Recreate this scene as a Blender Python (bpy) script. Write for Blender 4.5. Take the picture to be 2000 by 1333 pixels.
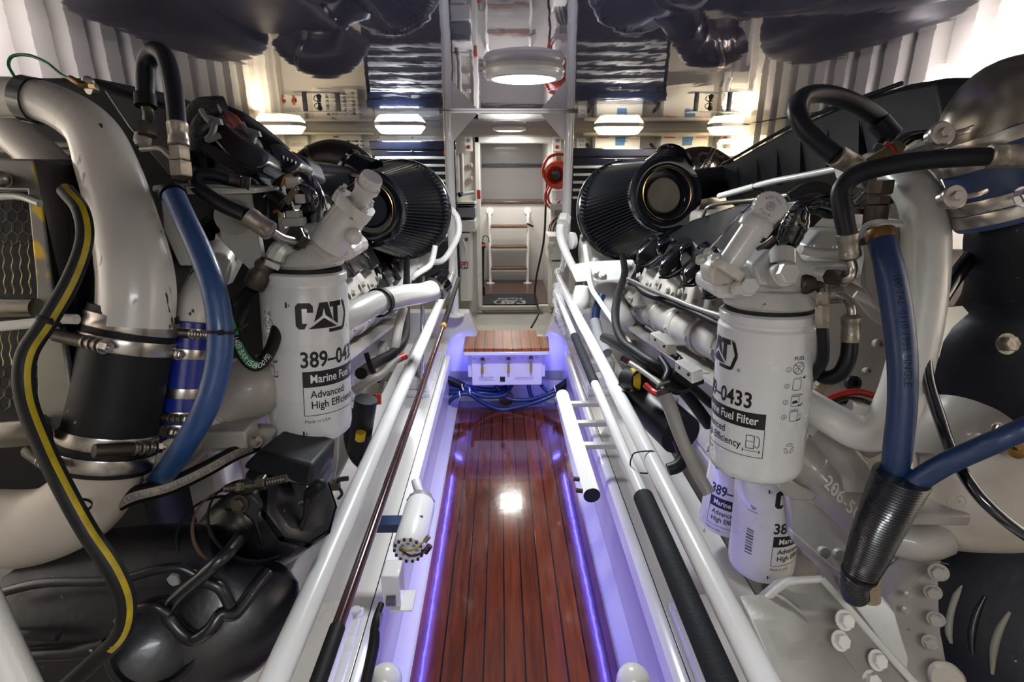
import bpy, math, random
from mathutils import Vector, Matrix, Quaternion
for _o in list(bpy.data.objects): bpy.data.objects.remove(_o)
random.seed(7)
SC = bpy.context.scene
C = SC.collection
R = math.radians
# ---------------------------------------------------------------- camera
F = 1050.0; IW, IH = 2000.0, 1333.0
CAMP = Vector((-0.035, 0.0, 1.5)); PITCH = R(18.3); YAW = R(-1.15)
cam = bpy.data.cameras.new('camera'); camo = bpy.data.objects.new('camera', cam); C.objects.link(camo)
camo.location = CAMP; camo.rotation_euler = (R(90)-PITCH, 0, YAW)
cam.sensor_width = 36.0; cam.lens = 36.0*F/IW; cam.clip_start = 0.02; cam.clip_end = 50
SC.camera = camo
CM = camo.rotation_euler.to_matrix()
# ---------------------------------------------------------------- view / world
SC.view_settings.view_transform = 'Standard'; SC.view_settings.look = 'None'
SC.view_settings.gamma = 1.0; SC.view_settings.exposure = 0.22; SC.view_settings.use_curve_mapping = False
SC.cycles.max_bounces = 8; SC.cycles.diffuse_bounces = 3; SC.cycles.glossy_bounces = 4; SC.cycles.transmission_bounces = 2; SC.cycles.transparent_max_bounces = 6; SC.cycles.caustics_reflective = False
world = bpy.data.worlds.new('world'); SC.world = world; world.use_nodes = True
world.node_tree.nodes['Background'].inputs[0].default_value = (0.72, 0.78, 1.0, 1)
world.node_tree.nodes['Background'].inputs[1].default_value = 0.10
def area(name, loc, rot, sx, sy, power, col, spread=180):
    l = bpy.data.lights.new(name, 'AREA'); l.shape = 'RECTANGLE'; l.size = sx; l.size_y = sy; l.energy = power; l.color = col
    l.spread = R(spread)
    o = bpy.data.objects.new(name, l); C.objects.link(o); o.location = loc; o.rotation_euler = rot
    return o
CEIL = 1.78
# rear fill: unseen lamp added behind the camera to light the engine fronts
area('rear_fill_light', (0.0, -0.35, CEIL-0.06), (R(-12), 0, 0), 0.5, 0.3, 13, (0.95, 0.97, 1.0))
area('ceiling_lamp_light_mid', (0.045, 1.9, CEIL-0.055), (0, 0, 0), 0.2, 0.2, 22, (0.92, 0.96, 1.0))
area('ceiling_lamp_light_passage', (0.05, 4.62, CEIL-0.05), (0, 0, 0), 0.2, 0.2, 5, (1.0, 0.97, 0.92))
for i, (x, y, p, c) in enumerate([(-0.80, 4.35, 7, (0.92, 0.96, 1.0)), (-1.65, 4.3, 6, (1.0, 0.84, 0.55)), (0.92, 4.35, 6, (1.0, 0.93, 0.8)), (1.72, 4.3, 6, (1.0, 0.86, 0.62))]):
    area('bulkhead_lamp_light', (x, y, CEIL-0.085), (0, 0, 0), 0.3, 0.16, p, c)
for s in (-1, 1):
    # unseen strip fills added outboard to brighten the ribbed walls
    area('outboard_strip_fill', (s*1.50, 1.0, 1.62), (0, R(-s*60), 0), 0.06, 2.2, 17, (1.0, 0.93, 0.86))
    area('rib_wall_fill', (s*1.42, 0.9, 1.5), (0, R(-s*90), 0), 0.1, 2.4, 11, (1.0, 0.92, 0.84))
    # blue strip under the lip of each engine bed
    area('bed_led_light', (s*0.352, 1.7, 0.366), (0, R(s*72), 0), 0.012, 2.5, 6.0, (0.15, 0.13, 1.0))
    area('bed_led_light_far', (s*0.33, 3.2, 0.38), (R(20), R(s*30), 0), 0.05, 0.12, 0.7, (0.12, 0.12, 1.0))
area('passage_light', (0.03, 5.45, 1.7), (0, 0, 0), 0.3, 0.3, 12, (1.0, 0.95, 0.9))

# ---------------------------------------------------------------- pixel -> place helpers
def ray(px, py): return CM @ Vector(((px-IW/2)/F, (IH/2-py)/F, -1.0))
def P(px, py, d): return CAMP + ray(px, py)*d
def PY(px, py, Y): r = ray(px, py); return CAMP + r*((Y-CAMP.y)/r.y)
def PX(px, py, X): r = ray(px, py); return CAMP + r*((X-CAMP.x)/r.x)
def PZ(px, py, Z): r = ray(px, py); return CAMP + r*((Z-CAMP.z)/r.z)
def S(v, d): return v*d/F

# ---------------------------------------------------------------- materials
def lin(h):
    h = h.lstrip('#'); v = [int(h[i:i+2], 16)/255 for i in (0, 2, 4)]
    return tuple(((c/12.92) if c <= 0.04045 else ((c+0.055)/1.055)**2.4) for c in v) + (1.0,)
def newmat(name):
    m = bpy.data.materials.new(name); m.use_nodes = True
    return m, m.node_tree.nodes, m.node_tree.links, m.node_tree.nodes['Principled BSDF']
def mat(name, col, rough=0.5, metal=0.0, coat=0.0, var=0.06, scale=9.0, bump=0.0, bscale=60.0, chips=None, chipscale=16.0, chipthr=0.72, emis=None, estr=0.0, chip_stretch=(1, 1, 1), dust=0.0):
    m, N, L, B = newmat(name)
    B.inputs['Base Color'].default_value = lin(col); B.inputs['Roughness'].default_value = rough
    B.inputs['Metallic'].default_value = metal; B.inputs['Coat Weight'].default_value = coat; B.inputs['Coat Roughness'].default_value = 0.08
    tc = N.new('ShaderNodeTexCoord'); out = None
    if var > 0:
        n = N.new('ShaderNodeTexNoise'); n.inputs['Scale'].default_value = scale; n.inputs['Detail'].default_value = 5
        L.new(tc.outputs['Object'], n.inputs['Vector'])
        mx = N.new('ShaderNodeMix'); mx.data_type = 'RGBA'; mx.blend_type = 'MULTIPLY'; mx.inputs[0].default_value = 1.0
        cr = N.new('ShaderNodeValToRGB'); cr.color_ramp.elements[0].position = 0.3; cr.color_ramp.elements[1].position = 0.7
        lo = 1.0-var*2; cr.color_ramp.elements[0].color = (lo, lo, lo*0.98, 1); cr.color_ramp.elements[1].color = (1, 1, 1, 1)
        L.new(n.outputs['Fac'], cr.inputs['Fac']); mx.inputs[6].default_value = lin(col); L.new(cr.outputs['Color'], mx.inputs[7])
        out = mx.outputs[2]
        rr = N.new('ShaderNodeMapRange'); rr.inputs['To Min'].default_value = rough*0.8; rr.inputs['To Max'].default_value = min(1, rough*1.25)
        L.new(n.outputs['Fac'], rr.inputs['Value']); L.new(rr.outputs['Result'], B.inputs['Roughness'])
    def speck(prev, sc, thr, colr, stretch=(1, 1, 1), det=3.0):
        mp = N.new('ShaderNodeMapping'); mp.inputs['Scale'].default_value = stretch; L.new(tc.outputs['Object'], mp.inputs['Vector'])
        n2 = N.new('ShaderNodeTexNoise'); n2.inputs['Scale'].default_value = sc; n2.inputs['Detail'].default_value = det; n2.inputs['Roughness'].default_value = 0.6
        L.new(mp.outputs['Vector'], n2.inputs['Vector'])
        cr = N.new('ShaderNodeValToRGB'); cr.color_ramp.elements[0].position = thr; cr.color_ramp.elements[1].position = thr+0.02
        cr.color_ramp.elements[0].color = (0, 0, 0, 1); cr.color_ramp.elements[1].color = (1, 1, 1, 1); L.new(n2.outputs['Fac'], cr.inputs['Fac'])
        mx = N.new('ShaderNodeMix'); mx.data_type = 'RGBA'; L.new(cr.outputs['Color'], mx.inputs[0])
        if prev is None: mx.inputs[6].default_value = lin(col)
        else: L.new(prev, mx.inputs[6])
        mx.inputs[7].default_value = lin(colr); return mx.outputs[2]
    if chips: out = speck(out, chipscale, chipthr, chips, chip_stretch)
    if dust > 0: out = speck(out, 90.0, 0.78-dust, '8d8a84', (1, 1, 1), 2.0)
    if out is not None: L.new(out, B.inputs['Base Color'])
    if bump > 0:
        n3 = N.new('ShaderNodeTexNoise'); n3.inputs['Scale'].default_value = bscale; n3.inputs['Detail'].default_value = 3
        L.new(tc.outputs['Object'], n3.inputs['Vector'])
        b = N.new('ShaderNodeBump'); b.inputs['Strength'].default_value = bump; b.inputs['Distance'].default_value = 0.004
        L.new(n3.outputs['Fac'], b.inputs['Height']); L.new(b.outputs['Normal'], B.inputs['Normal'])
    if emis: B.inputs['Emission Color'].default_value = lin(emis); B.inputs['Emission Strength'].default_value = estr
    return m
MT = {}
def dm(key, *a, **k): MT[key] = mat(key, *a, **k)
dm('white', 'dcdad4', 0.28, coat=0.3, var=0.03)
dm('cast', 'aaa49c', 0.38, coat=0.2, var=0.13, scale=11, bump=0.25, bscale=35, chips='4a4036', chipscale=30, chipthr=0.735)
dm('headcast', 'dbd8d4', 0.26, coat=0.35, var=0.05, scale=12, bump=0.2, bscale=40, chips='6a5a48', chipscale=34, chipthr=0.70)
dm('fin', 'b0a070', 0.35, metal=0.8, var=0.3, scale=12)
dm('chipped', 'd8d4cc', 0.28, coat=0.35, var=0.05, scale=6, chips='1e1b1a', chipscale=26, chipthr=0.655, chip_stretch=(1.6, 1.2, 0.5))
dm('cream', 'bfb6a8', 0.42, var=0.1, scale=10, bump=0.25, bscale=30, chips='5c4a3c', chipscale=24, chipthr=0.74)
dm('shell', 'd9d6d2', 0.25, coat=0.3, var=0.03, scale=3)
dm('filterwhite', 'e0dfde', 0.26, coat=0.5, var=0.015)
dm('rail', 'e2e1e0', 0.22, coat=0.5, var=0.02, chips='2a2622', chipscale=30, chipthr=0.80)
dm('rubber', '0d0d0f', 0.55, var=0.15, scale=20, dust=0.03)
dm('rubberblue', '0f1118', 0.42, var=0.12, scale=12)
dm('plastic', '0c0d11', 0.30, coat=0.2, var=0.12, scale=14)
dm('casing', '0c0d12', 0.34, coat=0.15, var=0.2, scale=8, bump=0.35, bscale=22, dust=0.045)
dm('casingmatte', '0f1013', 0.5, var=0.15, scale=8, bump=0.15, bscale=40)
dm('gloss', '07080c', 0.12, coat=0.8, var=0.05)
dm('sleeve', '0e0f13', 0.5, var=0.25, scale=160, bump=0.9, bscale=260)
dm('steel', 'b9b3ab', 0.28, metal=1.0, var=0.12, scale=18)
dm('zinc', 'a8a094', 0.38, metal=0.9, var=0.2, scale=60, bump=0.25, bscale=120)
dm('darksteel', '5b544c', 0.42, metal=0.85, var=0.25, scale=30, bump=0.2)
dm('chrome', 'e2e2e6', 0.08, metal=1.0, var=0.02)
dm('brass', '8a6a3c', 0.4, metal=0.9, var=0.2)
dm('stainless', '8c8679', 0.3, metal=0.95, var=0.12, scale=6)
dm('bluehose', '1d4478', 0.42, coat=0.1, var=0.12, scale=16, dust=0.02, bump=0.2, bscale=90)
dm('bluehosedark', '14305c', 0.42, coat=0.1, var=0.14, scale=16, dust=0.02, bump=0.15, bscale=90)
dm('silicone', '1a2c8e', 0.25, coat=0.3, var=0.05)
dm('siliconedull', '2c4470', 0.4, coat=0.1, var=0.1)
dm('navy', '0a1122', 0.25, coat=0.5, var=0.03)
dm('lightsteel', 'd6d6d2', 0.3, metal=0.3, var=0.02)
dm('red', 'b02018', 0.35, var=0.05); dm('orange', 'd8431e', 0.32, coat=0.3, var=0.04); dm('yellow', 'c9a91e', 0.4, var=0.06)
dm('green', '0f7a45', 0.35, var=0.04); dm('greentag', '1f9a3c', 0.35, var=0.05); dm('pink', 'c85040', 0.4, var=0.03)
dm('bluewire', '2f5fa8', 0.4, var=0.03); dm('brown', '5c4334', 0.5, var=0.12); dm('amber', 'b3873a', 0.4, var=0.1)
dm('ink', '0b0b0d', 0.35, var=0.0); dm('whiteink', 'e8e8e8', 0.35, var=0.0); dm('blueink', '35507c', 0.4, var=0.0); dm('greyink', '5a5a66', 0.4, var=0.0)
dm('tan', '8f7f66', 0.5, var=0.15, scale=30); dm('ochre', 'ae9812', 0.45, var=0.2, scale=40)
dm('grey', '8a8c90', 0.45, var=0.06); dm('greyfloor', '9a9890', 0.5, var=0.1, scale=4, bump=0.1)
dm('hull', '9a968f', 0.45, var=0.14, scale=3, bump=0.15, bscale=12)
dm('darkrod', '3a1418', 0.18, coat=0.6, var=0.2, scale=20)
dm('foam', '1b1d24', 0.7, var=0.1, bump=0.3, bscale=200)
dm('brownduct','2a211c',0.4,var=0.1); dm('mat', '14151a', 0.9, var=0.2, scale=80, bump=0.5, bscale=300)
dm('panelface', 'dedbd2', 0.35, var=0.02); dm('tapeblue', '3f78b4', 0.5, var=0.05)
dm('wall_panel', 'd4cfc6', 0.35, coat=0.1, var=0.03, scale=2)
dm('passage', 'c6c3bf', 0.3, coat=0.3, var=0.05, scale=2)
dm('passagegrey', '8f8c8c', 0.3, coat=0.3, var=0.05, scale=2)
dm('yellowed', '8f8c84', 0.4, metal=0.4, var=0.2, scale=5, chips='c0a020', chipscale=5.5, chipthr=0.52)
dm('palegreen', 'b7bd6a', 0.4, var=0.1)
dm('foil', 'b0a8a0', 0.25, metal=1.0, var=0.2, bump=1.0, bscale=40); dm('palebrown', '8a7a4a', 0.5, var=0.15); dm('corr', '181a20', 0.28, coat=0.4, var=0.25, scale=8)
dm('stainedcast', 'd6d0c4', 0.4, coat=0.2, var=0.05, chips='a5824e', chipscale=30, chipthr=0.62)
dm('casingblack', '10121b', 0.45, var=0.2, scale=10, bump=0.15, bscale=60, dust=0.03); dm('palegroove', '8c887a', 0.5, var=0.2)
dm('treadwood', '6a4c3a', 0.45, var=0.2, scale=30); dm('greyink2', '8c8c90', 0.8, var=0.2, scale=60)
def glassmat():
    m, N, L, B = newmat('plastic_film'); B.inputs['Base Color'].default_value = (0.9, 0.9, 0.92, 1); B.inputs['Roughness'].default_value = 0.08
    B.inputs['Alpha'].default_value = 0.45; B.inputs['Specular IOR Level'].default_value = 1.0
    tc = N.new('ShaderNodeTexCoord'); n3 = N.new('ShaderNodeTexNoise'); n3.inputs['Scale'].default_value = 35; L.new(tc.outputs['Object'], n3.inputs['Vector'])
    b = N.new('ShaderNodeBump'); b.inputs['Strength'].default_value = 1.0; b.inputs['Distance'].default_value = 0.02
    L.new(n3.outputs['Fac'], b.inputs['Height']); L.new(b.outputs['Normal'], B.inputs['Normal']); return m
for k in ('rubber', 'rubberblue', 'casingmatte', 'casingblack', 'foam'): MT[k].node_tree.nodes['Principled BSDF'].inputs['Specular IOR Level'].default_value = 0.3
MT['film'] = glassmat()
def emat(name, col, s):
    m, N, L, B = newmat(name); B.inputs['Base Color'].default_value = lin(col); B.inputs['Emission Color'].default_value = lin(col); B.inputs['Emission Strength'].default_value = s; return m
MT['lens'] = emat('lamp_lens', 'f4f8ff', 3.0); MT['lenswarm'] = emat('lamp_lens_warm', 'ffe9b8', 2.2); MT['led'] = emat('led_strip', '5a5cff', 1.3)
MT['lensdim'] = emat('lamp_lens_dim', 'fff6e6', 1.3)
def ceilmat():
    m, N, L, B = newmat('ceiling_gloss')
    B.inputs['Base Color'].default_value = lin('8785a2'); B.inputs['Roughness'].default_value = 0.035; B.inputs['IOR'].default_value = 1.6
    B.inputs['Coat Weight'].default_value = 0.0
    g = N.new('ShaderNodeBsdfGlossy'); g.inputs['Color'].default_value = (0.82, 0.82, 0.95, 1); g.inputs['Roughness'].default_value = 0.03
    tc = N.new('ShaderNodeTexCoord'); mp = N.new('ShaderNodeMapping'); mp.inputs['Scale'].default_value = (1.0, 0.35, 1); L.new(tc.outputs['Object'], mp.inputs['Vector'])
    n = N.new('ShaderNodeTexNoise'); n.inputs['Scale'].default_value = 5.0; n.inputs['Detail'].default_value = 3.5; L.new(mp.outputs['Vector'], n.inputs['Vector'])
    mp2 = N.new('ShaderNodeMapping'); mp2.inputs['Scale'].default_value = (1.0, 5.0, 1); L.new(tc.outputs['Object'], mp2.inputs['Vector'])
    n2 = N.new('ShaderNodeTexNoise'); n2.inputs['Scale'].default_value = 2.2; n2.inputs['Detail'].default_value = 1.0; L.new(mp2.outputs['Vector'], n2.inputs['Vector'])
    ad = N.new('ShaderNodeMath'); ad.operation = 'MULTIPLY_ADD'; ad.inputs[1].default_value = 0.16; L.new(n2.outputs['Fac'], ad.inputs[0]); L.new(n.outputs['Fac'], ad.inputs[2])
    b = N.new('ShaderNodeBump'); b.inputs['Strength'].default_value = 0.5; b.inputs['Distance'].default_value = 0.0032
    L.new(ad.outputs[0], b.inputs['Height']); L.new(b.outputs['Normal'], B.inputs['Normal']); L.new(b.outputs['Normal'], g.inputs['Normal'])
    mx = N.new('ShaderNodeMixShader'); mx.inputs[0].default_value = 0.62; L.new(B.outputs[0], mx.inputs[1]); L.new(g.outputs[0], mx.inputs[2])
    L.new(mx.outputs[0], N['Material Output'].inputs['Surface']); return m
MT['ceiling'] = ceilmat()
def teakmat(name, plank, off, c1, c2, rough=0.13):
    m, N, L, B = newmat(name); B.inputs['Roughness'].default_value = rough; B.inputs['Coat Weight'].default_value = 0.6; B.inputs['Coat Roughness'].default_value = 0.06
    g = N.new('ShaderNodeNewGeometry'); sp = N.new('ShaderNodeSeparateXYZ'); L.new(g.outputs['Position'], sp.inputs[0])
    def mth(op, a, b=None):
        q = N.new('ShaderNodeMath'); q.operation = op
        for i, v in enumerate((a, b)):
            if v is None: continue
            if isinstance(v, (int, float)): q.inputs[i].default_value = v
            else: L.new(v, q.inputs[i])
        return q.outputs[0]
    u = mth('DIVIDE', mth('ADD', sp.outputs[0], off), plank); fl = mth('FLOOR', u); fr = mth('FRACT', u)
    seam = mth('LESS_THAN', mth('MINIMUM', fr, mth('SUBTRACT', 1.0, fr)), 0.042)
    mp = N.new('ShaderNodeCombineXYZ'); L.new(mth('ADD', mth('MULTIPLY', sp.outputs[0], 26.0), mth('MULTIPLY', fl, 7.3)), mp.inputs[0]); L.new(mth('MULTIPLY', sp.outputs[1], 2.2), mp.inputs[1]); L.new(fl, mp.inputs[2])
    n = N.new('ShaderNodeTexNoise'); n.inputs['Scale'].default_value = 2.2; n.inputs['Detail'].default_value = 6; n.inputs['Distortion'].default_value = 0.6; L.new(mp.outputs[0], n.inputs['Vector'])
    wn = N.new('ShaderNodeTexWhiteNoise'); wn.noise_dimensions = '1D'; L.new(fl, wn.inputs['W'])
    f = mth('ADD', mth('MULTIPLY', n.outputs['Fac'], 0.8), mth('MULTIPLY', wn.outputs['Value'], 0.25))
    cr = N.new('ShaderNodeValToRGB'); cr.color_ramp.elements[0].position = 0.3; cr.color_ramp.elements[1].position = 0.75
    cr.color_ramp.elements[0].color = lin(c1); cr.color_ramp.elements[1].color = lin(c2); L.new(f, cr.inputs[0])
    mx = N.new('ShaderNodeMix'); mx.data_type = 'RGBA'; L.new(seam, mx.inputs[0]); L.new(cr.outputs['Color'], mx.inputs[6]); mx.inputs[7].default_value = lin('0b0a0c')
    L.new(mx.outputs[2], B.inputs['Base Color'])
    b = N.new('ShaderNodeBump'); b.inputs['Strength'].default_value = 0.25; b.inputs['Distance'].default_value = 0.002
    n9 = N.new('ShaderNodeTexNoise'); n9.inputs['Scale'].default_value = 30; L.new(g.outputs['Position'], n9.inputs['Vector'])
    L.new(mth('SUBTRACT', mth('MULTIPLY', n9.outputs['Fac'], 0.35), mth('MULTIPLY', seam, 0.5)), b.inputs['Height']); L.new(b.outputs['Normal'], B.inputs['Normal']); L.new(b.outputs['Normal'], B.inputs['Coat Normal'])
    return m
MT['teakfloor'] = teakmat('teak_floor', 0.0655, 0.0328, '47200f', '6e3415')
MT['teakstep'] = teakmat('teak_step', 0.0562, 0.028, '84420f', 'b4631c', 0.35)
MT['teaktread'] = mat('teak_tread', '4e342a', 0.35, coat=0.3, var=0.2, scale=30)

# ---------------------------------------------------------------- mesh builder
def frame(axis):
    a = axis.normalized(); h = Vector((0, 0, 1)) if abs(a.z) < 0.9 else Vector((0, 1, 0))
    u = h.cross(a).normalized(); v = a.cross(u); return u, v, a
def smooth_path(pts, rs, sub):
    n = len(pts)
    if n < 3: return [p.copy() for p in pts], list(rs)
    op, orr = [], []
    for i in range(n-1):
        p0 = pts[i-1] if i > 0 else pts[i]*2-pts[i+1]; p1, p2 = pts[i], pts[i+1]; p3 = pts[i+2] if i+2 < n else pts[i+1]*2-pts[i]
        for k in range(sub):
            t = k/sub; t2, t3 = t*t, t*t*t
            op.append(0.5*((2*p1)+(p2-p0)*t+(2*p0-5*p1+4*p2-p3)*t2+(3*p1-p0-3*p2+p3)*t3)); orr.append(rs[i]*(1-t)+rs[i+1]*t)
    op.append(pts[-1].copy()); orr.append(rs[-1]); return op, orr
class MB:
    def __init__(s): s.v = []; s.f = []; s.uv = []
    def add(s, vs, fs):
        b = len(s.v); s.v += [Vector(q) for q in vs]; s.f += [tuple(b+i for i in q) for q in fs]; return s
    def rings(s, rs, cap=True, close=True):
        n = len(rs[0]); vs = [p for r in rs for p in r]; fs = []
        for i in range(len(rs)-1):
            for j in range(n if close else n-1):
                k = (j+1) % n; fs.append((i*n+j, i*n+k, (i+1)*n+k, (i+1)*n+j))
        if cap: fs.append(tuple(range(n-1, -1, -1))); fs.append(tuple((len(rs)-1)*n+j for j in range(n)))
        return s.add(vs, fs)
    def tube(s, pts, r, seg=14, sub=6, cap=True, corr=0.0, pitch=0.006, flat=1.0, lump=0.0):
        rs = r if isinstance(r, (list, tuple)) else [r]*len(pts)
        P2, R2 = smooth_path([Vector(p) for p in pts], rs, sub)
        if corr:   # resample evenly for corrugations
            L = [0.0]
            for a, b in zip(P2, P2[1:]): L.append(L[-1]+(b-a).length)
            m = max(4, int(L[-1]/pitch*2)); Q, RR = [], []; k = 0
            for i in range(m+1):
                t = L[-1]*i/m
                while k < len(L)-2 and L[k+1] < t: k += 1
                w = (t-L[k])/max(1e-9, L[k+1]-L[k]); Q.append(P2[k].lerp(P2[k+1], w)); RR.append((R2[k]*(1-w)+R2[k+1]*w)*(1+(corr if i % 2 else 0)))
            P2, R2 = Q, RR
        rings = []; u = None
        for i, p in enumerate(P2):
            t = (P2[min(i+1, len(P2)-1)]-P2[max(i-1, 0)])
            if t.length < 1e-9: t = Vector((0, 0, 1))
            t.normalize()
            if u is None: u, v, _ = frame(t)
            else: u = (u-t*u.dot(t)).normalized(); v = t.cross(u)
            rings.append([p+(u*math.cos(a)+v*math.sin(a)*flat)*R2[i]*(1+lump*math.sin(3*a+i*1.7)) for a in [2*math.pi*j/seg for j in range(seg)]])
        s.frames = (P2, R2); return s.rings(rings, cap)
    def lathe(s, o, axis, prof, seg=24, cap=True):
        u, v, a = frame(Vector(axis)); o = Vector(o)
        return s.rings([[o+a*t+(u*math.cos(w)+v*math.sin(w))*r for w in [2*math.pi*j/seg for j in range(seg)]] for t, r in prof], cap)
    def cyl(s, p0, p1, r, r1=None, seg=20):
        p0, p1 = Vector(p0), Vector(p1); return s.lathe(p0, p1-p0, [(0, r), ((p1-p0).length, r if r1 is None else r1)], seg)
    def hexa(s, p, axis, r, h, ch=0.12):
        return s.lathe(p, axis, [(0, r), (h*(1-ch), r), (h, r*0.86)], 6)
    def bolt(s, p, axis, r, h=None):
        h = h or r*0.9; s.lathe(p, axis, [(0, r*1.35), (h*0.18, r*1.35)], 18); return s.hexa(Vector(p)+Vector(axis).normalized()*h*0.18, axis, r, h)
    def box(s, c, sx, sy, sz, rot=None):
        M = rot if rot is not None else Matrix.Identity(3); c = Vector(c)
        vs = [c+M @ Vector((x*sx/2, y*sy/2, z*sz/2)) for x in (-1, 1) for y in (-1, 1) for z in (-1, 1)]
        return s.add(vs, [(0, 1, 3, 2), (4, 6, 7, 5), (0, 4, 5, 1), (2, 3, 7, 6), (0, 2, 6, 4), (1, 5, 7, 3)])
    def bb(s, x0, x1, y0, y1, z0, z1): return s.box(((x0+x1)/2, (y0+y1)/2, (z0+z1)/2), x1-x0, y1-y0, z1-z0)
    def prism(s, poly, ext):
        ext = Vector(ext); n = len(poly); a = [Vector(p) for p in poly]
        return s.add(a+[p+ext for p in a], [tuple(range(n-1, -1, -1)), tuple(range(n, 2*n))]+[(i, (i+1) % n, n+(i+1) % n, n+i) for i in range(n)])
    def sphere(s, c, r, seg=20, n=12, sc=(1, 1, 1)):
        c = Vector(c); return s.rings([[c+Vector((r*sc[0]*math.sin(t)*math.cos(w), r*sc[1]*math.sin(t)*math.sin(w), r*sc[2]*math.cos(t))) for w in [2*math.pi*j/seg for j in range(seg)]] for t in [0.02+(math.pi-0.04)*i/n for i in range(n+1)]])
    def build(s, name, m, parent=None, label=None, bev=0.0, kind=None, sub=0, flat=False, bseg=2):
        me = bpy.data.meshes.new(name); me.from_pydata([tuple(v) for v in s.v], [], s.f); me.validate(); me.update()
        me.materials.append(MT[m] if isinstance(m, str) else m)
        o = bpy.data.objects.new(name, me); C.objects.link(o)
        if not flat:
            for p in me.polygons: p.use_smooth = True
            me.set_sharp_from_angle(angle=R(38))
        if bev: b = o.modifiers.new('bevel', 'BEVEL'); b.width = bev; b.segments = bseg; b.limit_method = 'ANGLE'; b.angle_limit = R(35); b.harden_normals = False
        if sub: q = o.modifiers.new('subd', 'SUBSURF'); q.levels = sub; q.render_levels = sub
        if parent is not None: o.parent = parent
        if label: o['label'] = label
        if kind: o['kind'] = kind
        return o
THINGS = []
def thing(name, label, cat, group=None):
    e = bpy.data.objects.new(name, None); C.objects.link(e); e.empty_display_size = 0.05
    e['label'] = label; e['category'] = cat
    if group: e['group'] = group
    THINGS.append(e); return e
def one(mb, name, m, label, cat, group=None, **k):
    o = mb.build(name, m, None, **k); o['label'] = label; o['category'] = cat
    if group: o['group'] = group
    return o
def struct(mb, name, m, **k): o = mb.build(name, m, None, **k); o['kind'] = 'structure'; return o
def stage(e):  # put the thing's empty at its base
    ch = [c for c in bpy.data.objects if c.parent == e]
    pts = [v.co+c.location for c in ch if c.type == 'MESH' for v in c.data.vertices]
    if not pts: return
    lo = Vector((min(p.x for p in pts), min(p.y for p in pts), min(p.z for p in pts))); hi = Vector((max(p.x for p in pts), max(p.y for p in pts), 0))
    b = Vector(((lo.x+hi.x)/2, (lo.y+hi.y)/2, lo.z)); e.location = b
    for c in ch: c.location = c.location-b

def path(l):   # [(px,py,d,rpx)] -> world points, radii
    return [P(x, y, d) for x, y, d, r in l], [S(r, d) for x, y, d, r in l]
# ---------------------------------------------------------------- lettering
def textgeo(txt, size, sx=1.0, bold=0.0, align='LEFT'):
    cu = bpy.data.curves.new('lettering', 'FONT'); cu.body = txt; cu.size = size; cu.offset = bold*size; cu.align_x = align; cu.resolution_u = 3
    o = bpy.data.objects.new('lettering', cu); C.objects.link(o)
    me = bpy.data.meshes.new_from_object(o.evaluated_get(bpy.context.evaluated_depsgraph_get()))
    vs = [(v.co.x*sx, v.co.y) for v in me.vertices]; fs = [tuple(p.vertices) for p in me.polygons]
    bpy.data.objects.remove(o); bpy.data.curves.remove(cu); bpy.data.meshes.remove(me); return vs, fs
class Flat:  # 2-D art, placed by a mapping (u,v)->world
    def __init__(s): s.v = []; s.f = []
    def add(s, vs, fs): b = len(s.v); s.v += vs; s.f += [tuple(b+i for i in q) for q in fs]; return s
    def text(s, t, x, y, size, sx=1.0, bold=0.0, align='LEFT', ang=0.0):
        vs, fs = textgeo(t, size, sx, bold, align); c, n = math.cos(ang), math.sin(ang); return s.add([(x+a*c-b*n, y+a*n+b*c) for a, b in vs], fs)
    def rect(s, x0, y0, x1, y1, n=1):
        vs = []; fs = []
        for i in range(n+1): x = x0+(x1-x0)*i/n; vs += [(x, y0), (x, y1)]
        for i in range(n): fs.append((2*i, 2*i+2, 2*i+3, 2*i+1))
        return s.add(vs, fs)
    def poly(s, pts): return s.add(list(pts), [tuple(range(len(pts)))])
    def line(s, pts, w, close=False):
        pts = list(pts)+([pts[0]] if close else [])
        for (a, b), (c, d) in zip(pts, pts[1:]):
            l = math.hypot(c-a, d-b) or 1e-9; nx, ny = -(d-b)/l*w/2, (c-a)/l*w/2
            s.add([(a+nx, b+ny), (a-nx, b-ny), (c-nx, d-ny), (c+nx, d+ny)], [(0, 1, 2, 3)])
        return s
    def circ(s, x, y, r, w, n=20): return s.line([(x+r*math.cos(2*math.pi*i/n), y+r*math.sin(2*math.pi*i/n)) for i in range(n)], w, True)
    def build(s, name, m, parent, fn, label=None):
        mb = MB(); mb.add([fn(a, b) for a, b in s.v], s.f); return mb.build(name, m, parent, label=label, flat=True)
def planefn(o, u, v): o, u, v = Vector(o), Vector(u), Vector(v); return lambda a, b: o+u*a+v*b
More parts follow.
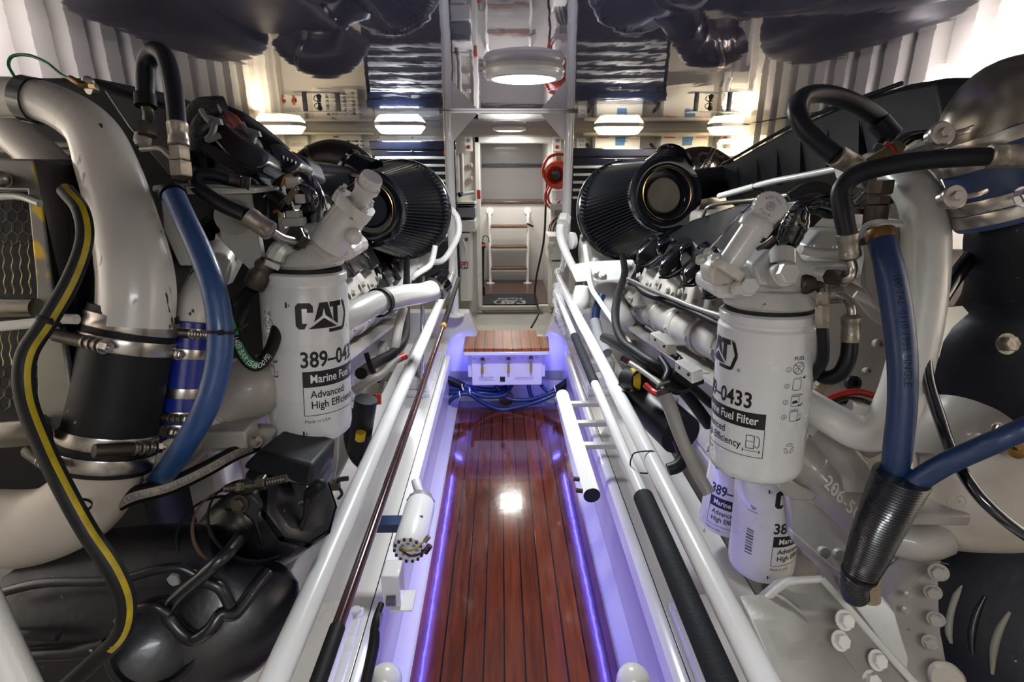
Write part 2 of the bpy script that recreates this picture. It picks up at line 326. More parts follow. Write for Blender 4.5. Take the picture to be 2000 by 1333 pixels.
# ================================================================ the room
YB = 4.85
struct(MB().bb(-2.0, 2.0, -1.0, YB+0.06, CEIL, CEIL+0.05), 'ceiling', 'ceiling')
fl = struct(MB().bb(-0.322, 0.322, -0.6, 3.17, -0.03, 0.0), 'floor', 'teakfloor')
struct(MB().bb(-1.95, 1.95, -1.0, 3.35, -0.09, -0.035), 'floor_1', 'hull')
struct(MB().bb(-1.95, 1.95, 3.35, 4.9, 0.12, 0.18), 'floor_2', 'greyfloor')
def sidewall(s, nm):
    mb = MB(); mb.bb(s*1.86 if s > 0 else -1.95, 1.95 if s > 0 else s*1.86, -1.0, YB, -0.09, CEIL)
    o = struct(mb, nm, 'wall_panel')
    mb = MB(); y = -0.9
    while y < YB-0.1:
        mb.prism([Vector((s*1.862, y, 0.3)), Vector((s*1.80, y+0.025, 0.3)), Vector((s*1.80, y+0.125, 0.3)), Vector((s*1.862, y+0.15, 0.3))], (0, 0, CEIL-0.305)); y += 0.2
    return struct(mb, 'trim_1' if s < 0 else 'trim_2', 'wall_panel')
sidewall(-1, 'wall_left'); sidewall(1, 'wall_right')
struct(MB().bb(-1.95, 1.95, -1.06, -1.0, -0.09, CEIL), 'wall_front', 'wall_panel')
# aft bulkhead with the doorway
dl, dr = PY(936, 400, YB).x, PY(1078, 400, YB).x; dt = PY(1000, 277, YB).z
mb = MB(); mb.bb(-1.95, dl, YB, YB+0.06, 0.0, CEIL); mb.bb(dr, 1.95, YB, YB+0.06, 0.0, CEIL); mb.bb(dl, dr, YB, YB+0.06, dt, CEIL); mb.bb(dl, dr, YB, YB+0.06, 0, 0.24)
struct(mb, 'wall_back', 'wall_panel')
mb = MB(); mb.bb(dl-0.03, dl+0.012, YB-0.035, YB+0.1, 0.18, dt+0.04); mb.bb(dr-0.012, dr+0.03, YB-0.035, YB+0.1, 0.18, dt+0.04); mb.bb(dl-0.03, dr+0.03, YB-0.035, YB+0.1, dt-0.012, dt+0.04)
struct(mb, 'trim_3', 'white', bev=0.006)
# passage beyond
YP = 5.98
mb = MB(); mb.bb(dl-0.08, dl-0.02, YB+0.06, 6.9, 0.2, CEIL+0.3); struct(mb, 'wall_passage_left', 'passage')
mb = MB(); mb.bb(dr+0.02, dr+0.08, YB+0.06, 6.9, 0.2, CEIL+0.3); struct(mb, 'wall_passage_right', 'passage')
mb = MB(); mb.bb(dl-0.02, dr+0.02, YP, YP+0.06, 0.2, 1.10); struct(mb, 'wall_passage_back', 'passage')
mb = MB(); mb.bb(dl-0.02, dr+0.02, YP+0.34, YP+0.40, 1.08, 1.46); struct(mb, 'wall_passage_riser', 'passagegrey')
mb = MB(); mb.bb(dl-0.02, dr+0.02, YP+0.62, YP+0.68, 1.5, 2.1); struct(mb, 'wall_passage_top', 'passage')
struct(MB().bb(dl-0.02, dr+0.02, YP-0.03, YP+0.34, 1.085, 1.115), 'trim_4', 'teaktread', bev=0.008)
struct(MB().bb(dl-0.02, dr+0.02, YP+0.30, YP+0.66, 1.462, 1.49), 'trim_5', 'plastic')
struct(MB().bb(dl-0.08, dr+0.08, YB+0.06, 6.9, 2.06, 2.1), 'ceiling_passage', 'passage')
struct(MB().bb(dl-0.02, dr+0.02, YB+0.06, YP, 0.2, 0.25), 'floor_passage', 'teaktread')
# transverse frame with a V-shaped opening behind the step
YF = 3.36
px = [(700, 612), (915, 612), (937, 662), (1062, 662), (1086, 615), (1290, 615)]
poly = [PY(x, y, YF) for x, y in px]; zt = poly[0].z
poly += [Vector((1.2, YF, zt)), Vector((1.2, YF, -0.03)), Vector((-1.2, YF, -0.03)), Vector((-1.2, YF, zt))]
poly = poly[0:0]+[Vector((-1.2, YF, zt))]+[Vector((p.x, YF, zt if i in (0, 1, 4, 5) else p.z)) for i, p in enumerate(poly[:6])]+[Vector((1.2, YF, zt)), Vector((1.2, YF, -0.03)), Vector((-1.2, YF, -0.03))]
struct(MB().prism(poly, (0, 0.10, 0)), 'wall_transverse_frame', 'shell', bev=0.008)
# walkway trough sides, gutters, engine beds
BT = 0.42
for s in (-1, 1):
    mb = MB(); mb.bb(*sorted((s*0.372, s*0.40)), -0.6, YF, -0.03, BT-0.035)
    mb.prism([Vector((s*0.322, -0.6, -0.012)), Vector((s*0.372, -0.6, -0.012)), Vector((s*0.372, -0.6, 0.06)), Vector((s*0.352, -0.6, 0.015))], (0, YF+0.6, 0))
    struct(mb, 'wall_walkway_left' if s < 0 else 'wall_walkway_right', 'shell')
    bed = MB(); bed.bb(*sorted((s*0.372, s*0.63)), -0.6, YF, BT-0.035, BT); bed.bb(*sorted((s*0.60, s*0.63)), -0.6, YF, -0.03, BT-0.034)
    struct(bed, 'trim_engine_bed', 'shell', bev=0.004)
    lip = MB(); lip.prism([Vector((s*0.371, -0.6, BT+0.003)), Vector((s*0.352, -0.6, BT+0.001)), Vector((s*0.340, -0.6, BT-0.008)), Vector((s*0.334, -0.6, BT-0.046)), Vector((s*0.339, -0.6, BT-0.046)), Vector((s*0.346, -0.6, BT-0.02)), Vector((s*0.371, -0.6, BT-0.012))], (0, YF+0.6-0.36, 0))
    lp = struct(lip, 'trim_bed_lip', 'rail'); struct(MB().bb(*sorted((s*.3712, s*.3742)), -.6, YF-.36, BT, BT+.0022), 'trim_seam', 'ink')
    led = MB(); led.bb(*sorted((s*0.346, s*0.356)), -0.5, 3.0, BT-0.036, BT-0.030)
    o = one(led, 'led_strip', 'led', 'blue led strip under the %s bed lip of the walkway' % ('left' if s < 0 else 'right'), 'light strip')
    for k in range(1):
        # outboard bilge slope
        struct(MB().prism([Vector((s*0.63, -0.8, -0.03)), Vector((s*1.86, -0.8, -0.03)), Vector((s*1.86, -0.8, 0.55))], (0, YF+0.8, 0)), 'wall_bilge_left' if s < 0 else 'wall_bilge_right', 'hull')
hx = [PZ(x, y, .0006) for x, y in ((946, 808), (988, 808), (990, 858), (943, 858))]
fl_ = Flat(); fl_.line([(p.x, p.y) for p in hx], .0035, True); mbh = MB(); mbh.add([Vector((a, b, .0008)) for a, b in fl_.v], fl_.f); struct(mbh, 'trim_8', 'ink', flat=True)
# ---------------------------------------------------------------- ceiling lamps
def round_lamp(x, y, r, lab, m='lens'):
    t = thing('ceiling_lamp', lab, 'lamp')
    MB().lathe((x, y, CEIL), (0, 0, -1), [(0, r*0.96), (0.010, r), (0.016, r), (0.020, r*0.985), (0.026, r*0.985), (0.034, r*0.93), (0.036, r*0.80), (0.034, r*0.79)], 56).build('trim_ring', 'rail', t)
    MB().lathe((x, y, CEIL-0.0345), (0, 0, -1), [(0, r*0.785), (0.004, r*0.7), (0.005, 0.01)], 40).build('lens', m, t)
round_lamp(PZ(1023, 152, CEIL-0.03).x, PZ(1023, 152, CEIL-0.03).y, 0.125, 'large round white ceiling lamp over the walkway')
q = PZ(995, 252, CEIL-0.02); round_lamp(q.x, q.y, 0.135, 'small round white ceiling lamp just before the ladder doorway', 'lensdim')
def lozenge(px, py, w, lab, m, grp=None):
    q = PZ(px, py, CEIL); t = thing('bulkhead_lamp', lab, 'lamp')
    mb = MB(); mb.rings([[Vector((q.x+sx*w/2*k, q.y+sy*0.11*k, CEIL-z)) for sx, sy in ((-1, -0.55), (-0.72, -1), (0.72, -1), (1, -0.55), (1, 0.55), (0.72, 1), (-0.72, 1), (-1, 0.55))] for k, z in ((0.97, 0.006), (1.0, 0.02), (0.82, 0.062), (0.78, 0.066))]); mb.build('lens', m, t)
    mb = MB(); mb.rings([[Vector((q.x+sx*w/2*k, q.y+sy*0.11*k, CEIL-z)) for sx, sy in ((-1, -0.55), (-0.72, -1), (0.72, -1), (1, -0.55), (1, 0.55), (0.72, 1), (-0.72, 1), (-1, 0.55))] for k, z in ((1.02, 0.0), (1.03, 0.012), (1.0, 0.014))]); mb.build('base', 'rail', t)
lozenge(782, 243, 0.36, 'bright white bulkhead lamp above the left tool chest', 'lens')
lozenge(545, 243, 0.36, 'warm bulkhead lamp above the red switch panel', 'lenswarm')
lozenge(1208, 245, 0.36, 'bulkhead lamp above the right tool chest', 'lenswarm')
lozenge(1432, 245, 0.36, 'warm bulkhead lamp over the white frame beside the right engine', 'lenswarm')
# reading-light style brackets hanging from the ceiling
def bracket(px, lab):
    q = PZ(px, 200, CEIL); t = thing('hanging_bracket', lab, 'bracket')
    MB().bb(q.x-0.118, q.x+0.118, q.y-0.03, q.y+0.03, CEIL-0.046, CEIL-0.042).build('plate', 'rail', t)
    for s in (-1, 1):
        MB().cyl((q.x+s*0.08, q.y, CEIL), (q.x+s*0.08, q.y, CEIL-0.042), 0.011).build('standoff', 'grey', t)
    MB().cyl((q.x-0.01, q.y, CEIL-0.002), (q.x-0.01, q.y, CEIL-0.02), 0.008).sphere((q.x-0.01, q.y, CEIL-0.026), 0.012).tube([(q.x-0.012, q.y, CEIL), (q.x-0.035, q.y, CEIL-0.012), (q.x-0.028, q.y, CEIL-0.028), (q.x-0.01, q.y, CEIL-0.03)], 0.002, 6).build('sensor', 'darksteel', t)
bracket(628, 'small plate on two standoffs under the ceiling, left side'); bracket(1392, 'small plate on two standoffs under the ceiling, right side')
# ---------------------------------------------------------------- posts, header, rails
YPO = 3.30
hz = CEIL
hp = PY(1000, 236, YPO)
t = thing('support_portal', 'white tube portal with corner gussets standing over the walkway end', 'frame')
xl, xr = PY(881, 400, YPO).x, PY(1107, 400, YPO).x
for x in (xl, xr):
    MB().cyl((x, YPO, zt), (x, YPO, CEIL-0.005), 0.027).build('post', 'rail', t)
    MB().lathe((x, YPO, zt-0.001), (0, 0, 1), [(0, 0.062), (0.006, 0.06), (0.01, 0.035), (0.02, 0.028)], 32).build('base_flange', 'rail', t)
MB().bb(xl-0.045, xr+0.045, YPO-0.03, YPO+0.03, CEIL-0.012, CEIL-0.001).build('header', 'chrome', t)
for x, s in ((xl, 1), (xr, -1)):
    MB().prism([Vector((x+s*0.02, YPO-0.004, CEIL-0.012)), Vector((x+s*0.165, YPO-0.004, CEIL-0.012)), Vector((x+s*0.02, YPO-0.004, CEIL-0.165))], (0, 0.008, 0)).build('gusset', 'rail', t)
RZ = 0.885
for s, x, lab in ((-1, xl, 'long white handrail along the left engine'), (1, xr, 'long white handrail along the right engine')):
    xr_ = -0.322 if s < 0 else 0.290
    t = thing('handrail', lab, 'handrail')
    r = 0.0192
    y1 = 3.02
    MB().tube([(x, YPO, RZ+0.08), (x*0.995, YPO-0.03, RZ+0.075), (xr_+(x-xr_)*0.5, y1+0.12, RZ+0.02), (xr_, y1, RZ), (xr_, 1.5, RZ), (xr_, 0.28, RZ)], r, 24, 8).build('tube', 'rail', t)
    MB().tube([(xr_, y1+0.005, RZ), (xr_, y1-0.006, RZ)], r*1.03, 24).build('joint_line', 'ink', t)
# ---------------------------------------------------------------- step and transfer panel
t = thing('boarding_step', 'varnished teak step with pale edge at the walkway end', 'step')
zs = 0.455
tp = [PZ(x, y, zs) for x, y in [(905, 681), (1073, 681), (1071, 657), (1050, 657), (1045, 645), (933, 645), (930, 657), (908, 657)]]
for a, b in ((0, 1), (2, 3), (6, 7), (4, 5)): m_ = (tp[a].y+tp[b].y)/2; tp[a].y = tp[b].y = m_
MB().prism([p-Vector((0, 0, 0.02)) for p in tp], (0, 0, 0.02)).build('teak_tread', 'teakstep', t, bev=0.004)
MB().prism([p*1.0-Vector((0, 0.006 if i < 2 else 0, 0.045)) for i, p in enumerate(tp)], (0, 0, 0.0245)).build('edge_moulding', 'rail', t, bev=0.006)
yp = 3.08; a, b = PY(921, 690, yp), PY(1058, 752, yp)
t = thing('transfer_valve_panel', 'white oil transfer panel with three yellow levers under the step', 'panel')
mb = MB(); mb.bb(a.x, b.x, yp, yp+0.012, b.z, a.z); mb.build('face_plate', 'panelface', t, bev=0.002)
MB().bb(a.x-0.025, b.x+0.02, yp+0.013, YF-0.001, b.z+0.05, a.z+0.01).build('housing', 'shell', t)
for i, (x, y) in enumerate(((942, 702), (993, 701), (1037, 699))):
    q = PY(x, y, yp)
    MB().lathe(q, (0, -1, 0), [(0, 0.012), (0.012, 0.012), (0.013, 0.006), (0.02, 0.006)], 20).build('valve_stem', 'darksteel', t)
    MB().bb(q.x-0.006, q.x+0.006, yp-0.022, yp-0.018, q.z-0.085, q.z+0.004).build('lever', 'steel', t, bev=0.002)
    MB().tube([(q.x, yp-0.021, q.z-0.038), (q.x, yp-0.021, q.z-0.086)], 0.0078, 10).build('lever_grip', 'ochre', t)
art = Flat(); fn = planefn((a.x, yp-0.0012, a.z), (1, 0, 0), (0, 0, 1)); Wp = b.x-a.x
art.text('OIL TRANSFER SYSTEM', Wp/2, -0.017, 0.017, align='CENTER')
for i, (x, y) in enumerate(((942, 702), (993, 701), (1037, 699))):
    q = PY(x, y, yp); u = q.x-a.x; w = q.z-a.z
    art.text('PORT', u-0.062, w, 0.009); art.text('STBD' if i == 0 else 'GEN', u+0.028, w, 0.009); art.text('FILL', u, w+0.024, 0.009, align='CENTER')
    art.text('Transfer', u, w-0.034, 0.011, align='CENTER') if i == 0 else art.text('DRAIN', u, w-0.032, 0.009, align='CENTER')
    art.text('1   2', u, w-0.062, 0.009, align='CENTER')
art.text('NOTICE OIL TRANSFER', 0.04, a.z*0-0.162, 0.009); art.text('VALVES ARE ALL ON', 0.04, -0.172, 0.009); art.text('IN NORMAL POSITION', 0.045, -0.182, 0.009)
art.text('RETURN LINE MUST BE CLOSED', Wp-0.165, -0.165, 0.008); art.text('POSITION WHEN NOT IN USE', Wp-0.165, -0.176, 0.008)
art.build('lettering', 'blueink', t, fn)
MB().bb(a.x+Wp*0.40, a.x+Wp*0.47, yp-0.008, yp, a.z-0.186, a.z-0.155).build('rocker_switch', 'plastic', t, bev=0.002)
# ================================================================ reusable fittings
from mathutils.geometry import tessellate_polygon
def flat_dice(self, maxlen):
    out = []; 
    for f in self.f:
        pts = [Vector((self.v[i][0], self.v[i][1], 0)) for i in f]
        tris = [tuple(pts[i] for i in t) for t in tessellate_polygon([pts])] if len(pts) > 3 else [tuple(pts)]
        st = list(tris)
        while st:
            t = st.pop(); e = [(t[i]-t[(i+1) % 3]).length for i in range(3)]; k = e.index(max(e))
            if e[k] > maxlen and abs((t[k]-t[(k+1) % 3]).x) > maxlen*0.4:
                m = (t[k]+t[(k+1) % 3])/2; a, b, c = t[k], t[(k+1) % 3], t[(k+2) % 3]; st += [(a, m, c), (m, b, c)]
            else: out.append(t)
    self.v = []; self.f = []
    for t in out:
        b = len(self.v); self.v += [(p.x, p.y) for p in t]; self.f.append((b, b+1, b+2))
    return self
Flat.dice = flat_dice
def dirto(a, b): return (Vector(b)-Vector(a)).normalized()
def hose(name, lab, m, l, cat='hose', group=None, seg=16, sub=8, parent=None, corr=0, pitch=0.006, label=None):
    pts, rs = path(l); mb = MB().tube(pts, rs, seg, sub, corr=corr, pitch=pitch)
    if parent is not None: return mb.build(name, m, parent, label=label)
    t = thing(name, lab, cat, group); mb.build('tube', m, t); t['_'] = 0; del t['_']; return t
def ferrule(t, p0, p1, r, m='zinc', nut=None, stem=True):
    """crimped collar from p0 to p1, then (optionally) a hex nut beyond p1"""
    p0, p1 = Vector(p0), Vector(p1); a = dirto(p0, p1); L = (p1-p0).length
    MB().lathe(p0, a, [(0, r*0.9), (L*0.04, r*1.06), (L*0.3, r*1.06), (L*0.34, r), (L*0.7, r), (L*0.74, r*1.05), (L*0.92, r*1.05), (L, r*0.8), (L*1.04, r*0.62)], 20).build('crimp_collar', m, t)
    if nut:
        q = p1+a*L*0.03
        MB().hexa(q, a, r*1.1, nut*0.45).hexa(q+a*nut*0.5, a, r*1.18, nut*0.5).build('hex_nut', m, t)
def stripe_on(mb, ang, w, off, k0=0, k1=None):
    """ribbon lying on the last tube of mb; ang(i,frac)->angle measured from 'toward camera'"""
    P2, R2 = mb.frames; n = len(P2); k1 = k1 or n; out = MB(); rows = []
    for i in range(k0, k1):
        t = (P2[min(i+1, n-1)]-P2[max(i-1, 0)]).normalized(); c = (CAMP-P2[i]); c = (c-t*c.dot(t)).normalized(); s = t.cross(c)
        a0 = ang(i/(n-1)); h = w/2/R2[i]
        rows.append([P2[i]+(c*math.cos(a0+x)+s*math.sin(a0+x))*(R2[i]+off) for x in (-h, -h/2, 0, h/2, h)])
    return out.rings(rows, cap=False, close=False)
def text_on(mb, txt, size, a0, start, side=1, m='ink', parent=None, off=0.0006, sx=1.0, bold=0.0, name='lettering'):
    P2, R2 = mb.frames; L = [0]
    for p, q in zip(P2, P2[1:]): L.append(L[-1]+(q-p).length)
    fr = []; n = len(P2)
    for i in range(n):
        t = (P2[min(i+1, n-1)]-P2[max(i-1, 0)]).normalized(); c = (CAMP-P2[i]); c = (c-t*c.dot(t)).normalized(); fr.append((t, c, t.cross(c)))
    def fn(a, b):
        d = start*L[-1]+a*side; d = max(0, min(L[-1]-1e-6, d)); k = 0
        while k < n-2 and L[k+1] < d: k += 1
        w = (d-L[k])/max(1e-9, L[k+1]-L[k]); p = P2[k].lerp(P2[k+1], w); c = fr[k][1].lerp(fr[k+1][1], w); s = fr[k][2].lerp(fr[k+1][2], w); r = R2[k]*(1-w)+R2[k+1]*w+off
        an = a0-side*(b/r); return p+(c*math.cos(an)+s*math.sin(an))*r
    Flat().text(txt, 0, -size*0.35, size, sx, bold).dice(0.012).build(name, m, parent, fn)
def band(t, c, axis, r, w, boltdir=None, m='steel', side=1, label=None, bolt=True, lug=1.0):
    c = Vector(c); a = Vector(axis).normalized(); c0 = c-a*w/2
    b = MB().lathe(c0, a, [(0, r), (0, r*1.022), (w*0.08, r*1.032), (w*0.92, r*1.032), (w, r*1.022), (w, r)], 48, cap=False).build('clamp_band', m, t)
    if boltdir is not None and bolt:
        d = Vector(boltdir); d = (d-a*d.dot(a)).normalized(); tan = a.cross(d)*side
        o = c+d*(r*1.03+w*0.42*lug)
        rr = w*0.34*lug
        mb = MB().cyl(o-tan*w*1.9*lug, o+tan*w*0.1*lug, rr*1.15)
        mb.build('trunnion', 'darksteel', b)
        mb = MB(); q = o+tan*w*0.1*lug
        for k in range(6): mb.tube([q+tan*(k*rr*0.62), q+tan*(k*rr*0.62+rr*0.38)], rr*(1.22 if k % 2 == 0 else 0.95), 16)
        mb.build('spring', 'zinc', b)
        mb = MB(); q = q+tan*rr*3.7; mb.cyl(q, q+tan*rr*0.15, rr*1.35); mb.hexa(q+tan*rr*0.15, tan, rr*1.05, rr*1.0); mb.cyl(q+tan*rr*1.1, q+tan*rr*1.6, rr*0.5); mb.build('tee_bolt', 'steel', b)
    return b
def logo_cat(fl, x, y, w):
    def tr(l): return [(x+a*w, y+b*w) for a, b in l]
    fl.poly(tr([(0.05, 0), (0, .06), (0, .40), (.05, .46), (.24, .46), (.29, .40), (.29, .29), (.19, .29), (.19, .36), (.105, .36), (.105, .10), (.19, .10), (.14, 0)]))
    fl.poly(tr([(.30, .12), (.40, .46), (.475, .46), (.475, .36), (.445, .225)])); fl.poly(tr([(.65, .12), (.55, .46), (.475, .46), (.475, .36), (.505, .225)]))
    fl.poly(tr([(.20, 0), (.475, .185), (.475, 0)])); fl.poly(tr([(.475, 0), (.475, .185), (.735, 0)]))
    fl.poly(tr([(.585, .46), (.835, .46), (.835, .365), (.755, .365), (.755, .04), (.655, .115), (.655, .365), (.585, .365)]))
    fl.line(tr([(.865, .43), (.90, .43), (.975, .20), (.885, -.055), (.56, -.055)]), 0.065*w)
    fl.text('®', x+w*1.0, y-w*0.08, w*0.09)
def canister(t, T, Bt, r, kind, a_logo, a_icon=None, a_aux=None, s=1.0):
    """spin-on filter from top centre T to bottom centre Bt"""
    ax = dirto(T, Bt); H = (Bt-T).length
    can = MB().lathe(T, ax, [(0, r*0.90), (0.002, r*0.965), (H*0.012, r*0.985), (H*0.05, r*0.985), (H*0.06, r*0.955), (H*0.075, r*0.955), (H*0.09, r), (H*0.5, r), (H*0.93, r), (H*0.965, r*0.975), (H*0.985, r*0.9), (H*0.997, r*0.75), (H, r*0.6), (H, 0.002)], 72, cap=False).build('canister', 'filterwhite', t)
    MB().lathe(T-ax*0.004, ax, [(0, r*0.88), (0.005, r*0.90)], 48).build('gasket', 'rubber', t)
    c = (CAMP-T); c = (c-ax*c.dot(ax)).normalized(); rt = c.cross(ax); rt = rt if rt.dot(CM @ Vector((1, 0, 0))) > 0 else -rt
    def fn(a, b): return T-ax*b+(c*math.cos(a/r)+rt*math.sin(a/r))*(r+0.00045)
    g = lambda deg: R(deg)*r
    ink = Flat(); wh = Flat(); x = g(a_logo); lw = 0.098*s
    logo_cat(ink, x, -0.092*s, lw)
    ink.text('389–0433', x+0.003*s, -0.160*s, 0.0395*s, 0.80, 0.022)
    bx0, bx1 = x+0.006*s, x+0.152*s
    ink.rect(bx0, -0.197*s, bx1, -0.168*s, 40)
    wh.text('Marine %s Filter' % kind, bx0+0.012*s, -0.189*s, 0.0215*s, 0.80, 0.016)
    ink.line([(bx0+0.0004, -0.197*s), (bx0+0.0004, -0.250*s), (bx1, -0.250*s), (bx1, -0.197*s)], 0.0012*s)
    ink.text('Advanced', bx0+0.012*s, -0.217*s, 0.0195*s, 0.85, 0.014); ink.text('High Efficiency', bx0+0.012*s, -0.237*s, 0.0195*s, 0.85, 0.014)
    # fuel-pump pictogram
    px_, py_ = bx0+0.118*s, -0.240*s
    ink.line([(px_, py_+.006*s), (px_, py_+.030*s), (px_+.013*s, py_+.030*s), (px_+.013*s, py_+.006*s)], .0013*s, True); ink.line([(px_, py_+.019*s), (px_+.013*s, py_+.019*s)], .001*s)
    ink.line([(px_+.013*s, py_+.012*s), (px_+.018*s, py_+.008*s), (px_+.021*s, py_+.012*s), (px_+.021*s, py_+.026*s), (px_+.016*s, py_+.031*s)], .0013*s)
    ink.line([(px_-.005*s, py_+.001*s), (px_+.022*s, py_+.001*s)], .001*s); ink.line([(px_-.005*s, py_-.002*s), (px_-.005*s, py_+.004*s)], .0015*s); ink.line([(px_+.022*s, py_-.002*s), (px_+.022*s, py_+.004*s)], .0015*s)
    ink.text('Made in USA', bx0, -0.264*s, 0.0085*s)
    for yy in (-0.052, -0.285): ink.rect(x-0.002+(0.004 if yy < -.1 else -0.014), (yy-0.004)*s, x+0.001+(0.004 if yy < -.1 else -0.014), (yy+0.006)*s); ink.text('4', x+0.002+(0.004 if yy < -.1 else -0.014), (yy-0.002)*s, 0.008*s)
    if a_icon is not None:
        x = g(a_icon); ink.text('FUEL', x, -0.072*s, 0.0095*s, 1.0, 0.012, 'CENTER')
        for k, yy in enumerate((-0.086, -0.115, -0.144, -0.171)):
            ink.circ(x-0.018*s, (yy-0.001)*s, 0.0042*s, 0.0007*s); ink.text(str(k+1), x-0.018*s, (yy-0.0035)*s, 0.007*s, align='CENTER')
            if k == 0:
                ink.circ(x, yy*s, 0.0105*s, 0.0011*s); ink.line([(x-.007*s, (yy+.007)*s), (x+.007*s, (yy-.007)*s)], .0011*s)
                ink.line([(x-.007*s, (yy-.006)*s), (x-.007*s, yy*s), (x-.001*s, yy*s), (x-.001*s, (yy-.006)*s)], .0007*s, True); ink.line([(x+.0, (yy+.004)*s), (x+.004*s, (yy+.008)*s), (x+.007*s, (yy+.004)*s), (x+.003*s, (yy+.001)*s)], .0007*s, True)
            else:
                ink.line([(x-.008*s, (yy+.008)*s), (x-.008*s, (yy-.008)*s), (x-.004*s, (yy-.010)*s), (x+.004*s, (yy-.010)*s), (x+.008*s, (yy-.008)*s), (x+.008*s, (yy+.008)*s)], .0009*s, k > 1)
                for h in range(5): ink.line([(x+(-.008+.0032*h)*s, (yy+.009)*s), (x+(-.0055+.0032*h)*s, (yy+.0125)*s)], .0008*s)
                if k == 1: ink.poly([(x+.009*s, (yy+.010)*s), (x+.017*s, (yy+.015)*s), (x+.017*s, (yy+.009)*s)])
                else: ink.line([(x+.007*s, (yy-.010)*s), (x+.014*s, (yy-.009)*s), (x+.016*s, (yy-.006)*s)], .0022*s)
                if k == 2: ink.poly([(x-.006*s, (yy-.005)*s), (x+.006*s, (yy-.004)*s), (x+.003*s, (yy+.001)*s), (x-.005*s, (yy+.000)*s)]); ink.line([(x+.008*s, (yy+.010)*s), (x+.015*s, (yy+.010)*s)], .0015*s)
                if k == 3: ink.text('+1', x+.010*s, (yy-.003)*s, .007*s)
        cx, cy = x-0.002, -0.232*s
        for k in range(3):
            a = R(90+120*k); pts = [(cx+0.010*s*math.cos(a+R(q)), cy+0.010*s*math.sin(a+R(q))) for q in (-42, 0, 42)]; pin = [(cx+0.0055*s*math.cos(a+R(q)), cy+0.0055*s*math.sin(a+R(q))) for q in (-42, 0, 42)]
            ink.line(pts, .0008*s); ink.line(pin, .0008*s); ink.line([pts[0], pin[0]], .0008*s); ink.line([pts[2], pin[2]], .0008*s)
    if a_aux is not None:
        x = g(a_aux); yy = -0.165*s
        for k in range(26): 
            if k % 3 != 2: ink.rect(x-0.0085*s, yy-k*0.0027*s, x+0.0085*s, yy-k*0.0027*s+(0.0019 if k % 4 else 0.0008)*s, 3)
        yy = -0.108*s; ink.line([(x-.006*s, yy+.008*s), (x-.004*s, yy+.008*s), (x-.001*s, yy), (x+.006*s, yy)], .0012*s); ink.line([(x-.003*s, yy+.006*s), (x+.007*s, yy+.006*s), (x+.006*s, yy+.002*s), (x-.001*s, yy+.002*s)], .0012*s, True); ink.rect(x-.011*s, yy-.008*s, x+.013*s, yy-.0065*s, 3)
    ink.dice(0.006).build('printed_label', 'ink', can, fn)
    T2 = T; r2 = r
    wh.dice(0.006).build('label_lettering', 'whiteink', can, lambda a, b: T2-ax*b+(c*math.cos(a/r2)+rt*math.sin(a/r2))*(r2+0.0008))
    return can
def pleated(t, Pb, Pf, rb, rf, n=76):
    """cone of pleats from back centre Pb (radius rb) to front centre Pf (radius rf)"""
    a = dirto(Pb, Pf); L = (Pf-Pb).length; u, v, _ = frame(a); rings = []
    for k, (tt, dp) in enumerate(((0.0, .0), (0.03, .075), (0.35, .08), (0.97, .09), (1.0, 0))):
        r = rb+(rf-rb)*tt
        rings.append([Pb+a*L*tt+(u*math.cos(w)+v*math.sin(w))*(r*(1-(dp if j % 2 else 0))) for j in range(2*n) for w in [2*math.pi*j/(2*n)]])
    m = MB().rings(rings); o = m.build('pleated_element', 'gloss2', t, flat=True); return a, u, v
dm('gloss2', '10131c', 0.30, coat=0.5, var=0.15, scale=30)
def knob(mb_parent, p, axis, r, h, m='filterwhite', teeth=26, name='knob'):
    u, v, a = frame(Vector(axis)); rg = []
    for tt, k, g in ((0, 1.0, .93), (0.65, 1.0, .93), (0.8, .97, .95), (1.0, .90, .90)):
        rg.append([Vector(p)+a*h*tt+(u*math.cos(w)+v*math.sin(w))*(r*(k if (j//2) % 2 else g)) for j in range(4*teeth) for w in [2*math.pi*j/(4*teeth)]])
    return MB().rings(rg).build(name, m, mb_parent)
# ================================================================ left engine
# ---- white coolant pipe with rubber coupling
t = thing('coolant_pipe', 'thick white chipped coolant pipe curving down from the top left corner', 'pipe')
l = [(-60, 190, .78, 37), (40, 192, .78, 38), (110, 208, .78, 40), (178, 255, .78, 46), (212, 330, .78, 54), (240, 420, .78, 58), (262, 510, .78, 64), (268, 570, .78, 66), (264, 640, .78, 66)]
pts, rs = path(l); MB().tube(pts, rs, 36, 8).build('pipe', 'chipped', t)
a = dirto(P(40, 192, .78), P(110, 208, .78)); c = P(62, 196, .78)
MB().lathe(c-a*0.008, a, [(0, S(40, .78)), (0, S(44, .78)), (.018, S(44, .78)), (.018, S(40, .78))], 40, cap=False).build('rubber_band', 'gloss', t, label='glossy black band around the pipe')
t = thing('rubber_coupling', 'wide black rubber coupling with four steel clamps below the white pipe', 'coupling')
c0, c1 = P(264, 604, .79), P(200, 912, .79); ax = dirto(c0, c1); Lc = (c1-c0).length
MB().lathe(c0, ax, [(0, S(70, .78)), (.001, S(76, .78)), (Lc*.04, S(77, .78)), (Lc*.25, S(78, .78)), (Lc*.55, S(80, .78)), (Lc*.8, S(82, .78)), (Lc*.97, S(84, .78)), (Lc, S(84, .78)), (Lc, S(75, .78))], 48).build('sleeve', 'rubber', t)
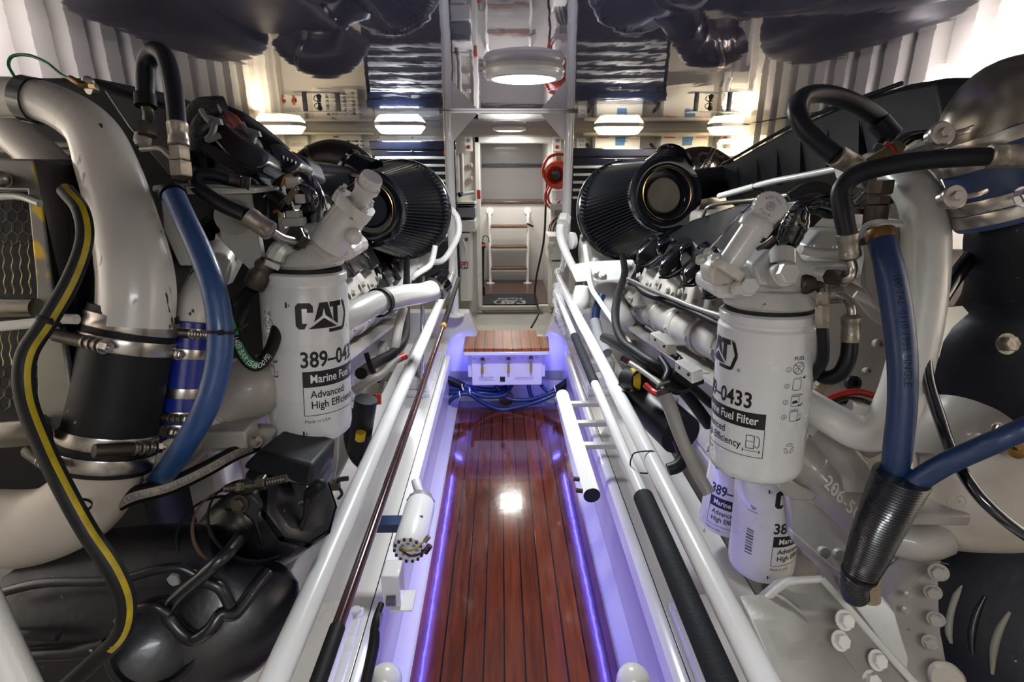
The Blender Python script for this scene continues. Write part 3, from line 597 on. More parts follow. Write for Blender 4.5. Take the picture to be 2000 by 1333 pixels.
for f, r_, bd in ((.09, 77, None), (.215, 79, -1), (.80, 82, 1), (.93, 84, -1)):
    c = c0+ax*Lc*f; rt = CM @ Vector((1, 0, 0)); fw = CM @ Vector((0, 0, 1))
    bdv = None
    if f == .215: bdv = -rt*0.15+fw
    if f == .80: bdv = rt*.80+fw*.5
    if f == .93: bdv = -rt*0.45+fw*.8
    band(t, c, ax, S(r_, .78), S(27, .78), bdv, side=-1 if True else 1, lug=1.15)
# ---- elbow below
t = thing('water_elbow', 'fat cream elbow running left under the black coupling', 'pipe')
l = [(206, 890, .80, 70), (193, 940, .80, 69), (160, 985, .80, 72), (105, 1022, .80, 74), (40, 1035, .80, 76), (-60, 1035, .80, 78)]
pts, rs = path(l); MB().tube(pts, rs, 40, 8).build('elbow', 'cream', t)
MB().lathe(P(28, 1090, .80), (P(28, 1150, .80)-P(28, 1090, .80)), [(0, S(58, .8)), (S(22, .8), S(56, .8)), (S(24, .8), S(42, .8)), (S(40, .8), S(40, .8))], 32).build('outlet_flange', 'cast', t)
MB().lathe(P(24, 1132, .80), (P(24, 1160, .80)-P(24, 1132, .80)), [(0, S(33, .8)), (S(18, .8), S(30, .8))], 24).build('outlet_clamp', 'brass', t)
# ---- second white pipe
t = thing('coolant_pipe', 'slimmer white pipe sloping behind the yellow stained bracket', 'pipe')
l = [(-50, 190, .90, 36), (30, 262, .90, 37), (90, 318, .90, 38), (150, 390, .90, 39), (190, 480, .92, 40), (205, 560, .94, 40)]
pts, rs = path(l); MB().tube(pts, rs, 28, 8).build('pipe', 'chipped', t)
# ---- thin horizontal pipes behind
for y, lab in ((282, 'thin grey metal pipe crossing behind the thick white pipe'), (296, 'lower thin white pipe crossing behind the thick white pipe')):
    hose('fuel_line', lab, 'cast', [(-30, y-2, .98, 6), (80, y, .98, 6), (170, y+3, .98, 6)], cat='pipe')
# ---- intercooler/ valve casing top left
d = 1.02
t = thing('engine_top_cover', 'black sloping plastic cover along the top of the left engine', 'engine cover')
mb = MB(); poly = [P(-60, 152, d), P(120, 151, d), P(182, 152, d), P(240, 176, d), P(330, 205, d), P(410, 262, d), P(420, 420, d), P(300, 520, d), P(-60, 520, d)]
mb.prism(poly, (0.0, 0.28, 0.0)); mb.build('cover', 'casingmatte', t, bev=0.01)
MB().prism([P(200, 175, 1.0), P(330, 212, 1.0), P(352, 330, 1.0), P(330, 345, 1.0), P(250, 250, 1.0)], (0, 0.02, 0)).build('side_rib', 'plastic', t, bev=0.004)
# ---- engine mass of the left engine
t = thing('marine_engine', 'white marine diesel engine filling the left side', 'engine')
MB().bb(-1.32, -0.72, 1.15, 3.05, 0.5, 1.35).build('block', 'cast', t, bev=0.02)
MB().bb(-1.30, -0.80, 1.02, 1.5, 0.55, 1.50).build('black_box', 'casingmatte', t, bev=0.02)  # black box filling the gaps between the near pipes
MB().bb(-1.25, -0.82, 1.25, 3.0, 1.30, 1.46).build('intake_manifold', 'casingmatte', t, bev=0.03)
def sidebits(t, s, off):
    rnd = random.Random(5 if s < 0 else 9)
    for i in range(6):
        y = 1.35+i*0.27; zc = 1.16-(y-1.35)*0.10-(0.10 if i > 3 else 0)
        x0 = s*(0.60)+off
        mb = MB(); mb.prism([Vector((x0+s*.12, y-0.11, zc+.12)), Vector((x0-s*.02, y-0.11, zc+0.02)), Vector((x0-s*.05, y-0.11, zc-0.07)), Vector((x0+s*.12, y-0.11, zc-0.07))], (0, 0.22, 0)); mb.build('cylinder_head', 'cast', t, bev=0.015)
        mb = MB(); mb.prism([Vector((x0+s*.10, y-0.09, zc+.19)), Vector((x0-s*.03, y-0.09, zc+0.13)), Vector((x0-s*.075, y-0.09, zc+0.03)), Vector((x0-s*.045, y-0.09, zc+0.02)), Vector((x0+s*.1, y-0.09, zc+0.09))], (0, 0.13, 0)); mb.build('valve_cover', 'gloss', t, bev=0.012)
        if i < 6:
            for dy in (-.07, .07): MB().bolt((x0-s*.052, y+dy, zc-0.03), (-s, 0, 0.1), 0.011).build('head_bolt', 'cast', t)
    # exhaust manifold: a run of sleeves
    pts = [Vector((s*.665+off, 1.40, 0.985)), Vector((s*.665+off, 3.0, 0.76))]
    a = dirto(*pts); MB().cyl(pts[0], pts[1], 0.062, seg=28).build('exhaust_manifold', 'cast', t)
    for i in range(7):
        c = pts[0]+a*(0.08+i*0.235)
        MB().lathe(c, a, [(0, .063), (.004, .069), (.014, .070), (.024, .064), (.045, .064), (.05, .069), (.058, .069), (.062, .063)], 28).build('manifold_joint', 'cast', t)
        MB().tube([c+Vector((0, 0.03, 0.04)), c+Vector((s*.02, 0.035, 0.11)), c+Vector((s*.06, 0.04, 0.18))], 0.038, 16, 4).build('runner', 'cast', t)
        MB().bolt(c+Vector((-s*.066, 0.03, -0.01)), (-s, 0, 0), 0.009).build('joint_bolt', 'cast', t)
    MB().prism([Vector((s*.60+off, 1.3, .90)), Vector((s*.60+off, 3.0, .66)), Vector((s*.60+off, 3.0, .645)), Vector((s*.60+off, 1.3, .885))], (s*.10, 0, 0)).build('side_rail', 'cast', t)
    # lower block with bosses, sump
    MB().prism([Vector((s*.70+off, 1.25, .50)), Vector((s*.70+off, 3.05, .45)), Vector((s*.70+off, 3.05, .75)), Vector((s*.70+off, 1.25, .95))], (s*.3, 0, 0)).build('crankcase', 'cast', t, bev=0.02)
    MB().prism([Vector((s*.74+off, 1.1, .22)), Vector((s*.74+off, 3.0, .22)), Vector((s*.70+off, 3.0, .48)), Vector((s*.70+off, 1.1, .52))], (s*.3, 0, 0)).build('oil_sump', 'cast', t, bev=0.03)
    for i in range(9):
        y = 1.45+i*0.17; z = 0.82-(y-1.4)*.11+rnd.uniform(-.04, .04)
        MB().cyl((s*.72+off, y, z), (s*(.69-rnd.uniform(0, .02))+off, y, z), rnd.uniform(.02, .038)).build('side_boss', 'cast', t)
    for i in range(7):
        y = 1.35+i*.24; z = .60-(y-1.4)*.05
        k = MB().cyl((s*.70+off, y, z), (s*.665+off, y, z), rnd.uniform(.035, .05)); k.bolt((s*.664+off, y, z), (-s, 0, 0), .014); k.build('inspection_cover', 'cast', t)
sidebits(t, -1, 0.0)
def added_mass(s, lab):  # unseen dark mass, added so the ceiling mirrors something black there
    t = thing('dark_mass', lab, 'added_mass')
    MB().rings([[Vector((s*((1.42 if s < 0 else 1.52)+.22*math.copysign(abs(math.cos(w))**.7, math.cos(w))*k), y, 1.39+.18*math.copysign(abs(math.sin(w))**.7, math.sin(w))*k)) for w in [2*math.pi*q/32 for q in range(32)]] for y, k in ((2.15, .6), (2.2, .9), (2.28, 1), (3.05, 1), (3.14, .9), (3.18, .6))]).build('shell', 'casingmatte', t)
    for y in (2.35, 2.9): MB().bb(*sorted((s*1.36, s*1.6)), y, y+.05, .55, 1.26).build('cradle', 'cast', t)
added_mass(-1, 'unseen dark mass added outboard of the left engine to darken the ceiling reflection')
# ---- heat-exchanger / charger with honeycomb fins at far left
t = thing('finned_cooler', 'honeycomb finned cooler in a yellow stained grey bracket at the left edge', 'cooler')
d = .74
MB().prism([P(-70, 308, d), P(66, 311, d), P(84, 400, d), P(100, 560, d), P(118, 640, d), P(138, 760, d), P(140, 800, d), P(125, 832, d), P(95, 848, d), P(72, 820, d), P(70, 560, d), P(52, 372, d), P(-70, 372, d)], (0, .012, 0)).build('bracket', 'yellowed', t, bev=0.003)
MB().prism([P(66, 311, d), P(122, 322, d+.02), P(135, 380, d+.02), P(150, 560, d+.02), P(150, 780, d+.02), P(138, 800, d), P(118, 640, d), P(84, 400, d)], (0, .10, 0)).build('side_plate', 'plastic', t)
MB().prism([P(-80, 375, d+.03), P(60, 375, d+.03), P(96, 650, d+.03), P(96, 860, d+.03), P(-80, 860, d+.03)], (0, .12, 0)).build('core_back', 'rubber', t)
mb = MB()
for k in range(9):
    x = -64+k*16.5
    for (y0, y1, dx) in ((470, 580, 0), (640, 718, 22)):
        pts = [P(x+dx+(y-400)*0.045+1.8*math.sin((y-y0)*0.21), y, d+.012) for y in range(y0, y1, 5)]
        mb.tube(pts, S(1.3, d), 5, 1)
mb.build('fin', 'fin', t, kind='stuff')
mb = MB()
def hexring(cx, cy, r):
    mb.tube([P(cx+r*math.cos(R(60*k+30)), cy+r*1.35*math.sin(R(60*k+30)), d+.012) for k in range(7)], S(1.5, d), 5, 1)
for row in range(4):
    for col in range(5):
        hexring(-30+col*22+(row % 2)*11, 400+row*22, 11)
for row in range(4):
    for col in range(7):
        hexring(-46+col*22+(row % 2)*11, 728+row*20, 11)
mb.build('honeycomb_mesh', 'darksteel', t, kind='stuff')
MB().tube([P(-50, 392, d-.004), P(30, 383, d-.004), P(78, 398, d-.004)], S(7, d), 10, 4).build('cross_bar', 'lightsteel', t)
MB().tube([P(-50, 603, d-.01), P(72, 603, d-.01)], S(20, d), 24).build('header_tube', 'stainless', t); MB().tube([P(-50, 852, d-.02), P(50, 845, d-.02), P(95, 835, d-.01)], S(26, d), 24, 5).build('header_tube', 'stainless', t)
MB().cyl(P(2, 350, d-.03), P(2, 350, d), S(16, d)).sphere(P(2, 350, d-.03), S(15, d)).build('round_stud', 'stainless', t)
hose('support_rod', 'white rod crossing in front of the finned cooler', 'white', [(-40, 642, .70, 10), (60, 632, .70, 10), (118, 624, .70, 10), (150, 624, .70, 10)], cat='rod')
# ---- yellow-striped hose
t = thing('striped_hose', 'black hose with a yellow stripe hanging down the left side', 'hose')
l = [(128, 372, .665, 15), (158, 412, .655, 15), (165, 470, .65, 15), (140, 545, .64, 16), (95, 625, .63, 17), (52, 695, .625, 18), (50, 775, .62, 18), (84, 870, .61, 18), (125, 955, .60, 18), (172, 1040, .60, 18), (222, 1115, .60, 18), (246, 1180, .61, 18), (236, 1240, .62, 17), (188, 1290, .63, 17), (120, 1350, .64, 17)]
pts, rs = path(l); mb = MB().tube(pts, rs, 20, 8); mb.build('tube', 'rubber', t)
stripe_on(mb, lambda f: -0.30, 0.0062, 0.0004, 0, 100).build('yellow_stripe', 'ochre', t, label='yellow stripe along the hose')
def tie(px, py, d, ax, r, lab, tail=None, m='rubber', w=0.004):
    t = thing('cable_tie', lab, 'cable tie'); c = P(px, py, d); a = Vector(ax).normalized()
    MB().lathe(c-a*w/2, a, [(0, r), (0, r*1.08), (w, r*1.08), (w, r)], 28, cap=False).build('loop', m, t)
    cd = (CAMP-c).normalized(); MB().box(c+cd*r*1.05, w*1.6, w*1.4, w*1.3).build('lock_head', m, t); return t
tie(95, 627, .63, P(52, 695, .625)-P(140, 545, .64), S(19, .63), 'black cable tie on the striped hose at the white rod')
tie(157, 988, .70, Vector((0.35, 0, 1)), S(56, .70)*0+S(20, .61), 'black cable tie where the striped hose meets the cream elbow')
# ---- printed hose
t = thing('printed_hose', 'black hose with a tan printed band running below the blue hose', 'hose')
l = [(150, 1010, .80, 17), (215, 990, .80, 17), (262, 968, .80, 18), (330, 950, .82, 17), (400, 918, .85, 16), (455, 888, .88, 15), (500, 870, .92, 14)]
pts, rs = path(l); mb = MB().tube(pts, rs, 20, 8); mb.build('tube', 'rubber', t)
stripe_on(mb, lambda f: 0.15, 0.013, 0.0004, 12, 46).build('tan_band', 'tan', t, label='tan lettered band')
text_on(mb, 'IN USA/18   NOVAFLEX  250 WATER SYSTEM MARINE HARD WALL', 0.0125, 0.15, 0.27, 1, 'blueink', t, off=0.0009, sx=0.75)
# ---- blue hose
t = thing('blue_hose', 'blue hose curving down between the coupling and the fuel filter, left engine', 'hose')
l = [(340, 384, .74, 21), (362, 430, .72, 21), (388, 485, .71, 22), (416, 560, .70, 23), (430, 640, .70, 24), (425, 720, .70, 24), (400, 800, .70, 23), (362, 868, .73, 22), (330, 915, .79, 21), (300, 950, .88, 20)]
pts, rs = path(l); MB().tube(pts, rs, 24, 8).build('tube', 'bluehose', t)
MB().lathe(P(338, 380, .745), P(330, 366, .75)-P(338, 380, .745), [(0, S(24, .74)), (.006, S(24, .74)), (.01, S(19, .74))], 24).build('end_collar', 'rubberblue', t)
tie(431, 650, .70, P(425, 720, .7)-P(430, 600, .7), S(25, .70), 'black cable tie around the blue hose of the left engine')
MB_ = MB().tube([P(440, 652, .70), P(470, 642, .72), P(482, 632, .74)], S(3, .7), 8, 5); one(MB_, 'tie_tail', 'rubber', 'loose black tie linking the blue hose to the green tagged hose', 'cable tie')
# ---- blue silicone coupling
t = thing('silicone_coupling', 'small bright blue silicone coupling with steel clamps beside the big black one', 'coupling')
c0, c1 = P(372, 628, .86), P(350, 850, .86); ax = dirto(c0, c1); Lc = (c1-c0).length; r0 = S(37, .86)
MB().lathe(c0, ax, [(0, r0*.9), (.002, r0), (Lc*.5, r0*1.0), (Lc, r0), (Lc, r0*.9)], 36).build('sleeve', 'silicone', t)
rt = CM @ Vector((1, 0, 0)); fw = CM @ Vector((0, 0, 1))
for f, bd in ((.10, rt*.5+fw), (.28, -rt*.3+fw), (.62, None), (.82, rt*.1+fw), (.93, -rt*.2+fw)):
    band(t, c0+ax*Lc*f, ax, r0, S(19, .86), bd, side=-1, lug=1.2)
t = thing('pipe_stub', 'chipped white pipe stub entering the blue coupling from above', 'pipe')
pts, rs = path([(430, 500, .98, 34), (400, 560, .90, 34), (380, 600, .87, 33), (372, 640, .86, 33)]); MB().tube(pts, rs, 28, 6).build('pipe', 'chipped', t)
# cream pipe + pump casting under the blue hose
t = thing('raw_water_pump', 'cream pump casting with a bolted foot behind the blue hose', 'pump')
pts, rs = path([(300, 915, .92, 40), (345, 890, .92, 36), (395, 850, .92, 30), (440, 812, .93, 28), (480, 775, .95, 34), (520, 745, .98, 36)]); MB().tube(pts, rs, 28, 6).build('outlet_pipe', 'cream', t)
a = dirto(P(430, 818, .93), P(500, 750, .97))
MB().lathe(P(430, 818, .925), a, [(0, S(34, .93)), (.01, S(38, .93)), (.018, S(42, .93)), (.03, S(50, .93)), (.05, S(58, .93)), (.07, S(62, .93)), (.10, S(56, .93)), (.12, S(40, .93))], 36).build('volute', 'cast', t)
MB().lathe(P(414, 836, .92), a, [(0, S(29, .93)), (.002, S(33, .93)), (.012, S(33, .93)), (.014, S(29, .93))], 32).build('joint_ring', 'cream', t)
MB().box(P(450, 848, .90), .075, .05, .032).build('foot', 'cast', t, bev=.004)
MB().prism([P(400, 868, .88), P(478, 838, .92), P(540, 838, .96), P(520, 882, .92), P(400, 884, .88)], (0, .03, -.004)).build('foot_plate', 'cast', t, bev=.003)
MB().bolt(P(500, 862, .885), fw, .0085).build('foot_bolt', 'zinc', t)
# ---- green tagged hose
t = thing('pressure_hose', 'black high pressure hose with a green 1400 bar tag', 'hose')
l = [(425, 540, .90, 10), (440, 590, .88, 12), (462, 660, .86, 14), (482, 700, .86, 14), (505, 712, .87, 13), (530, 680, .90, 12), (548, 620, .93, 12)]
pts, rs = path(l); mb = MB().tube(pts, rs, 18, 8); mb.build('tube', 'rubber', t)
stripe_on(mb, lambda f: 0.1, 0.012, 0.0005, 1, 17).build('upper_tag', 'greentag', t, label='bright green band')
stripe_on(mb, lambda f: 0.1, 0.013, 0.0005, 18, 31).build('lower_tag', 'green', t, label='dark green lettered band')
text_on(mb, '1400 BAR (5800 PSI)', 0.0125, 0.1, 0.44, 1, 'whiteink', t, off=0.001, sx=0.72)
# ---- filter head
t = thing('filter_manifold', 'white cast fuel filter head with angled priming pump, left engine', 'filter head')
dh = .93
mb = MB(); mb.prism([P(512, 512, dh), P(520, 482, dh), P(545, 462, dh), P(560, 440, dh), P(640, 436, dh), P(658, 460, dh), P(690, 486, dh), P(692, 508, dh), P(640, 514, dh)], (0, .12, 0)); mb.build('head_body', 'headcast', t, bev=.010)
MB().lathe(P(598, 516, .975), (0, 0, 1), [(0, .066), (.008, .07), (.014, .066), (.03, .05), (.04, .045)], 40).build('mounting_rim', 'headcast', t)
a0, a1 = P(640, 478, .90), P(688, 412, .88); ax = dirto(a0, a1); L1 = (a1-a0).length
MB().lathe(a0, ax, [(0, S(36, .9)), (L1*.3, S(37, .9)), (L1*.75, S(35, .9)), (L1, S(33, .9))], 32).build('pump_barrel', 'headcast', t)
u, v, _ = frame(ax); rg = []
for tt in (0, .010, .012, .020):
    rg.append([a1+ax*(tt-.002)+(u*math.cos(w)+v*math.sin(w))*S(36+9*abs(math.cos(1.5*w+0.5))**2+(0 if tt not in (0, .020) else -1), .9) for w in [2*math.pi*k/48 for k in range(48)]])
MB().rings(rg).build('flange', 'headcast', t)
for k in range(3):
    w = 2*math.pi*(k/3.0)-0.35; MB().lathe(a1+ax*.018+(u*math.cos(w)+v*math.sin(w))*S(36, .9), ax, [(0, S(7, .9)), (.004, S(7, .9)), (.004, S(4.5, .9)), (.010, S(4.5, .9))], 16).build('flange_bolt', 'headcast', t)
MB().sphere(P(690, 462, .87), S(17, .87)).build('boss', 'headcast', t)
b0 = a1+ax*.018; b1 = P(722, 356, .85); ab = dirto(b0, b1); L2 = (b1-b0).length
MB().lathe(b0, ab, [(0, S(20, .86)), (L2*.68, S(20, .86)), (L2*.69, S(25, .86)), (L2*.88, S(25, .86)), (L2*.9, S(21, .86)), (L2, S(21, .86))], 28).build('pump_tube', 'headcast', t)
knob(t, b1, ab, S(22, .85), .012, name='knurled_cap')
c = P(588, 468, .90); MB().lathe(c, P(560, 455, .88)-c, [(0, S(24, .9)), (.008, S(24, .9)), (.009, S(19, .9))], 24).hexa(c, P(560, 455, .86)-c, S(21, .9), .022).build('union_nut', 'darksteel', t)
# plugs and fittings of the head
MB().tube([P(536, 505, .88), P(545, 488, .88), P(562, 478, .90)], S(17, .88), 8, 3).hexa(P(533, 512, .88), P(520, 540, .88)-P(533, 512, .88), S(16, .88), .01).build('elbow_fitting', 'lightsteel', t)
MB().lathe(P(522, 510, .885), P(496, 560, .90)-P(522, 510, .885), [(0, S(14, .88)), (.008, S(19, .88)), (.014, S(19, .88)), (.015, S(15, .88)), (.022, S(17, .88)), (.028, S(22, .88)), (.05, S(21, .88)), (.052, S(16, .88))], 20).build('hose_tail', 'darksteel', t)
hose('fuel_hose', 'short dark hose dropping from the elbow of the left filter head', 'rubber', [(494, 562, .90, 14), (470, 600, .93, 15), (455, 640, .98, 15), (440, 665, 1.03, 15)])
# ---- the filter
t = thing('fuel_filter', 'white fuel filter canister hanging on the left engine', 'filter')
Tt = P(593, 526, .955); Bb = P(609, 842, 1.035)
canister(t, Tt, Bb, S(82, .955), 'Fuel', -13, a_icon=-54)
t = thing('coolant_pipe', 'pale pipe crossing the bottom left corner', 'pipe'); pts, rs = path([(-60, 1130, .60, 34), (-10, 1240, .60, 34), (45, 1360, .60, 34)]); MB().tube(pts, rs, 28, 6).build('pipe', 'white', t)
# ---- small black hose to the head
t = thing('fuel_hose', 'black hose looping to the silver collar on top of the left filter head', 'hose')
pts, rs = path([(448, 352, .86, 12), (415, 343, .85, 13), (388, 345, .84, 13), (388, 368, .83, 14), (430, 398, .82, 15), (484, 422, .81, 15)]); MB().tube(pts, rs, 20, 8).build('tube', 'rubberblue', t)
ferrule(t, P(482, 421, .81), P(532, 455, .82), S(19, .81), 'zinc')
ferrule(t, P(444, 350, .862), P(472, 356, .87), S(12, .86), 'darksteel', nut=.012)
MB().tube([P(530, 453, .82), P(550, 465, .84), P(572, 470, .87), P(584, 468, .90)], S(9, .83), 14, 5).build('bent_stem', 'steel', t)
# ---- hydraulic hose loop on top
t = thing('hydraulic_hose', 'black hydraulic hose arching high above the left engine', 'hose')
pts, rs = path([(285, 205, .86, 15), (284, 165, .86, 17), (286, 125, .86, 17), (302, 100, .85, 17), (322, 112, .84, 17), (336, 160, .83, 17), (343, 210, .82, 17), (346, 246, .81, 17)]); MB().tube(pts, rs, 22, 8).build('tube', 'rubberblue', t)
ferrule(t, P(346, 240, .81), P(350, 288, .81), S(18, .81), 'zinc', nut=.045)
MB().tube([P(283, 185, .86), P(285, 208, .86)], S(19, .86), 24).build('rubber_cuff', 'rubber', t)
MB().hexa(P(288, 265, .88), P(288, 240, .88)-P(288, 265, .88), S(17, .88), .022).tube([P(285, 205, .862), P(290, 222, .87), P(289, 245, .88)], S(10, .87), 12, 4).build('hex_nut', 'darksteel', t)
MB().lathe(P(280, 262, .89), P(276, 290, .89)-P(280, 262, .89), [(0, S(13, .88)), (.006, S(15, .88)), (.014, S(15, .88)), (.02, S(11, .88))], 18).build('union_ball', 'cast', t)
hose('fuel_line', 'thin white pipe bending into the base of the arched hose', 'cast', [(276, 292, .9, 5), (310, 290, .88, 5), (326, 300, .86, 6), (338, 312, .83, 6)], cat='pipe')
MB_ = MB().prism([P(296, 362, .80), P(296, 375, .80), P(380, 380, .82), P(500, 378, .88), P(500, 368, .88), P(384, 366, .82)], (0, .10, 0)); 
t = thing('bracket_shelf', 'white bracket plate carrying the arched hose of the left engine', 'bracket'); MB_.build('plate', 'white', t, bev=.003)
MB().prism([P(312, 376, .86), P(345, 378, .86), P(395, 520, .90), P(350, 520, .88), P(318, 450, .87)], (0, .02, 0)).build('side_plate', 'headcast', t, bev=.003)
MB().prism([P(420, 455, .99), P(470, 500, .97), P(440, 560, .98), P(405, 555, 1.0)], (0, .03, 0)).build('lower_web', 'headcast', t, bev=.003)
MB().prism([P(300, 370, 1.06), P(540, 370, 1.06), P(560, 700, 1.1), P(300, 700, 1.1)], (0, .03, 0)).build('dark_filler', 'casingmatte', t)  # black filler added behind the bracket so the gaps read dark
MB().prism([P(420, 380, .93), P(490, 378, .93), P(520, 560, .95), P(470, 510, .95), P(430, 470, .93)], (0, .02, 0)).build('web', 'white', t, bev=.003)
MB().cyl(P(455, 425, .925), P(455, 425, .945), S(33, .93), seg=28).bolt(P(472, 428, .92), fw, .009).build('round_boss', 'cast', t)
MB().lathe(P(336, 378, .80), P(330, 360, .80)-P(336, 378, .8), [(0, S(30, .80)), (.003, S(30, .8)), (.006, S(24, .8))], 6).build('nut', 'darksteel', t)
# ---- green earth wire with lug
t = thing('earth_wire', 'green earth wire looping above the top left pipe', 'wire')
pts, rs = path([(28, 150, .86, 3), (17, 128, .86, 3), (24, 110, .86, 3), (55, 108, .86, 3), (90, 122, .86, 3), (120, 146, .85, 3), (146, 157, .84, 3)]); MB().tube(pts, rs, 10, 8).build('wire', 'green', t)
MB().tube([P(138, 153, .845), P(150, 160, .84), P(160, 166, .84)], S(6, .84), 10, 3).box(P(168, 168, .84), .016, .014, .006).build('lug', 'brass', t)
MB().sphere(P(172, 160, .85), S(11, .85)).cyl(P(172, 172, .86), P(186, 174, .87), S(12, .85)).build('terminal_stud', 'zinc', t)
# ---- wiring: connector boxes
def connector(pts4, h, d2, lab, m='plastic', lip=True):
    t = thing('wiring_connector', lab, 'connector')
    mb = MB(); mb.prism(pts4, d2); mb.build('housing', m, t, bev=.012, bseg=3); return t
CB = lambda p: [P(x, y, z) for x, y, z in p]
t = connector(CB([(410, 240, 1.02), (432, 236, 1.04), (470, 262, 1.02), (520, 298, .98), (522, 318, .96), (500, 330, .94), (462, 322, .94), (400, 258, 1.0)]), 0, (0, .10, -.025), 'large glossy black connector box on the left wiring loom')
mb = MB(); a0, a1 = P(402, 290, .96), P(485, 338, .93); mb.tube([a0, a1], S(13, .95), 4).build('lower_shell', 'casingmatte', t)
MB().tube(CB([(478, 326, .925), (500, 332, .92), (516, 334, .92)]), S(4, .92), 8, 3).build('ribbed_lip', 'rubber', t)
t = connector(CB([(515, 282, 1.10), (545, 278, 1.12), (572, 300, 1.08), (590, 316, 1.06), (570, 340, 1.03), (530, 330, 1.04)]), 0, (0, .08, -.02), 'smaller black connector box behind the large one')
mb = MB()
for k in range(4): mb.box(P(552+k*8, 308+k*3.5, 1.055), .004, .008, .007)
mb.build('slots', 'ink', t)
t = connector(CB([(560, 290, 1.2), (600, 308, 1.18), (612, 345, 1.15), (575, 350, 1.13)]), 0, (0, .1, -.02), 'third black connector box nearest the intake duct', 'casingmatte')
def clip(x, y, dd, lab, s=1.0):
    t = thing('lock_clip', lab, 'clip', 'grey connector clips')
    MB().tube(CB([(x-20*s, y-24*s, dd), (x-10*s, y-8*s, dd), (x, y, dd)]), [S(5, dd), S(5, dd), S(7, dd)], 10, 4).prism(CB([(x-8*s, y-14*s, dd), (x+16*s, y-6*s, dd), (x+20*s, y+6*s, dd), (x+4*s, y+6*s, dd), (x-4*s, y+10*s, dd)]), (0, .01, 0)).tube(CB([(x+8*s, y+4*s, dd), (x+2*s, y+24*s, dd-.01), (x-8*s, y+36*s, dd-.01), (x+18*s, y+26*s, dd)]), S(6, dd), 8, 4).build('clip_body', 'grey', t, bev=.001)
clip(412, 238, .97, 'grey plastic clip on the large connector box'); clip(490, 262, 1.04, 'grey plastic clip on the second connector box', .9)
# looms
def loom(l, lab, m='sleeve', name='wiring_loom', cat='wiring', seg=14): return hose(name, lab, m, l, cat=cat, seg=seg)
loom([(372, 330, 1.02, 16), (376, 260, 1.04, 24), (392, 218, 1.04, 22), (418, 208, 1.04, 19), (440, 205, 1.05, 16)], 'thick black braided loom arching over the connector boxes')
loom([(385, 300, 1.0, 18), (388, 250, 1.0, 15), (408, 222, 1.0, 13), (430, 214, 1.0, 10)], 'inner black braided loom below the wire bundle')
loom([(440, 215, 1.1, 10), (470, 232, 1.12, 14), (500, 252, 1.15, 14), (530, 275, 1.18, 13), (560, 300, 1.2, 11)], 'black sleeved loom running back along the connector boxes', 'rubber')
loom([(350, 330, 1.02, 15), (420, 348, .99, 13), (470, 352, .97, 13), (500, 372, .95, 14), (510, 410, .95, 14), (506, 440, .97, 14)], 'braided sleeve bending down beside the small black hose')
loom([(495, 345, .98, 10), (520, 372, .98, 11), (545, 385, .97, 11), (562, 400, .96, 11), (568, 430, .96, 9)], 'thin braided sleeve running down to the white connectors')
loom([(560, 350, 1.0, 11), (545, 365, .99, 13), (548, 388, .98, 13), (560, 400, .97, 11)], 'short braided loom behind the white connector')
t = thing('wire_bundle', 'bundle of red and blue wires beside the black loom', 'wires')
for k, m in enumerate(['red', 'red', 'pink', 'bluewire', 'red', 'green', 'red', 'pink']):
    o = (k-3.5)*2.6; pts, rs = path([(420+o*.3, 206+k, 1.03, 2.2), (438+o*.7, 212+k*.8, 1.02, 2.2), (452+o, 228+k*.6-o*.5, 1.01, 2.2), (464+o*.8, 246-o*.5, 1.02, 2.2)]); MB().tube(pts, rs, 8, 5).build('wire', m, t)
t = thing('brown_cable_bundle', 'three brown cables curving behind the connector boxes', 'cables')
for k in range(3):
    pts, rs = path([(486+k*8, 248-k*3, 1.2, 5), (505+k*8, 262-k*2, 1.2, 5), (518+k*8, 285, 1.2, 5), (525+k*8, 310, 1.2, 5)]); MB().tube(pts, rs, 10, 5).build('cable', 'brown', t)
t = thing('plug_connector', 'white plug with yellow wires above the left filter head', 'connector')
MB().box(P(574, 357, .95), S(26, .95), .02, S(22, .95)).build('plug_body', 'white', t, bev=.003)
for k, m in enumerate(['yellow', 'orange', 'yellow']): pts, rs = path([(550+k*3, 362, .96, 2), (556+k*2, 346+k*3, .96, 2.2), (568, 342+k*3, .955, 2.2), (576-k*3, 352, .95, 2)]); MB().tube(pts, rs, 8, 5).build('wire', m, t)
t = thing('sensor_plug', 'brown and white sensor plug with cut red and yellow wires', 'connector')
MB().tube(CB([(578, 372, .92), (558, 396, .92)]), S(8, .92), 4).build('brown_shell', 'tan', t, bev=.001)
MB().box(P(586, 388, .925), S(18, .92), .012, S(18, .92)).build('white_shell', 'white', t, bev=.002)
MB().tube(CB([(557, 396, .92), (545, 412, .92)]), S(9, .92), 4).build('black_shell', 'plastic', t, bev=.001)
MB().tube(CB([(543, 410, .918), (534, 415, .915)]), S(2, .92), 8).build('red_wire', 'orange', t); MB().tube(CB([(545, 414, .918), (546, 424, .915)]), S(2, .92), 8).build('yellow_wire', 'yellow', t)
t = thing('black_boot', 'glossy black shrink boot curling into the left filter head', 'boot')
pts, rs = path([(575, 380, .95, 9), (592, 372, .94, 14), (606, 385, .94, 15), (604, 405, .95, 15), (590, 425, .96, 12), (583, 445, .97, 10)]); MB().tube(pts, rs, 18, 6).build('boot', 'gloss', t)
pts, rs = path([(560, 345, 1.0, 6), (595, 350, .98, 14), (612, 380, .97, 20), (618, 415, .97, 22), (615, 448, .97, 22)]); MB().tube(pts, rs, 18, 6).build('fold', 'gloss', t)
MB().box(P(575, 433, .93), S(38, .93), .03, S(16, .93)).box(P(575, 419, .93), S(24, .93), .025, S(16, .93)).build('white_sockets', 'white', t, bev=.002, label='white block connectors')
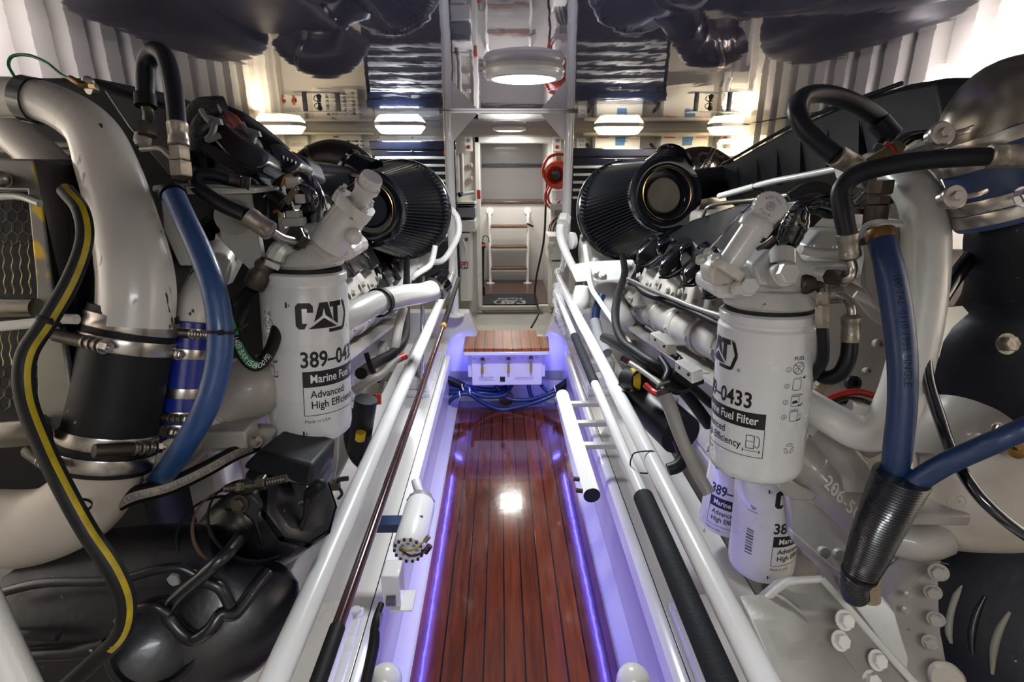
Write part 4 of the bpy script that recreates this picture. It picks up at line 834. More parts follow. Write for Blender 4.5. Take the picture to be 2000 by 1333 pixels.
# ---- air filter
def airfilter(s, lab, Pb, Pf, rb, rf, dented):
    t = thing('air_filter', lab, 'air filter'); a, u, v = pleated(t, Pb, Pf, rb, rf)
    Pf0 = Pf; Pf = Pf+a*.034
    prof = [(-.034, rf*1.0), (0, rf*1.02), (.006, rf*1.06), (.010, rf*1.05), (.014, rf*.98), (.016, rf*.80), (.012, rf*.74), (.002, rf*.72), (-.024, rf*.66), (-.026, rf*.40)]
    MB().lathe(Pf-a*.002, a, prof, 64, cap=False).build('end_cap', 'gloss', t)
    MB().lathe(Pf+a*.0125, a, [(0, rf*.70), (.002, rf*.715), (.004, rf*.70)], 64, cap=False).build('bright_ring', 'brass', t)
    MB().lathe(Pf-a*.024, a, [(0, rf*.52), (.010 if dented else .016, rf*.47), (.006 if dented else .022, rf*.25), (.003 if dented else .016, .001)], 40).build('centre_disc', 'stainless' if dented else 'rubberblue', t)
    MB().lathe(Pb-a*.035, a, [(0, rb*.90), (.004, rb*1.0), (.008, rb*1.025), (.016, rb*1.025), (.02, rb*1.0), (.026, rb*1.02), (.034, rb*1.02), (.038, rb*.97)], 72, cap=False).build('base_ring', 'gloss', t)
    MB().lathe(Pb-a*.028, a, [(0, rb*1.028), (0, rb*1.04), (.010, rb*1.04), (.010, rb*1.028)], 72, cap=False).build('hose_clamp', 'steel', t)
    d_ = (u*0.0+Vector((-s*0.82, 0, -.55))); d_ = (d_-a*d_.dot(a)).normalized(); o = Pb-a*.022+d_*rb*1.07
    MB().box(o, .016, .02, .016).cyl(o+Vector((0, 0, -.015)), o+Vector((0, 0, .025)), .004).build('clamp_screw', 'darksteel', t)
    # housing behind
    h = thing('turbo_housing', 'white turbo compressor housing behind the %s air filter' % ('left' if s < 0 else 'right'), 'turbo')
    MB().lathe(Pb-a*.15, a, [(0, rb*.35), (.01, rb*.55), (.04, rb*.85), (.08, rb*.98), (.11, rb*.92), (.114, rb*.85)], 48).build('volute', 'white', h)
    MB().lathe(Pb-a*.06+d_*rb*.98, d_, [(0, .02), (.012, .022), (.014, .016)], 20).bolt(Pb-a*.10+d_*rb*.9, d_, .008).build('plug', 'white', h)
    MB().prism([Pb-a*.05+Vector((-s*.02, 0, -rb*.8)), Pb-a*.05+Vector((-s*.13, 0, -rb*1.0)), Pb-a*.05+Vector((-s*.14, 0, -rb*1.15)), Pb-a*.05+Vector((s*.02, 0, -rb*1.35)), Pb-a*.05+Vector((s*.16, 0, -rb*1.15)), Pb-a*.05+Vector((s*.16, 0, -rb*.9))], (0, .05, 0)).build('support_bracket', 'white', h, bev=.006)
    MB().tube([Pb-a*.05+Vector((-s*.02, .03, -rb*1.0)), Pb-a*.02+Vector((s*.06, .02, -rb*1.7)), Vector((s*.60, Pb.y+.08, .86))], [.05, .055, .06], 24, 6).build('exhaust_elbow', 'white', h)
    return t
airfilter(-1, 'black pleated cone air filter behind the priming pump, left engine', P(785, 411, 2.6), P(727, 409, 2.2), S(93, 2.6), S(69, 2.2), False)
# ducts
t = thing('intake_duct', 'black intake duct entering the left air filter from the engine', 'duct')
pts, rs = path([(592, 345, 1.9, 30), (640, 352, 2.1, 32), (680, 362, 2.25, 34), (705, 372, 2.35, 34)]); MB().tube(pts, rs, 28, 6).build('duct', 'plastic', t)
c0, c1 = P(718, 352, 2.30), P(684, 326, 2.30); MB().lathe(c0, c1-c0, [(0, S(44, 2.4)), ((c1-c0).length, S(29, 2.4)), ((c1-c0).length+.004, S(32, 2.4)), ((c1-c0).length+.018, S(32, 2.4)), ((c1-c0).length+.02, S(28, 2.4))], 36).build('collar', 'gloss', t)
t = thing('rear_intake_elbow', 'dark brown elbow with a steel clamp behind the left intake duct', 'duct')
pts, rs = path([(590, 350, 3.0, 34), (612, 322, 3.0, 34), (650, 310, 3.0, 36), (690, 322, 3.0, 36), (712, 350, 3.0, 36)]); MB().tube(pts, rs, 28, 6).build('elbow', 'brownduct' if 'brownduct' in MT else 'plastic', t)
band(t, P(618, 320, 3.0), P(650, 308, 3.0)-P(600, 332, 3.0), S(36, 3.0), .022, fw, side=1)
# ---- white pipe with black clamp
t = thing('crossover_pipe', 'white pipe with two black clamps below the left air filter', 'pipe')
pts, rs = path([(640, 640, 1.05, 27), (690, 612, 1.12, 26), (740, 590, 1.25, 24), (790, 578, 1.42, 22), (825, 573, 1.6, 20), (848, 566, 1.7, 20)]); MB().tube(pts, rs, 28, 7).build('pipe', 'white', t)
MB().lathe(P(738, 592, 1.24), P(790, 578, 1.42)-P(738, 592, 1.24), [(0, S(26, 1.24)), (0, S(29, 1.24)), (.02, S(29, 1.24)), (.02, S(26, 1.24))], 32, cap=False).build('band', 'rubber', t)
MB().lathe(P(846, 567, 1.70), P(870, 545, 1.72)-P(846, 567, 1.7), [(0, S(23, 1.7)), (.03, S(24, 1.7)), (.05, S(22, 1.7)), (.05, S(18, 1.7))], 28).build('end_sleeve', 'gloss', t)
MB().cyl(P(852, 540, 1.68), P(852, 590, 1.68), .005).lathe(P(850, 566, 1.695), P(870, 545, 1.72)-P(846, 567, 1.7), [(0, S(25, 1.7)), (.012, S(25, 1.7))], 28).build('clamp', 'steel', t)
# thin pipes by the post
hose('oil_line', 'thin white pipe bending down beside the left post', 'white', [(879, 408, 2.7, 5.5), (893, 425, 2.7, 6), (896, 455, 2.7, 6), (880, 490, 2.7, 6), (862, 510, 2.7, 6), (835, 513, 2.75, 5)], cat='pipe')
hose('oil_line', 'lower thin white pipe curling under the left air filter', 'white', [(850, 480, 2.6, 5.5), (845, 505, 2.6, 6), (838, 520, 2.55, 6), (815, 535, 2.5, 6), (805, 545, 2.5, 5)], cat='pipe')
hose('drain_hose', 'black hose dropping from the left air filter to the engine side', 'rubber', [(795, 505, 2.45, 5.5), (794, 560, 2.2, 7), (793, 620, 2.0, 8), (790, 660, 1.8, 9), (768, 690, 1.7, 10), (735, 708, 1.6, 11), (705, 730, 1.4, 12)])
hose('breather_pipe', 'upright grey breather pipe beside the black drain hose', 'cast', [(788, 600, 1.75, 9), (778, 640, 1.75, 9), (768, 700, 1.7, 10)], cat='pipe')
hose('pressure_hose', 'thin black hose crossing the left engine side', 'rubber', [(715, 690, 1.4, 5), (725, 720, 1.4, 5), (740, 745, 1.45, 5)])
# small parts under the filter: battery lugs, bracket, pumps
t = thing('dipstick_tube', 'pale dipstick tube with a red handle under the left handrail', 'dipstick')
pts, rs = path([(690, 765, 1.3, 9), (720, 745, 1.32, 9), (745, 732, 1.35, 8), (765, 712, 1.38, 6), (780, 700, 1.4, 5)]); MB().tube(pts, rs, 16, 6).build('tube', 'cast', t); MB().cyl(P(776, 703, 1.4), P(792, 696, 1.42), S(7, 1.4)).build('handle', 'red', t)
t = thing('oil_pump_motor', 'small black pump with a yellow ring below the left filter', 'pump')
MB().cyl(P(715, 780, 1.25), P(700, 880, 1.3), S(22, 1.25), seg=24).build('body', 'rubberblue', t); MB().lathe(P(705, 845, 1.24), P(702, 866, 1.25)-P(705, 845, 1.24), [(0, S(10, 1.2)), (.02, S(10, 1.2))], 16).build('ring', 'yellow', t)
MB().cyl(P(736, 770, 1.3), P(736, 790, 1.3), S(9, 1.3)).build('terminal', 'red', t)
hose('bilge_hose', 'fat black hose curving low behind the left handrail', 'rubber', [(690, 800, 1.3, 14), (685, 850, 1.3, 14), (695, 890, 1.3, 13), (720, 915, 1.3, 12)])
for x, lab in ((585, 'red brown hose end hanging below the left filter'), (600, 'blue hose end hanging below the left filter')):
    hose('short_hose', lab, 'brown' if x < 590 else 'bluehosedark', [(x-4, 840, 1.08, 8), (x-2, 870, 1.08, 8), (x, 905, 1.1, 8)])
t = thing('lettered_bracket', 'white upright bracket plate under the left fuel filter', 'bracket'); MB().prism(CB([(598, 880, 1.12), (640, 862, 1.14), (622, 1010, 1.1), (600, 1040, 1.08)]), (0, .015, 0)).build('plate', 'white', t, bev=.002)
hose('drain_pipe', 'pale flattened pipe dropping under the left fuel filter', 'cast', [(650, 850, 1.15, 12), (645, 900, 1.15, 15), (635, 960, 1.15, 14)], cat='pipe')
# ---- black lower casings
t = thing('turbo_shroud', 'big black ribbed casing filling the lower left corner', 'casing')
def ring_px(cx, cy, dd, ru, rv, tilt, n=28, power=2.6):
    out = []
    for k in range(n):
        w = 2*math.pi*k/n; c_, s_ = math.cos(w), math.sin(w)
        x = math.copysign(abs(c_)**(2/power), c_)*S(ru, dd); z = math.copysign(abs(s_)**(2/power), s_)*S(rv, dd)
        ct, st = math.cos(tilt), math.sin(tilt)
        out.append((x, z))
    return out
def loft_px(secs, n=28, power=2.6):
    """sections: (px,py,d, half-thickness toward/away, half-height, angle) swept roughly along image x but built in world space"""
    rings = []
    cs = [P(s[0], s[1], s[2]) for s in secs]
    for i, s in enumerate(secs):
        t_ = (cs[min(i+1, len(cs)-1)]-cs[max(i-1, 0)]).normalized(); c = (CAMP-cs[i]); c = (c-t_*c.dot(t_)).normalized(); w_ = t_.cross(c)
        rings.append([cs[i]+c*math.copysign(abs(math.cos(a))**(2/power), math.cos(a))*S(s[3], s[2])+w_*math.copysign(abs(math.sin(a))**(2/power), math.sin(a))*S(s[4], s[2]) for a in [2*math.pi*k/n for k in range(n)]])
    return MB().rings(rings)
m_ = loft_px([(-120, 1235, .80, 90, 150), (40, 1210, .80, 95, 155), (160, 1200, .80, 95, 158), (290, 1196, .80, 92, 165), (400, 1190, .80, 86, 165), (470, 1172, .81, 76, 145), (505, 1140, .82, 60, 110), (522, 1110, .83, 36, 70), (526, 1095, .84, 8, 20)], 36, 2.4)
m_.build('main_casing', 'casing', t, sub=1)
fwv = fw
def rib(l, r, lab='rib'): pts, rs = path([(x, y, z, r) for x, y, z in l]); MB().tube(pts, rs, 12, 6).build(lab, 'casing', t)
rib([(474, 1046, .80), (440, 1085, .722), (395, 1125, .712), (345, 1170, .712), (330, 1205, .716), (372, 1248, .716), (410, 1230, .716), (432, 1200, .726), (460, 1198, .736), (500, 1145, .765), (522, 1118, .785)], 13)
rib([(398, 1135, .722), (430, 1150, .724), (450, 1185, .73)], 11)
rib([(-40, 1292, .71), (60, 1280, .705), (150, 1275, .705), (205, 1262, .71)], 14)
rib([(-40, 1245, .705), (50, 1240, .70), (115, 1240, .705)], 12)
rib([(-40, 1170, .71), (80, 1140, .705), (220, 1135, .70), (300, 1115, .705), (350, 1110, .71), (385, 1125, .715)], 9)
rib([(230, 1215, .70), (262, 1192, .695), (300, 1185, .695), (330, 1200, .70)], 9)
c = P(310, 1255, .735); MB().lathe(c, (CAMP-c), [(0, S(88, .72)), (.018, S(84, .72)), (.022, S(76, .72)), (.016, S(68, .72)), (.020, S(50, .72)), (.024, S(5, .72))], 44).build('round_cover', 'casing', t)
MB().prism(CB([(325, 1132, .714), (333, 1124, .714), (345, 1127, .714), (350, 1142, .714), (338, 1146, .714), (330, 1141, .714)]), (0, .004, 0)).build('paint_patch', 'grey', t, label='grey worn paint patch')
t = thing('alternator_housing', 'black boxy housing with a spring bolt and cap under the left filter', 'housing')
a0, a1 = P(478, 1045, .93), P(585, 985, .86); axd = dirto(a0, a1); La = (a1-a0).length
MB().lathe(a0, axd, [(-.05, S(80, .9)), (0, S(92, .9)), (La*.55, S(94, .9)), (La*.6, S(90, .9)), (La, S(84, .9)), (La+.012, S(72, .9)), (La+.014, S(20, .9))], 9).build('body', 'casing', t, bev=.012, bseg=3)
MB().prism([P(470, 925, .86), P(560, 912, .85), P(612, 940, .85), P(622, 985, .85), P(560, 1000, .83), P(480, 990, .84)], (0, .10, -.01)).build('shoulder', 'casing', t, bev=.012, bseg=3)
MB().prism(CB([(505, 880, .86), (612, 906, .86), (606, 955, .84), (560, 940, .83), (470, 915, .84)]), (0, .12, -.02)).build('top_block', 'casingmatte', t, bev=.006)
c = P(470, 1050, .86); ax = P(520, 1000, .84)-P(440, 1090, .90)
for k in range(3): MB().lathe(P(448+k*24, 1056-k*20, .845), ax, [(0, S(92-k*4, .85)), (0, S(95-k*4, .85)), (.006, S(95-k*4, .85)), (.006, S(92-k*4, .85))], 44, cap=False).build('edge_ring', 'brown' if k == 1 else 'rubber', t)
pts, rs = path([(440, 955, .80, 7), (500, 948, .79, 7), (560, 935, .79, 7)]); MB().tube(pts, [r*1.0 for r in rs], 12, 1, corr=.18, pitch=.004).build('threaded_rod', 'darksteel', t)
MB().hexa(P(470, 952, .80), P(500, 948, .79)-P(470, 952, .80), S(15, .79), .016).hexa(P(505, 944, .79), P(520, 942, .79)-P(505, 944, .79), S(15, .79), .012).build('lock_nut', 'darksteel', t)
MB().prism([P(430, 1000, .80), P(450, 968, .80), P(490, 960, .80), P(510, 985, .80), P(522, 1040, .81), P(528, 1090, .82), P(505, 1070, .81), P(490, 1020, .80), P(465, 1000, .80)], (0, .03, -.01)).build('tension_arm', 'casingmatte', t, bev=.006); MB().bolt(P(468, 985, .795), fw, .010).build('arm_bolt', 'darksteel', t)
t = thing('boot_cable', 'black cable with a rubber boot on the side of the black housing', 'cable')
pts, rs = path([(626, 945, .82, 5), (620, 952, .82, 13), (606, 965, .83, 12), (600, 985, .83, 7), (596, 1010, .83, 6), (575, 1055, .83, 6), (545, 1090, .84, 6)]); MB().tube(pts, rs, 16, 7).build('cable', 'rubber', t); MB().sphere(P(624, 948, .815), S(13, .82)).build('boot', 'rubber', t)
# bits of the gap between elbow and black housing
t = thing('brass_valve', 'small dark valve behind the left handrail', 'valve')
MB().tube(CB([(632, 965, 1.1), (650, 950, 1.1), (662, 938, 1.1), (680, 935, 1.1)]), S(5, 1.1), 10, 4).box(P(655, 948, 1.1), .016, .016, .016).tube(CB([(660, 950, 1.1), (668, 965, 1.1), (660, 975, 1.1)]), S(3, 1.1), 8, 4).build('body', 'darksteel', t)
# ---- rods beneath the rail
t = thing('boat_hook', 'dark red pole with black grips slung under the left handrail', 'pole')
xx = -0.278; z0 = RZ-0.03
MB().cyl((xx, .62, z0), (xx, 2.15, z0), .0095).build('pole', 'darkrod', t); MB().cyl((xx, .25, z0), (xx, .62, z0), .0115).build('near_grip', 'rubber', t)
MB().cyl((xx, 2.15, z0), (xx, 3.02, z0+.02), .011).build('far_grip', 'rubber', t); MB().cyl((xx, 2.13, z0), (xx, 2.17, z0), .0125).build('gold_emblem_ring', 'amber', t)
# ================================================================ right engine
t = thing('marine_engine', 'white marine diesel engine filling the right side', 'engine')
MB().bb(0.73, 1.32, 1.15, 3.05, 0.5, 1.32).build('block', 'cast', t, bev=0.02)
sidebits(t, 1, 0.0); added_mass(1, 'unseen dark mass added outboard of the right engine to darken the ceiling reflection')
ENG_R = t
# long ribbed black cover
t = thing('engine_top_cover', 'long ribbed black plastic cover sloping up along the right engine', 'engine cover')
def Q(l): return [PX(x, y, X) for x, y, X in l]
A = [(1412, 322), (1480, 282), (1560, 240), (1650, 200), (1760, 165), (1830, 152), (1990, 150), (2080, 170)]
ds = [2.35, 2.0, 1.7, 1.45, 1.25, 1.12, 1.0, .94]
top = [P(x, y, d_) for (x, y), d_ in zip(A, ds)]
Bm = [(1418, 392), (1490, 372), (1570, 350), (1660, 322), (1780, 300), (1850, 300), (2010, 320), (2100, 330)]
bot = [P(x, y, d_-.03) for (x, y), d_ in zip(Bm, ds)]
mb = MB(); n = len(top)
mb.rings([[top[i]+Vector((.28, .03, -.01)), top[i]+Vector((.02, 0, 0)), top[i]+Vector((0, 0, -.012)), bot[i], bot[i]+Vector((.05, 0, -.03)), bot[i]+Vector((.3, .03, -.03))] for i in range(n)])
mb.build('cover', 'casingmatte', t, bev=.004)
for k, f in enumerate((.10, .22, .34, .46, .60, .74)):
    i = f*4.4; j = int(i); w = i-j; a_ = top[j].lerp(top[j+1], w); b_ = bot[j].lerp(bot[j+1], w); hgt = (a_-b_)
    out = Vector((-.012, -.006, 0))
    p_ = b_+hgt*(.80-.05*k*.5); mb = MB(); wd = .010+.002*k*.5
    al = (top[j+1]-top[j]).normalized()
    mb.add([b_+al*-wd+out*.2, b_+al*wd+out*.2, b_+out*1.8, p_+out*.2], [(0, 1, 2), (0, 2, 3), (1, 3, 2), (0, 3, 1)]); mb.build('rib', 'casingmatte', t, flat=True)
MB().tube([top[0]+Vector((.0, 0, .002)), top[2]+Vector((0, 0, .002)), top[4]+Vector((0, 0, .002))], .006, 8, 6).build('edge_bead', 'casingmatte', t)
# fuel rails below the cover
t = thing('fuel_rail', 'long grey metal fuel rail under the ribbed cover', 'pipe')
pts, rs = path([(1405, 383, 1.75, 5.5), (1500, 357, 1.5, 6), (1560, 345, 1.4, 6), (1625, 332, 1.28, 6.5), (1650, 326, 1.25, 6.5)]); MB().tube(pts, rs, 14, 6).build('pipe', 'lightsteel', t); MB().tube([P(1475, 364, 1.56), P(1490, 360, 1.53)], S(7.5, 1.54), 14).build('sleeve', 'rubber', t)
hose('oil_line', 'dark metal line running under the long fuel rail', 'stainless', [(1370, 428, 1.7, 3.5), (1390, 402, 1.7, 4), (1480, 390, 1.5, 5), (1600, 372, 1.32, 5)], cat='pipe')
t = thing('side_cover', 'glossy black side cover below the fuel rails, right engine', 'cover')
mb = MB(); mb.prism([PX(1350, 430, .62), PX(1440, 400, .62), PX(1500, 395, .60), PX(1560, 390, .58), PX(1480, 480, .56), PX(1440, 500, .57), PX(1360, 500, .60), PX(1300, 520, .62), PX(1290, 470, .62)], (.09, 0, 0)); mb.build('cover', 'plastic', t, bev=.006)
pts, rs = path([(1465, 400, 1.25, 2.5), (1440, 425, 1.25, 2.5), (1405, 465, 1.22, 2.5), (1378, 495, 1.2, 2.5)]); MB().tube(pts, rs, 8, 5).build('chrome_edge', 'chrome', t)
for k, (x, y) in enumerate(((1270, 498), (1315, 520), (1362, 536), (1400, 560))):
    dd = 1.75-.14*k; t = thing('injector_cover', 'glossy black finned cap on the right engine side, %s of four from the air filter' % ['first', 'second', 'third', 'fourth'][k], 'cap', 'injector caps')
    MB().prism([P(x-28, y+14, dd), P(x-24, y-4, dd), P(x+4, y-30, dd), P(x+12, y-34, dd), P(x+18, y-24, dd), P(x+14, y-10, dd), P(x+20, y+2, dd), P(x-10, y+22, dd), P(x-24, y+24, dd)], (.02, .09, 0)).build('cap', 'gloss', t, bev=.008)
    MB().tube([P(x-28, y+22, dd-.004), P(x-6, y+22, dd-.004), P(x+20, y+4, dd-.004)], S(2.2, dd), 8, 4).build('rim', 'rubberblue', t)
# ---- air filter
airfilter(1, 'black pleated cone air filter with a dented metal centre, right engine', P(1222, 411, 2.6), P(1293, 383, 2.2), S(93, 2.6), S(69, 2.2), True)
t = thing('intake_duct', 'black intake duct entering the right air filter from the ribbed cover', 'duct')
pts, rs = path([(1425, 352, 2.4, 27), (1380, 358, 2.38, 29), (1340, 366, 2.36, 30), (1310, 380, 2.34, 30)]); MB().tube(pts, rs, 28, 6).build('duct', 'casingmatte', t)
MB().tube([P(1412, 350, 2.38), P(1424, 350, 2.38)], S(34, 2.4), 28).build('cuff', 'casingmatte', t)
c0, c1 = P(1290, 352, 2.38), P(1312, 318, 2.42); MB().lathe(c0, c1-c0, [(0, S(50, 2.4)), ((c1-c0).length, S(36, 2.4)), ((c1-c0).length+.004, S(39, 2.4)), ((c1-c0).length+.018, S(39, 2.4)), ((c1-c0).length+.02, S(34, 2.4))], 36).bolt(P(1288, 320, 2.33), fw, .006).build('collar', 'gloss', t)
t = thing('rear_intake_elbow', 'dark elbow wrapped in wrinkled foil tape behind the right intake duct', 'duct')
pts, rs = path([(1318, 352, 3.0, 34), (1345, 328, 3.0, 36), (1380, 326, 3.0, 36), (1412, 345, 3.0, 34)]); MB().tube(pts, rs, 28, 6).build('elbow', 'brownduct', t)
pts, rs = path([(1340, 340, 2.98, 34), (1372, 332, 2.98, 37), (1398, 338, 2.98, 35)]); MB().tube(pts, rs, 24, 6, lump=.04).build('foil_tape', 'foil', t)
band(t, P(1370, 325, 2.97), P(1400, 345, 2.97)-P(1350, 318, 2.97), S(38, 2.97), .03, fw)
# black loops
t = thing('hydraulic_hose', 'black hose looping in a wide ring above the right engine cover', 'hose')
pts, rs = path([(1738, 262, .95, 16), (1715, 232, .95, 17), (1670, 202, .93, 17), (1615, 184, .91, 17), (1572, 188, .89, 17), (1557, 215, .87, 18), (1570, 250, .86, 18), (1600, 280, .85, 18), (1632, 305, .84, 18)]); MB().tube(pts, rs, 22, 8).build('tube', 'rubberblue', t)
ferrule(t, P(1630, 303, .84), P(1676, 326, .86), S(20, .84), 'zinc'); MB().tube([P(1715, 238, .95), P(1742, 268, .95)], S(21, .95), 24).build('rubber_cuff', 'rubberblue', t)
MB().tube(CB([(1742, 268, .95), (1730, 280, .95), (1718, 290, .95)]), S(14, .95), 12, 4).build('base_elbow', 'gloss', t)
t = thing('hydraulic_hose', 'long black hose crossing in from the right edge above the white pipe', 'hose')
pts, rs = path([(1945, 305, .70, 17), (1880, 308, .71, 18), (1800, 314, .73, 18), (1730, 325, .75, 18), (1672, 342, .77, 18), (1644, 372, .78, 18), (1646, 410, .78, 18), (1656, 462, .78, 17)]); MB().tube(pts, rs, 22, 8).build('tube', 'rubberblue', t)
ferrule(t, P(1655, 455, .78), P(1661, 506, .79), S(19, .78), 'zinc'); ferrule(t, P(1930, 305, .70), P(2015, 304, .69), S(22, .70), 'zinc')
MB().tube(CB([(1661, 508, .79), (1666, 525, .79), (1664, 540, .79), (1650, 547, .80), (1640, 546, .81)]), S(9, .79), 14, 6).build('bent_stem', 'steel', t)
MB().hexa(P(1650, 545, .80), P(1615, 540, .83)-P(1650, 545, .80), S(17, .8), .03).build('hex_nut', 'darksteel', t)
t = thing('ribbed_conduit', 'olive ribbed conduit with a red tie ahead of the black cable', 'conduit')
pts, rs = path([(1672, 342, .85, 12), (1700, 320, .85, 12), (1735, 298, .86, 12), (1755, 285, .87, 13), (1790, 270, .87, 14)]); MB().tube(pts[:4], rs[:4], 14, 6, corr=.12, pitch=.005).build('conduit', 'palebrown', t)
pts, rs = path([(1745, 292, .87, 14), (1768, 275, .87, 15), (1800, 266, .87, 12), (1830, 263, .86, 8)]); MB().tube(pts, rs, 14, 6).build('black_sleeve', 'gloss', t); MB().tube(CB([(1728, 280, .85), (1740, 286, .85), (1750, 300, .85)]), S(4, .85), 8, 4).build('red_tie', 'red', t)
hose('earth_wire', 'green earth wire at the top right edge', 'green', [(1936, 150, .9, 2.6), (1945, 136, .9, 2.6), (1962, 130, .9, 2.6), (1985, 134, .9, 2.6), (2010, 145, .9, 2.6)], cat='wire')
# ---- white upright pipe
t = thing('coolant_pipe', 'big white bent pipe standing beside the right blue hose', 'pipe')
pts, rs = path([(1690, 330, .98, 30), (1745, 338, .93, 36), (1788, 372, .88, 40), (1806, 430, .86, 40), (1806, 520, .86, 42), (1796, 620, .86, 41), (1778, 710, .86, 40), (1755, 790, .87, 42), (1722, 838, .88, 38), (1680, 846, .90, 34), (1630, 822, .93, 32), (1575, 790, .98, 31), (1530, 762, 1.05, 30)]); MB().tube(pts, rs, 36, 8).build('pipe', 'white', t)
MB().prism(CB([(1670, 320, 1.0), (1760, 300, .98), (1850, 270, .95), (1850, 300, .95), (1760, 345, .98), (1680, 360, 1.0)]), (0, .08, 0)).build('saddle', 'white', t, bev=.01)
# ---- blue hoses and corrugated sleeve
t = thing('blue_hose', 'thick blue hose hanging vertically from the right engine bracket', 'hose')
pts, rs = path([(1722, 468, .78, 24), (1738, 530, .76, 26), (1752, 610, .75, 27), (1762, 700, .74, 26), (1762, 790, .74, 25), (1755, 860, .745, 25), (1748, 915, .752, 24), (1738, 950, .765, 20)]); mb = MB().tube(pts, rs, 26, 8); mb.build('tube', 'bluehosedark', t); text_on(mb, '180 7AL  0110 1985 SINGLE', 0.013, -0.35, 0.17, 1, 'rubberblue', t, off=0.0006)
MB().lathe(P(1718, 450, .785), P(1724, 475, .78)-P(1718, 450, .785), [(0, S(24, .78)), (.008, S(27, .78)), (.016, S(27, .78)), (.018, S(22, .78))], 28).build('collar', 'brass', t)
t = thing('blue_hose', 'blue hose rising to the right edge out of the corrugated sleeve', 'hose')
pts, rs = path([(1765, 965, .74, 20), (1800, 935, .73, 21), (1850, 905, .71, 21), (1910, 878, .69, 21), (1970, 852, .67, 21), (2040, 822, .66, 21), (2180, 770, .70, 21), (2300, 760, .85, 21)]); MB().tube(pts, rs, 24, 8).build('tube', 'bluehosedark', t)
t = thing('corrugated_sleeve', 'black corrugated sleeve gathering both blue hoses', 'sleeve')
pts, rs = path([(1762, 930, .74, 48), (1735, 990, .76, 43), (1712, 1040, .78, 39), (1692, 1090, .80, 34), (1680, 1118, .81, 30), (1668, 1140, .82, 25), (1672, 1168, .83, 22)]); MB().tube(pts, rs, 36, 8, corr=.055, pitch=.0045).build('sleeve', 'corr', t)
u_ = dirto(pts[3], pts[4]); MB().lathe(pts[4], u_, [(0, rs[4]*.98), (0, rs[4]*1.08), (.005, rs[4]*1.08), (.005, rs[4]*.98)], 32, cap=False).build('tie', 'rubber', t)
hose('corrugated_sleeve', 'short tan corrugated hose beside the foot of the black sleeve', 'tan', [(1700, 1085, .84, 16), (1700, 1130, .84, 17), (1698, 1170, .85, 18)], cat='sleeve', corr=.07, pitch=.004)
# bracket round blue hose top
t = thing('hose_bracket', 'white bracket plate round the top of the right blue hose', 'bracket')
MB().tube(CB([(1760, 437, .84), (1710, 436, .82), (1686, 446, .81), (1678, 470, .81), (1680, 500, .81), (1674, 535, .82)]), S(7, .82), 4, 6).build('rim', 'white', t)
MB().prism(CB([(1690, 445, .88), (1765, 440, .88), (1770, 600, .90), (1730, 620, .90), (1690, 560, .9)]), (0, .015, 0)).build('plate', 'cast', t, bev=.003)
MB().lathe(P(1712, 455, .80), P(1722, 480, .8)-P(1712, 455, .8), [(0, S(34, .8)), (.01, S(34, .8))], 6).build('nut', 'darksteel', t)
# ---- filter head right
t = thing('filter_manifold', 'white cast filter head with hexagon plugs and rust streaks, right engine', 'filter head')
dh = .90
MB().prism(CB([(1398, 585, dh), (1398, 555, dh), (1440, 535, dh), (1470, 515, dh), (1555, 506, dh), (1590, 520, dh), (1640, 524, dh), (1655, 560, dh), (1648, 590, dh), (1596, 594, dh)]), (0, .11, 0)).build('head_body', 'headcast', t, bev=.010)
MB().lathe(P(1500, 594, .94), (0, 0, 1), [(0, .074), (.008, .077), (.016, .070), (.03, .055)], 40).build('mounting_rim', 'headcast', t)
MB().prism(CB([(1470, 518, dh-.02), (1500, 490, dh), (1560, 486, dh), (1572, 512, dh), (1660, 512, dh+.02), (1680, 540, dh+.02), (1560, 560, dh-.02), (1480, 560, dh-.02)]), (0, .09, 0)).build('upper_casting', 'headcast', t, bev=.008)
MB().cyl(P(1528, 520, .88), P(1528, 492, .89), S(24, .88), seg=28).build('port_boss', 'headcast', t)
for x, y, r_, dx in ((1532, 536, 21, 0), (1460, 560, 17, -6)):
    c = P(x, y, .855); MB().cyl(c-fw*.03, c-fw*0.0, S(r_*1.12, .86), seg=28).hexa(c, fw+rt*.12*(-1 if dx else 1), S(r_, .86), .016).build('hex_plug', 'white', t)
MB().prism(CB([(1590, 515, .95), (1575, 480, .96), (1600, 450, .98), (1660, 452, .98), (1690, 470, .97), (1690, 520, .95)]), (0, .06, 0)).build('rear_casting', 'white', t, bev=.006)
for x, y in ((1592, 488), (1636, 490)): MB().bolt(P(x, y, .935), fw, .0085).build('bolt', 'white', t)
MB().tube(CB([(1565, 488, .92), (1600, 494, .92), (1640, 494, .92)]), S(9, .92), 12, 4).build('bridge', 'headcast', t)
# priming pump
a0, a1 = P(1432, 548, .88), P(1404, 512, .86); 
MB().prism(CB([(1396, 512, .86), (1384, 530, .86), (1390, 560, .86), (1420, 560, .88), (1450, 545, .88), (1440, 520, .88), (1402, 495, .86)]), (0, .05, 0)).build('pump_base', 'stainedcast', t, bev=.008)
p0, p1 = P(1422, 520, .86), P(1490, 420, .84); ab = dirto(p0, p1); L2 = (p1-p0).length
u, v, _ = frame(ab)
MB().rings([[p0+ab*tt+(u*math.cos(w)+v*math.sin(w))*S(k*(30+9*abs(math.cos(1.5*w)))-1, .86) for w in [2*math.pi*q/48 for q in range(48)]] for tt, k in ((-.012, .98), (-.010, 1), (0, 1), (.002, .97))]).build('flange', 'stainedcast', t)
MB().lathe(p0, ab, [(0, S(24, .86)), (L2*.70, S(24, .86)), (L2*.71, S(31, .86)), (L2*.86, S(32, .86)), (L2*.90, S(29, .86)), (L2*.98, S(23, .86)), (L2, S(23, .86))], 32).build('pump_tube', 'filterwhite', t)
